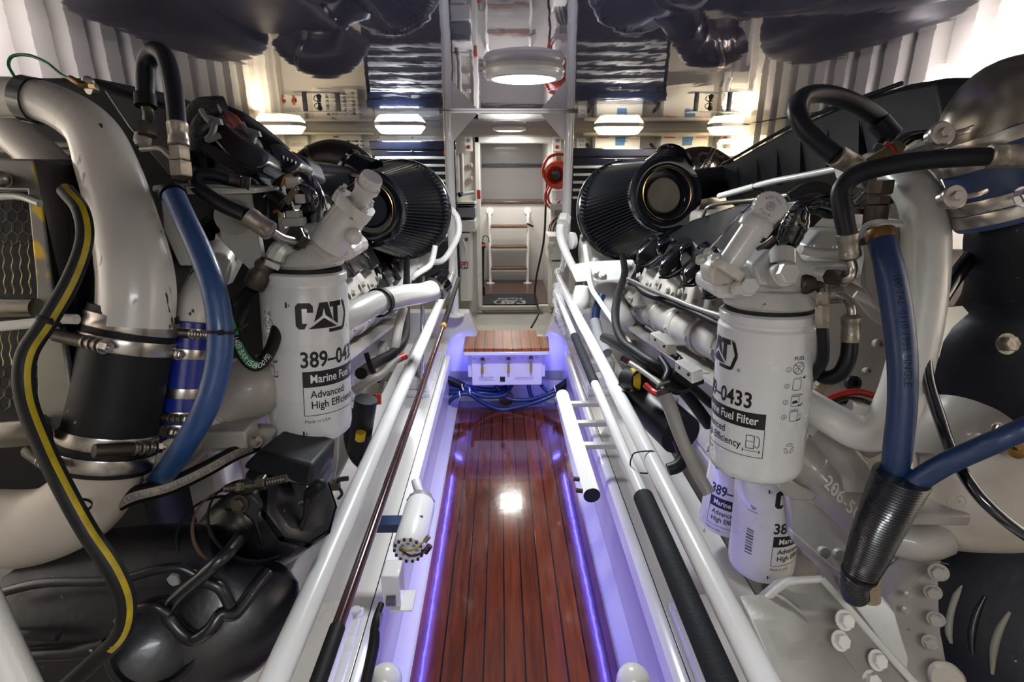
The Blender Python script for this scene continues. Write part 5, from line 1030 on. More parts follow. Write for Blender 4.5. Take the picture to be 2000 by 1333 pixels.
kd = dirto(P(1490, 420, .86), P(1512, 400, .80)); kp = P(1500, 408, .835); knob(t, kp, kd, S(32, .83), .014, name='knurled_cap')
kk = kp+kd*.0146; ku, kv, _ = frame(kd); ka = Flat(); ka.circ(0, 0, .006, .0009); ka.circ(0, 0, .0028, .0008); ka.circ(0, 0, .0006, .0010, 8)
for i, ch in enumerate('LOCK'): w = R(200+i*22); ka.text(ch, .016*math.cos(w), .016*math.sin(w), .006, 1, 0, 'CENTER', w+R(90))
for i, ch in enumerate('UNLOCK'): w = R(20+i*20); ka.text(ch, .016*math.cos(w), .016*math.sin(w), .0055, 1, 0, 'CENTER', w+R(90))
ka.build('cap_lettering', 'greyink', t, planefn(kk, -ku if (ku.dot(CM @ Vector((1, 0, 0))) < 0) else ku, kv if kv.z > 0 else -kv))
for x, y, r_ in ((1383, 494, 7), (1370, 508, 9), (1400, 505, 8)): MB().bolt(P(x, y, .85), P(x-14, y-22, .84)-P(x, y, .86), S(r_, .85)).build('flange_bolt', 'white', t)
t = thing('black_boot', 'glossy black shrink boot on top of the right filter head', 'boot')
pts, rs = path([(1534, 492, .90, 14), (1540, 470, .89, 22), (1552, 440, .88, 26), (1560, 415, .87, 20), (1562, 402, .87, 8)]); MB().tube(pts, rs, 24, 7, lump=.03).build('boot', 'gloss', t); MB().prism(CB([(1556, 428, .855), (1576, 418, .86), (1572, 448, .86)]), (0, .01, 0)).build('tape_flap', 'tan', t)
MB().tube(CB([(1480, 490, .93), (1500, 478, .92), (1515, 466, .91)]), S(9, .92), 12, 4).build('side_tube', 'darksteel', t)
# dark elbow fittings of the head
t = thing('return_hose', 'black hose with a dark elbow fitting hanging from the right filter head', 'hose')
MB().lathe(P(1566, 556, .86), rt+fw*.4, [(0, S(18, .86)), (.006, S(20, .86)), (.014, S(17, .86)), (.02, S(12, .86))], 20).tube(CB([(1570, 556, .85), (1592, 558, .85), (1604, 562, .85), (1606, 580, .85)]), S(10, .85), 14, 5).build('elbow', 'darksteel', t)
MB().hexa(P(1605, 572, .85), P(1605, 600, .85)-P(1605, 572, .85), S(12, .85), .02).hexa(P(1606, 600, .85), P(1606, 640, .85)-P(1606, 600, .85), S(14, .85), .034).build('hex_nut', 'zinc', t)
pts, rs = path([(1606, 640, .85, 11), (1608, 680, .86, 11), (1604, 710, .88, 11), (1580, 740, .93, 11), (1560, 740, .96, 10)]); MB().tube(pts, rs, 16, 6).build('tube', 'rubberblue', t)
t = thing('supply_hose', 'black hose with a bent metal stem making a U below the right filter head', 'hose')
MB().lathe(P(1618, 575, .90), rt+fw*.3, [(0, S(19, .9)), (.02, S(18, .9)), (.022, S(14, .9))], 20).tube(CB([(1630, 576, .89), (1652, 584, .88), (1662, 602, .87), (1663, 620, .87)]), S(9, .88), 14, 5).build('bent_stem', 'steel', t)
ferrule(t, P(1661, 668, .88), P(1662, 616, .87), S(17, .87), 'zinc')
pts, rs = path([(1660, 664, .88, 15), (1656, 700, .88, 15), (1640, 730, .89, 15), (1612, 738, .91, 14), (1590, 720, .94, 12), (1582, 690, .97, 11)]); MB().tube(pts, rs, 18, 7).build('tube', 'rubberblue', t)
# ---- filters
t = thing('fuel_filter', 'large white fuel filter canister hanging on the right engine', 'filter')
canister(t, P(1501, 602, .925), P(1472, 912, 1.005), S(91, .925), 'Fuel', -98, a_icon=41, s=.98)
t = thing('oil_filter', 'white oil filter seen below the fuel filter, the one nearer the walkway', 'filter')
canister(t, P(1452, 850, 1.48), P(1418, 1030, 1.54), S(58, 1.48)*.92, 'Oil', -48)
t = thing('oil_filter', 'white oil filter with a printed barcode, the nearer one below the fuel filter', 'filter')
canister(t, P(1510, 890, 1.25), P(1484, 1105, 1.35), S(66, 1.27)*.95, 'Oil', 12, a_aux=-22)
# ---- stainless elbow + blue coupling, top right
t = thing('exhaust_elbow', 'brushed stainless elbow curving in from the top right corner', 'pipe')
pts, rs = path([(2080, 180, .78, 72), (2020, 186, .78, 76), (1965, 200, .78, 80), (1932, 240, .78, 80), (1918, 290, .79, 76)]); MB().tube(pts, rs, 40, 8).build('elbow', 'stainless', t)
t = thing('silicone_coupling', 'dull blue silicone coupling with wide steel clamps at the right edge', 'coupling')
c0, c1 = P(1925, 252, .785), P(1968, 430, .80); ax = dirto(c0, c1); Lc = (c1-c0).length
MB().lathe(c0, ax, [(0, S(78, .785)), (.001, S(83, .785)), (Lc*.04, S(83, .785)), (Lc*.3, S(83, .785)), (Lc*.5, S(79, .785)), (Lc*.7, S(83, .785)), (Lc*.97, S(84, .785)), (Lc, S(80, .785))], 48).build('sleeve', 'siliconedull', t)
for f, dv in ((.12, None), (.30, -rt*.85+fw*.5), (.74, None), (.88, -rt*.85+fw*.5)): band(t, c0+ax*Lc*f, ax, S(84, .785), S(24, .785), None, m='steel')
for x, y in ((1838, 262), (1862, 385)):
    c = P(x, y, .72); MB().cyl(c-fw*.014, c-fw*.004, S(19, .72)).lathe(c-fw*.004, fw, [(0, S(22, .72)), (.003, S(24, .72)), (.007, S(24, .72)), (.009, S(21, .72)), (.009, S(12, .72))], 28).hexa(c+fw*.004, fw, S(10, .72), .006).build('tee_bolt', 'steel', t)
    MB().tube([c-fw*.02, P(x+40, y-4, .73), P(x+62, y-12, .735)], S(6, .72), 8, 4).build('bolt_bridge', 'steel', t)
MB().bolt(P(1997, 385, .70), fw, .010).build('edge_bolt', 'chrome', t)
# black riser below + lower bits
t = thing('exhaust_riser', 'big black exhaust riser with scraped patches at the right edge', 'exhaust')
rg = [(1975, 385, .83, 60, 60), (1982, 430, .84, 78, 78), (1985, 480, .86, 84, 84), (2005, 540, .90, 92, 92), (2015, 600, .92, 115, 110), (2000, 660, .93, 160, 120), (2010, 720, .93, 175, 125), (2040, 780, .93, 150, 115), (2060, 850, .93, 115, 100), (2075, 900, .93, 90, 90)]
loft_px([(x, y, z, min(a_, 105), a_) for x, y, z, a_, b_ in rg], 36, 2.2).build('riser', 'casingblack', t, sub=1)
MB().bolt(P(1965, 672, .80), fw, .012).build('stud', 'zinc', t)
MB().prism(CB([(1828, 640, .845), (1850, 600, .84), (1880, 598, .83), (1892, 612, .83), (1860, 640, .835), (1842, 668, .84), (1834, 700, .845)]), (0, .004, 0)).build('scraped_patch', 'stainless', t)
hose('breather_hose', 'black hose descending in front of the riser to the right edge', 'gloss', [(1945, 440, .90, 15), (1905, 490, .88, 15), (1860, 550, .86, 14), (1825, 610, .85, 13), (1808, 670, .84, 12), (1812, 740, .83, 11), (1836, 820, .80, 11), (1862, 890, .76, 11), (1905, 960, .73, 11), (1960, 1015, .71, 11), (2030, 1065, .70, 11)])
# white castings low right
t = thing('aft_cooler_housing', 'white rounded casting beside the right blue hose', 'casting')
loft_px([(1835, 930, .98, 50, 60), (1865, 870, .97, 70, 80), (1915, 820, .96, 80, 90), (1960, 800, .97, 80, 90), (2020, 790, .98, 70, 80)], 28, 2.2).build('casting', 'cast', t, sub=1)
MB().tube(CB([(1790, 905, .93), (1830, 910, .92), (1870, 925, .92)]), S(22, .92), 16, 5).build('lug_arm', 'cast', t); MB().bolt(P(1948, 838, .86), fw, .008).build('bolt', 'zinc', t)
t = thing('gear_housing', 'white gearbox casting with a lettered boss at the right edge', 'casting')
loft_px([(1780, 990, .95, 70, 80), (1860, 980, .93, 90, 95), (1950, 970, .92, 100, 105), (2040, 985, .92, 100, 110)], 28, 2.6).build('casting', 'cream', t, sub=1)
MB().prism(CB([(1765, 1000, .87), (1790, 1008, .86), (1900, 1004, .86), (1912, 1015, .86), (1905, 1030, .86), (1770, 1028, .87)]), (0, .08, 0)).build('flange', 'cast', t, bev=.005)
MB().tube(CB([(1740, 1050, .92), (1800, 1062, .90), (1840, 1050, .90)]), S(34, .9), 24, 6).build('lower_bulge', 'cast', t)
art = Flat(); art.circ(.012, .004, .008, .0014); art.text('2', -.008, 0, .014); art.text('R', .008, 0, .010); art.build('cast_mark', 'cast', t, planefn(P(1860, 985, .80), rt, CM @ Vector((0, 1, 0))))
MB().lathe(P(1985, 872, .80), fw, [(0, S(22, .8)), (.004, S(24, .8)), (.006, S(18, .8))], 28).bolt(P(1985, 872, .795), fw, .007).build('washer_bolt', 'brass', t)
t = thing('thermostat_pipe', 'cream cast pipe joint behind the right fuel filter', 'pipe')
pts, rs = path([(1545, 880, 1.1, 46), (1590, 920, 1.08, 48), (1640, 965, 1.05, 46), (1690, 1010, 1.02, 50), (1720, 1050, 1.0, 44)]); MB().tube(pts, rs, 32, 7).build('pipe', 'cast', t)
a = dirto(P(1560, 893, 1.05), P(1620, 945, 1.05))
for k in range(3): MB().lathe(P(1572+k*10, 903+k*9, 1.09), a, [(0, S(50, 1.09)), (.002, S(54, 1.09)), (.006, S(54, 1.09)), (.008, S(50, 1.09))], 36, cap=False).build('joint_ring', 'cream' if k != 1 else 'brown', t)
pts, rs = path([(1600, 850, 1.08, 32), (1640, 890, 1.05, 32), (1668, 930, 1.03, 34), (1672, 965, 1.02, 34)]); MB().tube(pts, rs, 28, 6).build('branch', 'cast', t)
MB().prism(CB([(1525, 935, 1.05), (1560, 950, 1.04), (1600, 965, 1.04), (1590, 980, 1.04), (1550, 978, 1.05), (1528, 965, 1.05)]), (0, .06, 0)).build('flange', 'cast', t, bev=.004)
art = Flat(); art.text('206-5036', 0, 0, .03, 1, .01); art.build('cast_number', 'headcast', t, planefn(P(1608, 948, .99), dirto(P(1608, 948, .99), P(1655, 1000, .98)), CM @ Vector((0.5, 1, 0))))
t = thing('timing_plate', 'white machined side plate behind the oil filters', 'plate')
MB().prism(CB([(1540, 960, 1.15), (1700, 1040, 1.10), (1750, 1100, 1.05), (1640, 1160, 1.05), (1550, 1060, 1.15)]), (0, .03, 0)).build('plate', 'cast', t, bev=.004)
MB().prism(CB([(1548, 1040, 1.10), (1640, 1120, 1.04), (1640, 1132, 1.04), (1548, 1056, 1.10)]), (0, .02, 0)).build('seam_flange', 'cast', t, bev=.002)
for x, y in ((1606, 1078), (1636, 1082)): MB().lathe(P(x, y, 1.08), fw, [(0, .012), (.01, .011), (.011, .005)], 20).build('hole_boss', 'cast', t)
t = thing('engine_side_panel', 'white flat casting with sockets behind the white pipe, right engine', 'casting')
MB().prism(CB([(1600, 560, 1.15), (1760, 560, 1.1), (1780, 860, 1.1), (1700, 900, 1.1), (1600, 840, 1.15)]), (0, .05, 0)).build('plate', 'cast', t, bev=.006)
for x, y, r_ in ((1712, 672, 10), (1690, 725, 7), (1662, 748, 14)): MB().lathe(P(x, y, 1.08), fw, [(0, S(r_, 1.08)), (.012, S(r_, 1.08)), (.013, S(r_*.5, 1.08)), (.006, S(r_*.5, 1.08))], 24).build('socket', 'cast' if r_ != 14 else 'rubberblue', t)
MB().tube(CB([(1660, 540, .98), (1700, 560, .97), (1740, 575, .96)]), S(9, .97), 10, 4).tube(CB([(1670, 575, .98), (1720, 600, .97), (1770, 640, .96)]), S(8, .97), 10, 4).build('web_rib', 'white', t)
MB().prism(CB([(1670, 580, 1.0), (1740, 600, .98), (1740, 650, .98), (1700, 620, 1.0)]), (0, .01, 0)).build('wedge', 'cast', t)
t = thing('wire_loop', 'red and black corrugated loom looping behind the white pipe', 'wiring')
pts, rs = path([(1560, 850, 1.0, 7), (1580, 815, 1.0, 7), (1620, 780, 1.0, 7), (1670, 766, 1.0, 7), (1715, 775, 1.0, 7)]); MB().tube(pts, rs, 12, 6).build('red_cable', 'red', t)
pts, rs = path([(1600, 810, .99, 7), (1640, 785, .99, 7), (1680, 785, .99, 8), (1712, 800, .99, 8)]); MB().tube(pts, rs, 12, 6, corr=.12, pitch=.005).build('black_loom', 'corr', t)
pts, rs = path([(1588, 780, 1.0, 10), (1605, 755, 1.0, 10), (1630, 740, 1.0, 10)]); MB().tube(pts, rs, 12, 6, corr=.12, pitch=.005).build('tan_loom', 'tan', t)
MB().box(P(1682, 808, .97), S(58, .97), .02, S(36, .97), Matrix.Rotation(R(18), 3, 'Y')).bolt(P(1703, 816, .955), fw, .005).build('junction_box', 'white', t, bev=.002)
# big black guard bottom right
t = thing('belt_guard', 'round black slotted guard in the lower right corner', 'guard')
gc = P(2042, 1222, .84); gax = (CAMP+Vector((-.12, -.1, .05))-gc).normalized()
MB().lathe(gc, gax, [(-.10, S(226, .84)), (-.02, S(226, .84)), (0, S(222, .84)), (.010, S(214, .84)), (.022, S(196, .84)), (.030, S(170, .84)), (.036, S(100, .84)), (.038, S(4, .84))], 72).build('guard', 'casingblack', t)
MB().lathe(gc-gax*.11, gax, [(0, S(228, .84)), (0, S(240, .84)), (.05, S(240, .84)), (.05, S(228, .84))], 72).build('rear_rim', 'cast', t)
u, v, _ = frame(gax)
ri = CM @ Vector((1, 0, 0)); ri = (ri-gax*ri.dot(gax)).normalized(); up = gax.cross(ri); up = up if up.z > 0 else -up
def on_guard(x, y, h): r_ = ray(x, y); o_ = gc+gax*h; return CAMP+r_*((o_-CAMP).dot(gax)/r_.dot(gax))
for l, h, m_ in (([(1884, 1138), (1868, 1165), (1857, 1200), (1853, 1235), (1858, 1258)], .0305, 'palegroove'), ([(1924, 1165), (1907, 1200), (1898, 1240), (1899, 1280)], .0365, 'ink'), ([(1972, 1196), (1952, 1230), (1941, 1270), (1938, 1318)], .0385, 'palegroove')):
    pts = [on_guard(x, y, h) for x, y in l]; MB().tube(pts, [.0025]+[.0055]*(len(pts)-2)+[.0025], 10, 6).build('slot', m_, t)
t = thing('flywheel_housing', 'white bolted flywheel housing plate beside the black guard', 'housing')
MB().prism(CB([(1740, 1170, .93), (1830, 1090, .93), (1850, 1100, .92), (1880, 1110, .92), (1960, 1333, .88), (1800, 1420, .86), (1750, 1250, .9)]), (0, .05, 0)).build('plate', 'cast', t, bev=.006)
for x, y, r_ in ((1833, 1118, 17), (1822, 1157, 15), (1828, 1210, 15), (1818, 1256, 15)): MB().bolt(P(x, y, .865), fw-rt*.6, S(r_*.75, .87)).build('bolt', 'cast', t)
for x, y in ((1773, 1162), (1768, 1192)): MB().lathe(P(x, y, .885), fw, [(0, .006), (.005, .005)], 14).build('pin', 'cast', t)
MB().lathe(P(1846, 1320, .84), fw-rt*.5, [(0, S(28, .84)), (.01, S(30, .84)), (.016, S(26, .84))], 24).build('rust_plug', 'cream', t)
# engine mount cradle bottom
t = thing('engine_mount', 'big white engine mount cradle with four bolts, bottom right', 'engine mount')
MB().prism(CB([(1458, 1172, .98), (1495, 1170, .97), (1530, 1140, .95), (1560, 1132, .94), (1605, 1130, .93), (1660, 1190, .90), (1790, 1333, .82), (1840, 1400, .8), (1560, 1420, .78), (1530, 1300, .85)]), (.0, .03, -.02)).build('web_plate', 'cast', t, bev=.004)
MB().tube(CB([(1455, 1172, .975), (1492, 1172, .965), (1520, 1150, .945), (1545, 1136, .935), (1605, 1131, .925)]), S(7, .94), 8, 5).tube(CB([(1605, 1131, .925), (1660, 1192, .895), (1720, 1262, .855), (1800, 1350, .80)]), S(7, .9), 8, 4).build('edge_flange', 'white', t)
MB().prism(CB([(1470, 1215, .92), (1560, 1212, .90), (1640, 1270, .86), (1720, 1380, .78), (1560, 1420, .76)]), (0, .06, .0)).build('ledge', 'cast', t, bev=.01)
MB().prism(CB([(1662, 1172, .93), (1725, 1168, .92), (1752, 1200, .90), (1778, 1290, .84), (1775, 1333, .82), (1750, 1290, .84), (1690, 1210, .9)]), (0, .05, 0)).build('gusset', 'white', t, bev=.01)
for x, y in ((1648, 1212), (1640, 1252), (1712, 1290), (1700, 1330)): MB().bolt(P(x, y, .835), fw+rt*.2+Vector((0, 0, .4)), S(14, .84)).build('bolt', 'white', t)
# engine mounts on the bed (far + near)
def mount(s, y0, y1, lab, near=False):
    t = thing('mounting_pad', lab, 'engine mount'); x0, x1 = s*.385, s*.54
    lo, hi = sorted((x0, x1)); MB().bb(lo, hi, y0, y1, BT+.001, BT+.022).build('base_plate', 'white', t, bev=.003)
    lo2, hi2 = sorted((s*.40, s*.53)); MB().bb(lo2, hi2, y0+.04, y1-.04, BT+.022, BT+.085).build('pad_block', 'white', t, bev=.006)
    if not near: MB().bb(lo2+.01, hi2+.0, y0+.10, y1-.08, BT+.085, BT+.14).build('upper_block', 'cast', t, bev=.008)
    for y in (y0+.018, y1-.02): MB().bolt((s*.40, y, BT+.022), (0, 0, 1), .013).build('bolt', 'white', t)
    return t
mount(1, 2.40, 2.97, 'white mounting pad on the far end of the right engine bed'); mount(-1, 2.40, 2.97, 'white mounting pad on the far end of the left engine bed')
mount(1, .40, 1.08, 'white mounting pad on the near end of the right engine bed', True); mount(-1, .40, 1.08, 'white mounting pad on the near end of the left engine bed', True)
# ---- lines below the air filter, right
hose('oil_line', 'white pipe with a hexagon union bending down beside the right post', 'white', [(1104, 428, 2.75, 8), (1094, 445, 2.75, 8), (1096, 470, 2.72, 8), (1108, 500, 2.7, 8), (1122, 528, 2.65, 8)], cat='pipe')
t = thing('union_fitting', 'white hexagon pipe union beside the right post', 'fitting'); MB().hexa(P(1100, 436, 2.72), P(1106, 412, 2.75)-P(1100, 436, 2.72), S(13, 2.75), .045).build('union', 'white', t)
hose('oil_line', 'thin white pipe descending from the right air filter clamp', 'white', [(1142, 478, 2.5, 5), (1148, 520, 2.5, 5), (1154, 560, 2.35, 5), (1172, 590, 2.15, 5), (1196, 625, 1.95, 5), (1230, 672, 1.75, 5)], cat='pipe')
hose('drain_hose', 'black hose dropping from the right air filter along the engine side', 'rubber', [(1216, 500, 2.4, 6), (1220, 535, 2.2, 7), (1206, 580, 1.95, 8), (1202, 625, 1.75, 8), (1215, 665, 1.6, 8), (1245, 690, 1.5, 9), (1280, 712, 1.42, 9), (1330, 740, 1.42, 9), (1390, 790, 1.5, 9)])
hose('wiring_loom', 'black loom with a tie running along the manifold of the right engine', 'rubber', [(1235, 550, 1.55, 4), (1260, 572, 1.5, 7), (1300, 588, 1.42, 6), (1345, 606, 1.35, 6), (1400, 632, 1.25, 6), (1440, 650, 1.2, 6)], cat='wiring')
hose('fuel_line', 'thin pale pipe above the black manifold loom, right engine', 'cast', [(1225, 545, 1.5, 4), (1270, 566, 1.45, 4), (1310, 582, 1.4, 4.5), (1360, 602, 1.32, 4.5), (1410, 618, 1.24, 5)], cat='pipe')
t = thing('dipstick_tube', 'pale capped filler tube rising from the bilge beside the right handrail', 'filler tube')
pts, rs = path([(1298, 772, 1.22, 14), (1310, 800, 1.20, 14), (1328, 850, 1.18, 13), (1345, 890, 1.16, 12), (1362, 925, 1.14, 12), (1385, 965, 1.12, 12)]); MB().tube(pts, rs, 20, 6).build('tube', 'cast', t)
MB().lathe(P(1294, 762, 1.22), P(1302, 785, 1.21)-P(1294, 762, 1.22), [(0, S(12, 1.2)), (.003, S(15, 1.2)), (.012, S(15, 1.2)), (.013, S(11, 1.2))], 20).tube(CB([(1282, 758, 1.21), (1296, 750, 1.21), (1308, 746, 1.21)]), S(3, 1.2), 8, 4).build('cap', 'darksteel', t)
t = thing('dipstick', 'pale dipstick sleeve with a red collar crossing the right engine side', 'dipstick')
pts, rs = path([(1228, 708, 1.42, 5), (1250, 722, 1.38, 5), (1275, 740, 1.32, 5), (1290, 752, 1.28, 5)]); MB().tube(pts, rs, 12, 5).build('sleeve', 'cast', t); MB().tube(CB([(1214, 700, 1.43), (1228, 708, 1.42)]), S(7, 1.4), 14).build('collar', 'darkrod', t)
t = thing('starter_motor', 'black starter motor low on the right engine', 'motor')
MB().cyl(P(1235, 760, 1.55), P(1330, 850, 1.35), .055, seg=28).build('body', 'rubberblue', t); MB().cyl(P(1225, 740, 1.5), P(1250, 745, 1.45), .03, seg=22).build('solenoid', 'rubber', t); MB().lathe(P(1232, 742, 1.47), rt, [(0, .032), (.02, .032)], 20).build('yellow_band', 'yellow', t)
MB().tube(CB([(1260, 752, 1.4), (1275, 765, 1.38), (1285, 770, 1.36)]), S(6, 1.4), 8, 4).build('red_terminal', 'red', t)
hose('bilge_hose', 'dark blue hose curving in the bilge beside the capped tube', 'rubberblue', [(1325, 860, 1.3, 12), (1335, 890, 1.28, 13), (1325, 910, 1.27, 13), (1305, 918, 1.27, 12)])
hose('battery_cable', 'black battery cable along the right engine foot', 'rubber', [(1180, 660, 1.9, 9), (1205, 670, 1.75, 12), (1240, 690, 1.6, 13), (1270, 715, 1.5, 13), (1300, 735, 1.46, 12), (1340, 770, 1.5, 12), (1385, 830, 1.55, 12)], cat='cable')
for q, (x, y, z) in enumerate(((1318, 705, 1.2), (1270, 650, 1.45))):
    t = thing('angle_bracket', ['white drilled angle bracket beside the right fuel filter', 'white drilled angle bracket further aft on the right engine'][q], 'bracket')
    MB().prism(CB([(x, y, z), (x+34, y+24, z-.04), (x+34, y+46, z-.04), (x, y+20, z)]), (.03, .02, 0)).prism(CB([(x+2, y+2, z), (x+34, y+24, z-.04), (x+70, y+24, z-.02), (x+30, y, z)]), (0, .002, -.004)).build('angle', 'white', t, bev=.002)
    MB().lathe(P(x+10, y+14, z-.012), fw, [(0, .004), (.001, .003)], 12).lathe(P(x+27, y+27, z-.034), fw, [(0, .004), (.001, .003)], 12).build('hole', 'ink', t)
# ---- pole under right rail
t = thing('boat_hook', 'white telescopic pole with black foam grips slung under the right handrail', 'pole')
xx = 0.250; z0 = RZ-.028
MB().cyl((xx, .93, z0), (xx, 1.52, z0), .0135).build('pole', 'rail', t); MB().cyl((xx, 1.52, z0), (xx, 2.0, z0), .0155).build('middle_foam', 'foam', t); MB().cyl((xx, 2.0, z0), (xx, 2.75, z0), .0125).build('far_tube', 'rail', t)
MB().cyl((xx, .46, z0), (xx, .93, z0), .020, seg=28).build('near_foam', 'foam', t); MB().sphere((xx, .455, z0), .018).build('end_cap', 'tan', t)
tt = thing('cable_tie', 'black cable tie binding the white pole to the right handrail', 'cable tie')
MB().tube([Vector((.287+.020*math.cos(a)-(.022 if math.cos(a) < -.3 else 0), 1.03, RZ-.008+.028*math.sin(a))) for a in [2*math.pi*k/12 for k in range(13)]], .0016, 8, 4).build('loop', 'rubber', tt)
# wrapped film
t = thing('plastic_wrap', 'crumpled clear plastic wrap on the right handrail by the post', 'wrap')
pts, rs = path([(1092, 560, 2.85, 12), (1100, 590, 2.75, 22), (1112, 620, 2.7, 26), (1122, 650, 2.6, 22), (1130, 672, 2.6, 14)]); MB().tube(pts, rs, 26, 7, lump=.10).build('wrap', 'film', t)

# clutter between the right filter head and the black crossing hose
t = thing('swivel_fitting', 'stacked dark hexagon fitting behind the crossing black hose', 'fitting')
ax = Vector((.05, 0, -1)); c = P(1722, 352, .86)
MB().hexa(c, ax, S(24, .86), .022).hexa(c+ax*.024, ax, S(21, .86), .014).cyl(c+ax*.038, c+ax*.062, S(22, .86)).hexa(c+ax*.063, ax, S(24, .86), .014).build('stack', 'darksteel', t)
for k, l in enumerate(([(1540, 385, .97, 9), (1575, 368, .96, 12), (1610, 368, .95, 11), (1640, 385, .94, 8)], [(1585, 400, .96, 9), (1610, 395, .95, 13), (1635, 405, .94, 12), (1650, 425, .95, 9)], [(1560, 425, .98, 7), (1590, 410, .97, 9), (1625, 418, .96, 10), (1665, 395, .95, 8), (1695, 372, .94, 8)], [(1700, 430, .92, 8), (1712, 400, .91, 9), (1748, 385, .9, 9), (1765, 350, .9, 8)])):
    hose('wiring_loom', ['black sleeve curling beside the glossy boot of the right engine', 'lumpy black connector under the black crossing hose', 'black loom snaking toward the dark hexagon fitting', 'short black loom beside the big white pipe'][k], 'sleeve' if k != 1 else 'gloss', l, cat='wiring')
t = thing('plug_connector', 'small steel and white connectors between the looms of the right engine', 'connector')
MB().tube(CB([(1668, 395, .90), (1700, 368, .89)]), S(4, .9), 10).build('pin', 'steel', t); MB().box(P(1690, 352, .90), S(30, .9), .02, S(18, .9), Matrix.Rotation(R(-35), 3, 'Y')).build('plug_body', 'grey', t, bev=.002); MB().box(P(1672, 412, .90), S(24, .9), .015, S(12, .9)).build('socket', 'zinc', t, bev=.002)
t = thing('outboard_lamp', 'bare bright lamp behind the ribbed cover of the right engine', 'lamp')
c = P(1806, 180, 2.12); MB().sphere(c, .018).build('bulb', 'lensdim', t); MB().tube([c+Vector((0, 0, .03)), Vector((c.x, c.y, CEIL))], .012, 12).build('holder', 'rail', t)
pl = bpy.data.lights.new('outboard_lamp_light', 'POINT'); pl.energy = 5; pl.color = (1, .9, .8); pl.shadow_soft_size = .04; po = bpy.data.objects.new('outboard_lamp_light', pl); C.objects.link(po); po.location = c+Vector((0, -.06, -.02))
# embossed text on the blue hose

t = thing('turbo_outlet', 'white cast turbo outlet with a bolted bracket beside the right air filter', 'turbo')
MB().sphere(P(1156, 488, 2.95), S(36, 2.95), sc=(.75, .8, 1.5)).build('scroll', 'white', t)
MB().lathe(P(1122, 470, 2.8), (-1, -.3, 0), [(0, .04), (.02, .045), (.03, .03)], 24).build('round_boss', 'white', t)
MB().prism([P(1112, 520, 2.5), P(1150, 512, 2.5), P(1238, 508, 2.45), P(1240, 545, 2.45), P(1170, 548, 2.5), P(1125, 552, 2.5)], (0, .02, 0)).build('bracket_plate', 'white', t, bev=.006)
for x in (1163, 1176): MB().bolt(P(x, 530 if x < 1170 else 536, 2.48), fw, .013).build('bolt', 'white', t)
pts, rs = path([(1195, 545, 2.75, 38), (1190, 580, 2.7, 34), (1205, 610, 2.7, 26), (1222, 628, 2.75, 22)]); MB().tube(pts, rs, 26, 6).build('down_pipe', 'white', t)
MB().lathe(P(1136, 560, 2.45), (0, 0, -1), [(0, .03), (.06, .045), (.10, .03)], 24).build('drain_cup', 'white', t)
for k, (l, m) in enumerate((([(1290, 700, 1.4, 7), (1305, 725, 1.36, 8), (1300, 748, 1.34, 8), (1320, 765, 1.33, 7), (1345, 760, 1.35, 6)], 'rubberblue'), ([(1330, 700, 1.36, 5), (1320, 730, 1.34, 6), (1340, 752, 1.34, 6), (1370, 745, 1.38, 6)], 'rubber'), ([(1262, 640, 1.6, 5), (1282, 655, 1.55, 6), (1300, 680, 1.5, 7), (1325, 700, 1.45, 7)], 'rubber'))):
    hose('wiring_loom', ['dark blue cable tangle above the capped filler tube', 'thin black cable tangle beside the drilled bracket', 'black loom under the exhaust manifold of the right engine'][k], m, l, cat='wiring')
# ================================================================ aft bulkhead equipment
def wall_box(name, lab, cat, x0, y0, x1, y1, dep, m='panelface', Y=YB, bev=.004):
    t = thing(name, lab, cat); a = PY(x0, y0, Y-dep); b = PY(x1, y1, Y-dep)
    MB().bb(a.x, b.x, Y-dep, Y-.001, b.z, a.z).build('case', m, t, bev=bev); return t, a, b
# breaker panel
t, a, b = wall_box('breaker_panel', 'cream panel with rows of dark breaker switches on the aft bulkhead', 'panel', 617, 263, 710, 322, .05)
yy = YB-.052; w_ = (b.x-a.x); h_ = a.z-b.z
lg, sw = Flat(), MB()
for c in range(4):
    for r_ in range(6):
        x = a.x+w_*(.30+c*.19); z = a.z-h_*(.22+r_*.13)
        MB().bb(x, x+.022, yy-.008, yy, z-.007, z+.007).build('breaker', 'plastic', t)
        lg.rect(x+.034-a.x, z-.005, x+.072-a.x, z+.005)
lg.rect(w_*.38, a.z-h_*.10, w_*.5, a.z-h_*.06)
lg.build('legend_plates', 'greyink', t, lambda u, v: Vector((a.x+u, yy-.0012, v)))
t, a, b = wall_box('battery_switch_panel', 'cream panel with red rotary battery switches left of the breaker panel', 'panel', 515, 264, 605, 312, .05)
yy = YB-.052; art = Flat()
for k, x in enumerate((.30, .55, .80)):
    X_ = a.x+(b.x-a.x)*x; z = a.z-.15
    MB().lathe((X_, yy, z), (0, -1, 0), [(0, .022), (.006, .021)], 24).build('switch_dial', 'darkrod', t)
    MB().prism([Vector((X_-.012, yy-.006, z+.034)), Vector((X_+.004, yy-.006, z+.034)), Vector((X_+.014, yy-.006, z+.004)), Vector((X_+.006, yy-.006, z-.034)), Vector((X_-.010, yy-.006, z-.034)), Vector((X_-.004, yy-.006, z))], (0, -.012, 0)).build('red_knob', 'red', t, bev=.002)
    for q in range(3): art.text(('CLOSE TO', 'BATTERY', 'PARALLEL')[q] if k == 0 else ('OFF', 'BATTERY SWITCH', 'TO MAIN DECK')[q], X_, a.z-.060-q*.014, .013, align='CENTER')
art.text('MAIN', (a.x+b.x)/2, a.z-.030, .014, align='CENTER')
art.build('lettering', 'greyink', t, lambda u, v: Vector((u, yy-.0012, v)))
t, a, b = wall_box('control_panel', 'long white screwed panel above the left tool chest', 'panel', 735, 264, 876, 290, .04, 'rail')
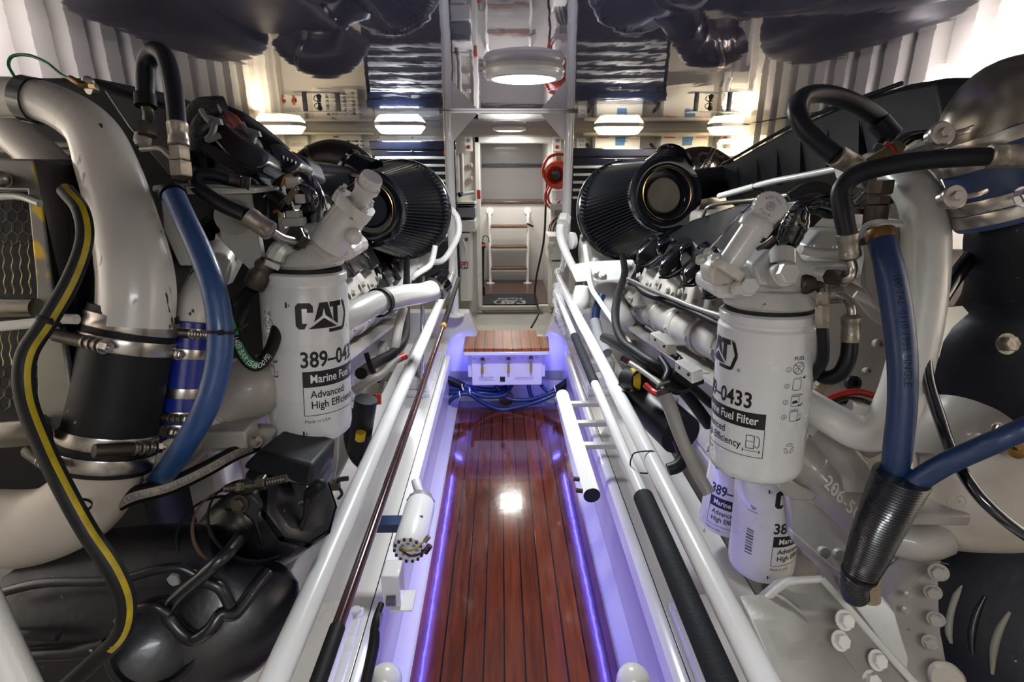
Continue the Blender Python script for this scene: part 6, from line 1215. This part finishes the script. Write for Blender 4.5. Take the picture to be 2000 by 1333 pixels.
for x in (.03, .50, .97): MB().cyl((a.x+(b.x-a.x)*x, YB-.041, a.z-.02), (a.x+(b.x-a.x)*x, YB-.044, a.z-.02), .006).build('screw', 'darksteel', t)
t, a, b = wall_box('cabinet', 'large white overhead cabinet at the left end of the aft bulkhead', 'cabinet', 440, 255, 508, 330, .16, 'wall_panel')
art = Flat(); art.text('WARNING', b.x-.20, a.z-.07, .02); art.rect(b.x-.20, a.z-.10, b.x-.10, a.z-.085); art.build('red_sticker', 'red', t, lambda u, v: Vector((u, YB-.162, v)))
# tool chests
def chest(lab, x0, x1, ylist, Yc=4.40, ytop=276, zb=.55):
    t = thing('tool_chest', lab, 'tool chest'); a = PY(x0, ytop, Yc); b = PY(x1, 420, Yc)
    MB().bb(a.x, b.x, Yc, Yc+.27, zb, a.z).build('carcass', 'navy', t, bev=.006)
    MB().bb(a.x-.006, b.x+.006, Yc-.012, Yc+.27, a.z-.062, a.z+.002).build('lid', 'navy', t, bev=.008)
    z = a.z-.066
    zs_ = [PY(800, y, Yc).z for y in ylist]
    prev = z
    for k, zz in enumerate(zs_+[zb+.15, zb+.03]):
        MB().bb(a.x+.03, b.x-.03, Yc-.016, Yc, zz+.006, prev-.006).build('drawer', 'navy', t, bev=.003)
        if k < len(zs_): MB().bb(a.x+.035, b.x-.035, Yc-.026, Yc-.014, zz-.016, zz+.004).build('drawer_pull', 'lightsteel', t, bev=.003)
        prev = zz-.016
    MB().lathe(((a.x+b.x)/2, Yc-.016, PY(800, ylist[0]-11, Yc).z), (0, -1, 0), [(0, .013), (.006, .012), (.007, .004)], 20).build('lock', 'chrome', t)
    return t, a, b
t, a, b = chest('navy blue tool chest with pale drawer pulls left of the doorway', 722, 893, [307, 322, 337, 352, 367, 382])
MB().bb(b.x-.09, b.x-.06, 4.378, 4.384, a.z-.10, a.z-.07).build('red_badge', 'red', t)
t, a, b = chest('navy blue tool chest with pale drawer pulls right of the doorway', 1112, 1282, [325, 340, 355, 370, 385], ytop=290, zb=.72)
# boxes on the right of the bulkhead
for i, (x0, x1, lab) in enumerate(((1163, 1247, 'white electrical box with blue tape above the right tool chest'), (1292, 1378, 'white electrical box with blue tape, second from the doorway'), (1408, 1490, 'white electrical box partly behind the white frame'))):
    t, a, b = wall_box('electrical_box', lab, 'electrical box', x0, 265, x1, 330, .16, 'panelface')
    yy = YB-.1605; W_ = b.x-a.x
    MB().bb(a.x+.02, a.x+.115, yy-.001, yy, a.z-.028, a.z-.008).build('warning_label', 'whiteink', t); MB().bb(a.x+.02, a.x+.115, yy-.002, yy-.001, a.z-.020, a.z-.009).build('orange_strip', 'orange', t)
    MB().bb(b.x-.105, b.x-.02, yy-.002, yy-.001, a.z-.020, a.z-.009).build('orange_strip', 'orange', t)
    MB().prism([Vector((a.x+W_*.44, yy, a.z-.012)), Vector((a.x+W_*.67, yy, a.z-.010)), Vector((a.x+W_*.65, yy, a.z-.075)), Vector((a.x+W_*.45, yy, a.z-.078))], (0, -.001, 0)).build('blue_tape', 'tapeblue', t)
    ar = Flat(); ar.text('STABILIZER' if i == 0 else 'TRIM', a.x+W_*.47, a.z-.05, .018); ar.build('tape_lettering', 'ink', t, lambda u, v: Vector((u, yy-.0018, v)))
    if i < 2: MB().tube([(a.x-.05, YB-.03, a.z-.06), (a.x-.03, YB-.06, a.z-.10), (a.x+.0, YB-.05, a.z-.14)], .012, 10, 5).build('cable_gland', 'darksteel', t)
t, a, b = wall_box('socket_outlet', 'white double socket outlet on the aft bulkhead right of the doorway', 'outlet', 1127, 268, 1145, 291, .03, 'panelface')
for z in (a.z-.03, b.z+.03):
    MB().bb((a.x+b.x)/2-.014, (a.x+b.x)/2-.008, YB-.033, YB-.03, z-.006, z+.006).bb((a.x+b.x)/2+.008, (a.x+b.x)/2+.014, YB-.033, YB-.03, z-.006, z+.006).build('slots', 'ink', t)
t = thing('storage_rack', 'white tube frame with stored gear at the right end of the bulkhead', 'frame')
yf = 4.3
for p_, q_ in (((1405, 278), (1500, 270)), ((1405, 278), (1405, 330)), ((1455, 274), (1455, 330)), ((1405, 305), (1500, 300))):
    MB().cyl(PY(*p_, yf), PY(*q_, yf), .018).build('tube', 'white', t)
MB().bb(PY(1415, 300, yf).x, PY(1450, 300, yf).x, yf+.05, yf+.2, PY(1415, 345, yf).z, PY(1415, 290, yf).z).build('white_bin', 'panelface', t, bev=.01)
# conduit runs under the ceiling
hose('ceiling_conduit', 'long pale pipe along the top of the aft bulkhead, right side', 'wall_panel', [(1140, 262, 4.35, 4), (1300, 262, 4.35, 4), (1500, 262, 4.35, 4), (1600, 262, 4.35, 4)], cat='pipe')
hose('ceiling_conduit', 'long pale pipe along the top of the aft bulkhead, left side', 'wall_panel', [(520, 260, 4.35, 3), (600, 260, 4.35, 3), (730, 260, 4.35, 3)], cat='pipe')
# control buttons either side of the door
for x, lab in ((915, 'button plate with red and grey buttons left of the doorway'), (1088, 'button plate with red and grey buttons right of the doorway')):
    t, a, b = wall_box('button_plate', lab, 'switch', x-8, 267, x+8, 296, .02, 'rail', Y=YB-.04)
    for z, m in ((a.z-.03, 'grey'), (b.z+.035, 'red')): MB().lathe(((a.x+b.x)/2, YB-.061, z), (0, -1, 0), [(0, .015), (.006, .014)], 18).build('button', m, t)
for y in (323, 349):
    t = thing('latch', 'small cream latch on the door column, %s one' % ('upper' if y == 323 else 'lower'), 'latch'); c = PY(919, y, YB-.02); MB().box(c, .035, .02, .036).box(c+Vector((.008, -.012, 0)), .012, .01, .024).build('latch_body', 'cream', t, bev=.003)
t = thing('orange_tag', 'bright orange tag on the shelf edge left of the doorway', 'tag'); c = PY(935, 380, 4.55); MB().box(c, .028, .04, .075).build('tag_body', 'orange', t, bev=.006)
t = thing('corner_shelf', 'white corner shelf with a grey torch lying on it, left of the doorway', 'shelf'); a_ = PY(893, 386, 4.5); b_ = PY(928, 402, 4.5); MB().bb(a_.x, b_.x, 4.48, YB, b_.z, b_.z+.02).bb(a_.x, b_.x, 4.48, 4.495, b_.z, a_.z-.03).build('tray', 'rail', t, bev=.004)
MB().bb(a_.x, b_.x, 4.50, YB, PY(900, 425, 4.5).z, PY(900, 406, 4.5).z).build('clear_bin', 'grey', t, bev=.004); MB().bb(a_.x, b_.x, 4.46, YB, PY(900, 452, 4.5).z, PY(900, 430, 4.5).z).build('lower_tray', 'rail', t, bev=.004)
t = thing('torch', 'small grey torch lying on the corner shelf', 'torch'); MB().cyl(PY(900, 380, 4.5), PY(924, 376, 4.6), .016).build('barrel', 'grey', t); MB().cyl(PY(900, 380, 4.5), PY(897, 381, 4.49), .02).build('head', 'plastic', t)
t = thing('fluorescent_tube', 'upright white lamp tube beside the left tool chest', 'lamp'); MB().cyl(PY(901, 300, 4.5), PY(903, 375, 4.5), .016).build('tube', 'rail', t)
t = thing('cabinet', 'white cabinet with a red emblem left of the doorway', 'cabinet'); a_ = PY(896, 456, 4.45); b_ = PY(922, 588, 4.45)
MB().bb(a_.x, b_.x, 4.45, YB-.001, b_.z, a_.z).build('carcass', 'rail', t, bev=.004); MB().bb(a_.x+.012, b_.x-.035, 4.44, 4.45, b_.z+.02, a_.z-.02).build('door', 'shell', t, bev=.004)
MB().cyl(PY(911, 468, 4.44), PY(911, 468, 4.43), .015).build('knob', 'ink', t)
MB().tube([PY(903, 468, 4.43), PY(908, 480, 4.42), PY(909, 495, 4.43)], .007, 10, 5).build('handle', 'white', t)
c = PY(897, 512, 4.437); art = Flat(); art.text('on', 0, 0, .07, 1, .03); art.build('emblem', 'red', t, planefn(c+Vector((0, 0, -.03)), (1, 0, 0), (0, 0, 1))); art = Flat(); art.text('PUMP', 0, 0, .03, 1, .02); art.build('emblem_caption', 'ink', t, planefn(c+Vector((0, 0, -.06)), (1, 0, 0), (0, 0, 1)))
struct(MB().bb(PY(865, 400, YB-.1).x, PY(884, 400, YB-.1).x, YB-.1, YB, .18, CEIL), 'trim_6', 'cream')
# right of door
t = thing('hose_reel', 'orange cable reel hanging on the wall right of the doorway', 'cable reel'); c = PY(1090, 342, 4.5)
MB().lathe(c+Vector((0, .03, 0)), (-.3, -1, 0), [(0, .105), (.01, .112), (.02, .105), (.022, .078), (.05, .07), (.06, .075), (.075, .10), (.085, .098), (.087, .07), (.07, .06), (.03, .04)], 40).build('drum', 'orange', t)
MB().tube([c+Vector((-.115, -.03, -.02)), c+Vector((-.125, -.04, .05)), c+Vector((-.09, -.05, .125)), c+Vector((-.02, -.05, .155)), c+Vector((.06, -.05, .15))], .012, 14, 6).build('carry_handle', 'orange', t)
MB().lathe(c+Vector((-.02, -.06, 0)), (-.3, -1, 0), [(0, .045), (.01, .04), (.012, .015)], 6).build('hub', 'plastic', t)
MB().tube([c+Vector((-.07, 0, -.08)), c+Vector((-.10, 0, -.15)), c+Vector((-.09, 0, -.22)), c+Vector((-.04, 0, -.26)), c+Vector((.02, 0, -.2))], .009, 10, 6).tube([c+Vector((-.05, 0, -.09)), c+Vector((-.075, 0, -.16)), c+Vector((-.06, 0, -.22)), c+Vector((-.0, 0, -.24))], .009, 10, 6).build('orange_cable', 'orange', t)
t = thing('corner_shelf', 'white shelf under the orange reel with a clear tub', 'shelf'); a_ = PY(1074, 398, 4.5); b_ = PY(1112, 410, 4.5); MB().bb(a_.x, b_.x, 4.48, YB, b_.z, a_.z).build('tray', 'rail', t, bev=.004); MB().bb(a_.x+.02, b_.x-.03, 4.52, 4.7, a_.z, a_.z+.10).build('clear_tub', 'film', t)
t = thing('wire_spools', 'bundle of red, black and white wires in the cubby right of the doorway', 'wires'); c = PY(1084, 440, 4.5)
for k, m in enumerate(['red', 'ink', 'whiteink', 'ink', 'white', 'brown', 'ink']): MB().tube([c+Vector((-.05+k*.012, 0, -.05)), c+Vector((-.045+k*.014, -.01, 0)), c+Vector((-.01+k*.012, -.01, .045)), c+Vector((.02+k*.01, 0, .06))], .005, 8, 5).build('wire', m, t)
t = thing('charger_box', 'white box with coiled cables right of the doorway', 'charger'); a_ = PY(1072, 462, 4.5); b_ = PY(1096, 508, 4.5); MB().bb(a_.x, b_.x, 4.5, YB-.001, b_.z, a_.z).build('case', 'panelface', t, bev=.004)
for k in range(3): MB().tube([PY(1074+k*2, 492, 4.46), PY(1071+k*3, 482, 4.45), PY(1077+k*3, 474, 4.46), PY(1082+k*2, 480, 4.46)], .007, 10, 5).build('cable', 'white', t)
t = thing('air_unit', 'tall off-white unit with a black vent right of the doorway', 'air conditioner'); a_ = PY(1078, 512, 4.5); b_ = PY(1140, 600, 4.5); MB().bb(a_.x, b_.x, 4.5, YB-.001, b_.z, a_.z).build('case', 'panelface', t, bev=.004)
for k in range(7): p_ = PY(1124+k*2.2, 558, 4.499); MB().bb(p_.x, p_.x+.004, 4.495, 4.5, p_.z-.03, p_.z+.03).build('vent_slot', 'ink', t)
p_ = PY(1123, 582, 4.498); MB().bb(p_.x, p_.x+.10, 4.496, 4.5, p_.z-.004, p_.z+.004).build('orange_line', 'amber', t)
# ladder beyond the door
t = thing('ladder', 'white steel ladder with teak treads beyond the doorway', 'ladder'); YL = 5.80
xl_, xr_ = PY(957, 480, YL).x, PY(1031, 480, YL).x
for x in (xl_, xr_):
    MB().tube([(x, YL, .25), (x, YL, .90), (x, YL+.01, .98), (x, YL+.06, 1.01), (x, YP-.001, 1.01)], .016, 14, 5).build('stile', 'rail', t)
    MB().cyl((x, YL, .25), (x, YL, .258), .045).build('foot', 'rail', t); MB().cyl((x, YP-.012, 1.01), (x, YP-.001, 1.01), .04).build('wall_flange', 'rail', t)
for y in (442, 482, 524):
    z = PY(995, y, YL).z; MB().bb(xl_+.01, xr_-.01, YL-.04, YL+.07, z-.012, z+.012).build('tread', 'treadwood', t, bev=.005); MB().bb(xl_+.01, xr_-.01, YL-.03, YL+.06, z-.03, z-.012).build('tread_support', 'rail', t)
t = thing('strap', 'short black strap on the top ladder tread', 'strap'); z = PY(1035, 440, YL-.03).z; MB().box((xr_+.02, YL-.03, z), .075, .006, .02, Matrix.Rotation(R(25), 3, 'Y')).build('band', 'rubber', t)
# doormat
t = thing('doormat', 'black doormat lettered CAT Marine on the doorway sill', 'mat'); x0, x1 = PY(941, 590, YB).x, PY(1052, 590, YB).x
MB().bb(x0, x1, YB-.02, YB+.40, .2505, .262).build('pile', 'mat', t, bev=.004)
art = Flat(); logo_cat(art, -.145, 0, .30); art.text('Marine', .0, -.10, .085, 1, .02, 'CENTER')
art.f = art.f; art.build('lettering', 'greyink2', t, planefn(((x0+x1)/2, YB+.12, .2628), (-1, 0, 0), (0, -1, 0)))
struct(MB().bb(x0-.03, x1+.03, YB-.06, YB, .215, .25), 'trim_7', 'cream', bev=.004)
t = thing('inspection_light', 'long black inspection lamp hanging left of the ladder', 'lamp'); p0, p1 = PY(943, 474, 5.1), PY(942, 578, 5.0)
MB().tube([p0, p0.lerp(p1, .1), p0.lerp(p1, .14), p0.lerp(p1, .80), p0.lerp(p1, .84), p1], [.022, .03, .016, .016, .028, .026], 16, 3).build('body', 'rubber', t); MB().cyl(p0+Vector((0, -.02, -.01)), p0+Vector((0, -.02, -.03)), .02).build('orange_band', 'orange', t)
MB().tube([p0, p0+Vector((.01, 0, .06)), p0+Vector((.05, 0, .05)), p0+Vector((.06, 0, .0))], .004, 8, 5).build('lead', 'rubber', t)
hose('extension_cable', 'thin black cable hanging down the right door jamb to the floor', 'rubber', [(1069, 330, 4.42, 2), (1066, 400, 4.42, 2), (1062, 470, 4.42, 2), (1048, 540, 4.42, 2), (1045, 580, 4.40, 2), (1052, 610, 4.3, 2), (1038, 640, 4.0, 2)], cat='cable')
# ================================================================ hoses under the step, trough items
YH = 3.20
def hy(l, r, name, lab, m='bluehosedark'): return one(MB().tube([PY(x, y, z) for x, y, z in l], r, 14, 7), name, m, lab, 'hose', 'blue hoses under the step')
hy([(862, 742, 3.2), (890, 752, 3.2), (930, 760, 3.18), (965, 762, 3.2), (990, 758, 3.24)], .019, 'blue_hose', 'upper dark blue hose bundle sagging left of the transfer panel')
hy([(862, 756, 3.18), (900, 764, 3.16), (940, 768, 3.14), (970, 770, 3.16), (992, 762, 3.2)], .015, 'blue_hose', 'second dark blue hose sagging left of the transfer panel')
hy([(860, 772, 3.15), (885, 768, 3.13), (920, 768, 3.12), (950, 776, 3.12), (985, 772, 3.15), (1000, 752, 3.2)], .013, 'blue_hose', 'thin blue hose bending up behind the transfer panel')
hy([(852, 798, 3.1), (870, 792, 3.1), (890, 775, 3.1), (915, 770, 3.11), (940, 785, 3.12), (975, 800, 3.12), (1010, 796, 3.12), (1050, 785, 3.12), (1085, 770, 3.14), (1112, 755, 3.16)], .013, 'blue_hose', 'long blue hose drooping right across below the panel')
hy([(968, 752, 3.2), (985, 775, 3.17), (1010, 782, 3.16), (1040, 780, 3.15), (1075, 768, 3.15), (1112, 750, 3.17)], .013, 'blue_hose', 'blue hose running from the panel to the right bundle')
hy([(1032, 750, 3.2), (1036, 770, 3.18), (1044, 780, 3.17), (1060, 776, 3.17), (1100, 752, 3.18)], .013, 'blue_hose', 'short blue hose dropping from the right of the panel')
hy([(1054, 748, 3.19), (1066, 762, 3.18), (1082, 764, 3.17), (1112, 744, 3.18)], .012, 'blue_hose', 'shortest blue hose at the right corner of the panel')
hy([(1085, 762, 3.14), (1100, 752, 3.14), (1115, 740, 3.15)], .024, 'hose_sleeve', 'dark sleeve gathering the blue hoses at the right bed', 'rubberblue')
hy([(864, 738, 3.14), (885, 745, 3.14), (905, 755, 3.14)], .024, 'hose_sleeve', 'dark sleeve gathering the blue hoses at the left bed', 'rubberblue')
for k, (x, y) in enumerate(((903, 757), (917, 764), (898, 771), (1083, 760))):
    c = PY(x, y, 3.11); one(MB().lathe(c, (1, 0, .2), [(0, .021), (0, .0225), (.006, .0225), (.006, .021)], 20, cap=False), 'cable_tie', 'whiteink', 'white cable tie on the hose bundle, %s from the left' % ['second', 'third', 'leftmost', 'rightmost'][k], 'cable tie')
one(MB().lathe(PY(989, 778, 3.28), (0, -1, .3), [(0, .05), (.01, .045), (.02, .02)], 24), 'bilge_plate', 'brass', 'round brass cap half hidden behind the drooping blue hose', 'cap')
# trough: pump motor, switch, domes, pvc pipe
t = thing('pump_motor', 'white cylindrical pump motor with vented end in the left trough', 'motor')
c0, c1 = P(822, 985, 1.50), P(798, 1075, 1.34); a = dirto(c0, c1); L1 = (c1-c0).length; r_ = S(31, 1.38)
MB().lathe(c0, a, [(0, r_*.8), (.004, r_*.96), (.02, r_), (L1*.62, r_), (L1*.625, r_*1.02), (L1*.95, r_*1.02), (L1, r_*.92), (L1, r_*.1)], 40).build('body', 'rail', t)
u, v, _ = frame(a)
for k in range(14):
    w = 2*math.pi*k/14; MB().box(c1+(u*math.cos(w)+v*math.sin(w))*r_*.86, .006, .010, .006).build('vent', 'ink', t)
for k in range(8):
    w = 2*math.pi*k/8; MB().box(c1+(u*math.cos(w)+v*math.sin(w))*r_*.5, .008, .004, .006).build('inner_vent', 'grey', t)
pts, rs = path([(826, 962, 1.52, 16), (823, 975, 1.51, 26), (820, 990, 1.50, 28)]); MB().tube(pts, rs, 20, 5, lump=.05).build('wrapped_neck', 'grey', t)
MB().tube(CB([(812, 940, 1.55), (816, 955, 1.53), (822, 968, 1.52)]), S(9, 1.5), 14, 4).build('inlet', 'rail', t)
MB().tube(CB([(772, 1062, 1.36), (790, 1076, 1.32), (812, 1072, 1.31), (830, 1056, 1.33)]), S(2, 1.3), 8, 5).build('yellow_wire', 'ochre', t); MB().tube(CB([(774, 1068, 1.35), (800, 1086, 1.32), (822, 1082, 1.31), (832, 1072, 1.32)]), S(2.5, 1.3), 8, 5).build('dark_wire', 'darkrod', t)
MB().bb(-.385, c1.x-.01, c1.y+.08, c1.y+.12, c1.z-.01, c1.z+.015).build('side_foot', 'bluehosedark', t); MB().cyl(P(830, 1058, 1.32), P(838, 1048, 1.32), S(5, 1.3)).build('tan_connector', 'tan', t); MB().cyl(P(830, 1080, 1.32), P(840, 1066, 1.32), S(6, 1.3)).build('dark_connector', 'darkrod', t)
c = P(820, 1000, 1.42); MB().box(c0+a*L1*.35-Vector((-.012, r_*.86, -.5*r_)), .022, .003, .03).build('rating_label', 'greyink', t)
t = thing('float_switch', 'small white float switch box in the left trough', 'switch'); c = P(768, 1140, 1.22)
MB().box(c, .040, .055, .085).build('housing', 'rail', t, bev=.004); MB().box(c+Vector((.02, 0, -.05)), .05, .06, .004).build('foot', 'rail', t); MB().cyl(c+Vector((-.01, -.03, -.02)), c+Vector((.01, -.03, -.02)), .012).build('plug', 'greyink', t)
t = thing('trough_hose', 'thin black hose with a metal collar hanging in the left trough', 'hose')
pts, rs = path([(745, 1180, 1.15, 6), (738, 1200, 1.13, 7), (733, 1225, 1.11, 9), (730, 1260, 1.1, 11), (722, 1300, 1.08, 11), (712, 1345, 1.06, 11)]); MB().tube(pts, rs, 16, 6).build('tube', 'rubber', t); MB().hexa(P(741, 1200, 1.13), P(736, 1228, 1.11)-P(741, 1200, 1.13), S(8, 1.1), .035).build('collar', 'steel', t)
for x, lab in ((752, 'grey white domed cap at the bottom of the left trough'), (1237, 'grey white domed cap at the bottom of the right trough')):
    c = P(x, 1332, 1.10); one(MB().sphere(c, S(33, 1.1), sc=(1, 1, 1)).lathe(c-Vector((0, 0, .12)), (0, 0, 1), [(0, S(30, 1.1)), (.11, S(33, 1.1))], 28), 'domed_cap', 'grey' if x < 0 else 'shell', lab, 'cap')
t = thing('pvc_pipe', 'white ribbed pipe with a dark open end in the right trough', 'pipe')
p0, p1 = P(1098, 772, 2.25), P(1156, 968, 1.66); a = dirto(p0, p1); u, v, _ = frame(a); L1 = (p1-p0).length
MB().rings([[p0+a*tt+(u*math.cos(w)+v*math.sin(w))*(.0265 if j % 2 else .0250) for j in range(72) for w in [2*math.pi*j/72]] for tt in (0, L1)]).build('pipe', 'rail', t, flat=True)
MB().lathe(p1, a, [(-.001, .0262), (.002, .026), (.002, .023)], 28).build('open_end', 'ink', t)
for f in (.12, .35, .58):
    c = p0+a*L1*f; MB().bb(c.x+.01, .376, c.y-.012, c.y+.012, c.z-.01, c.z+.01).build('standoff', 'rail', t, bev=.003)
for f in (.88, .97): MB().cyl(p0+a*L1*f+Vector((-.018, 0, 0)), p0+a*L1*f+Vector((-.045, 0, .004)), .007).build('thumb_screw', 'darksteel', t)
# hose and conduit coming through at both sides of the frame
hose('blue_hose', 'dark blue hose dropping behind the plastic wrapped rail', 'bluehosedark', [(1176, 575, 2.4, 8), (1166, 600, 2.4, 8), (1162, 630, 2.4, 8)]); hose('conduit', 'pale corrugated conduit below the dark blue hose beside the right rail', 'grey', [(1162, 628, 2.4, 10), (1170, 660, 2.3, 10), (1186, 690, 2.2, 10)], cat='conduit', corr=.06, pitch=.012)
hose('stanchion', 'slim chrome upright at the aft end of the right engine', 'chrome', [(1154, 570, 2.6, 3), (1156, 640, 2.6, 3)], cat='rod'); hose('stanchion', 'slim chrome upright at the aft end of the left engine', 'chrome', [(826, 540, 2.6, 4), (824, 700, 2.6, 4), (823, 780, 2.6, 4)], cat='rod')
for e in THINGS: stage(e)
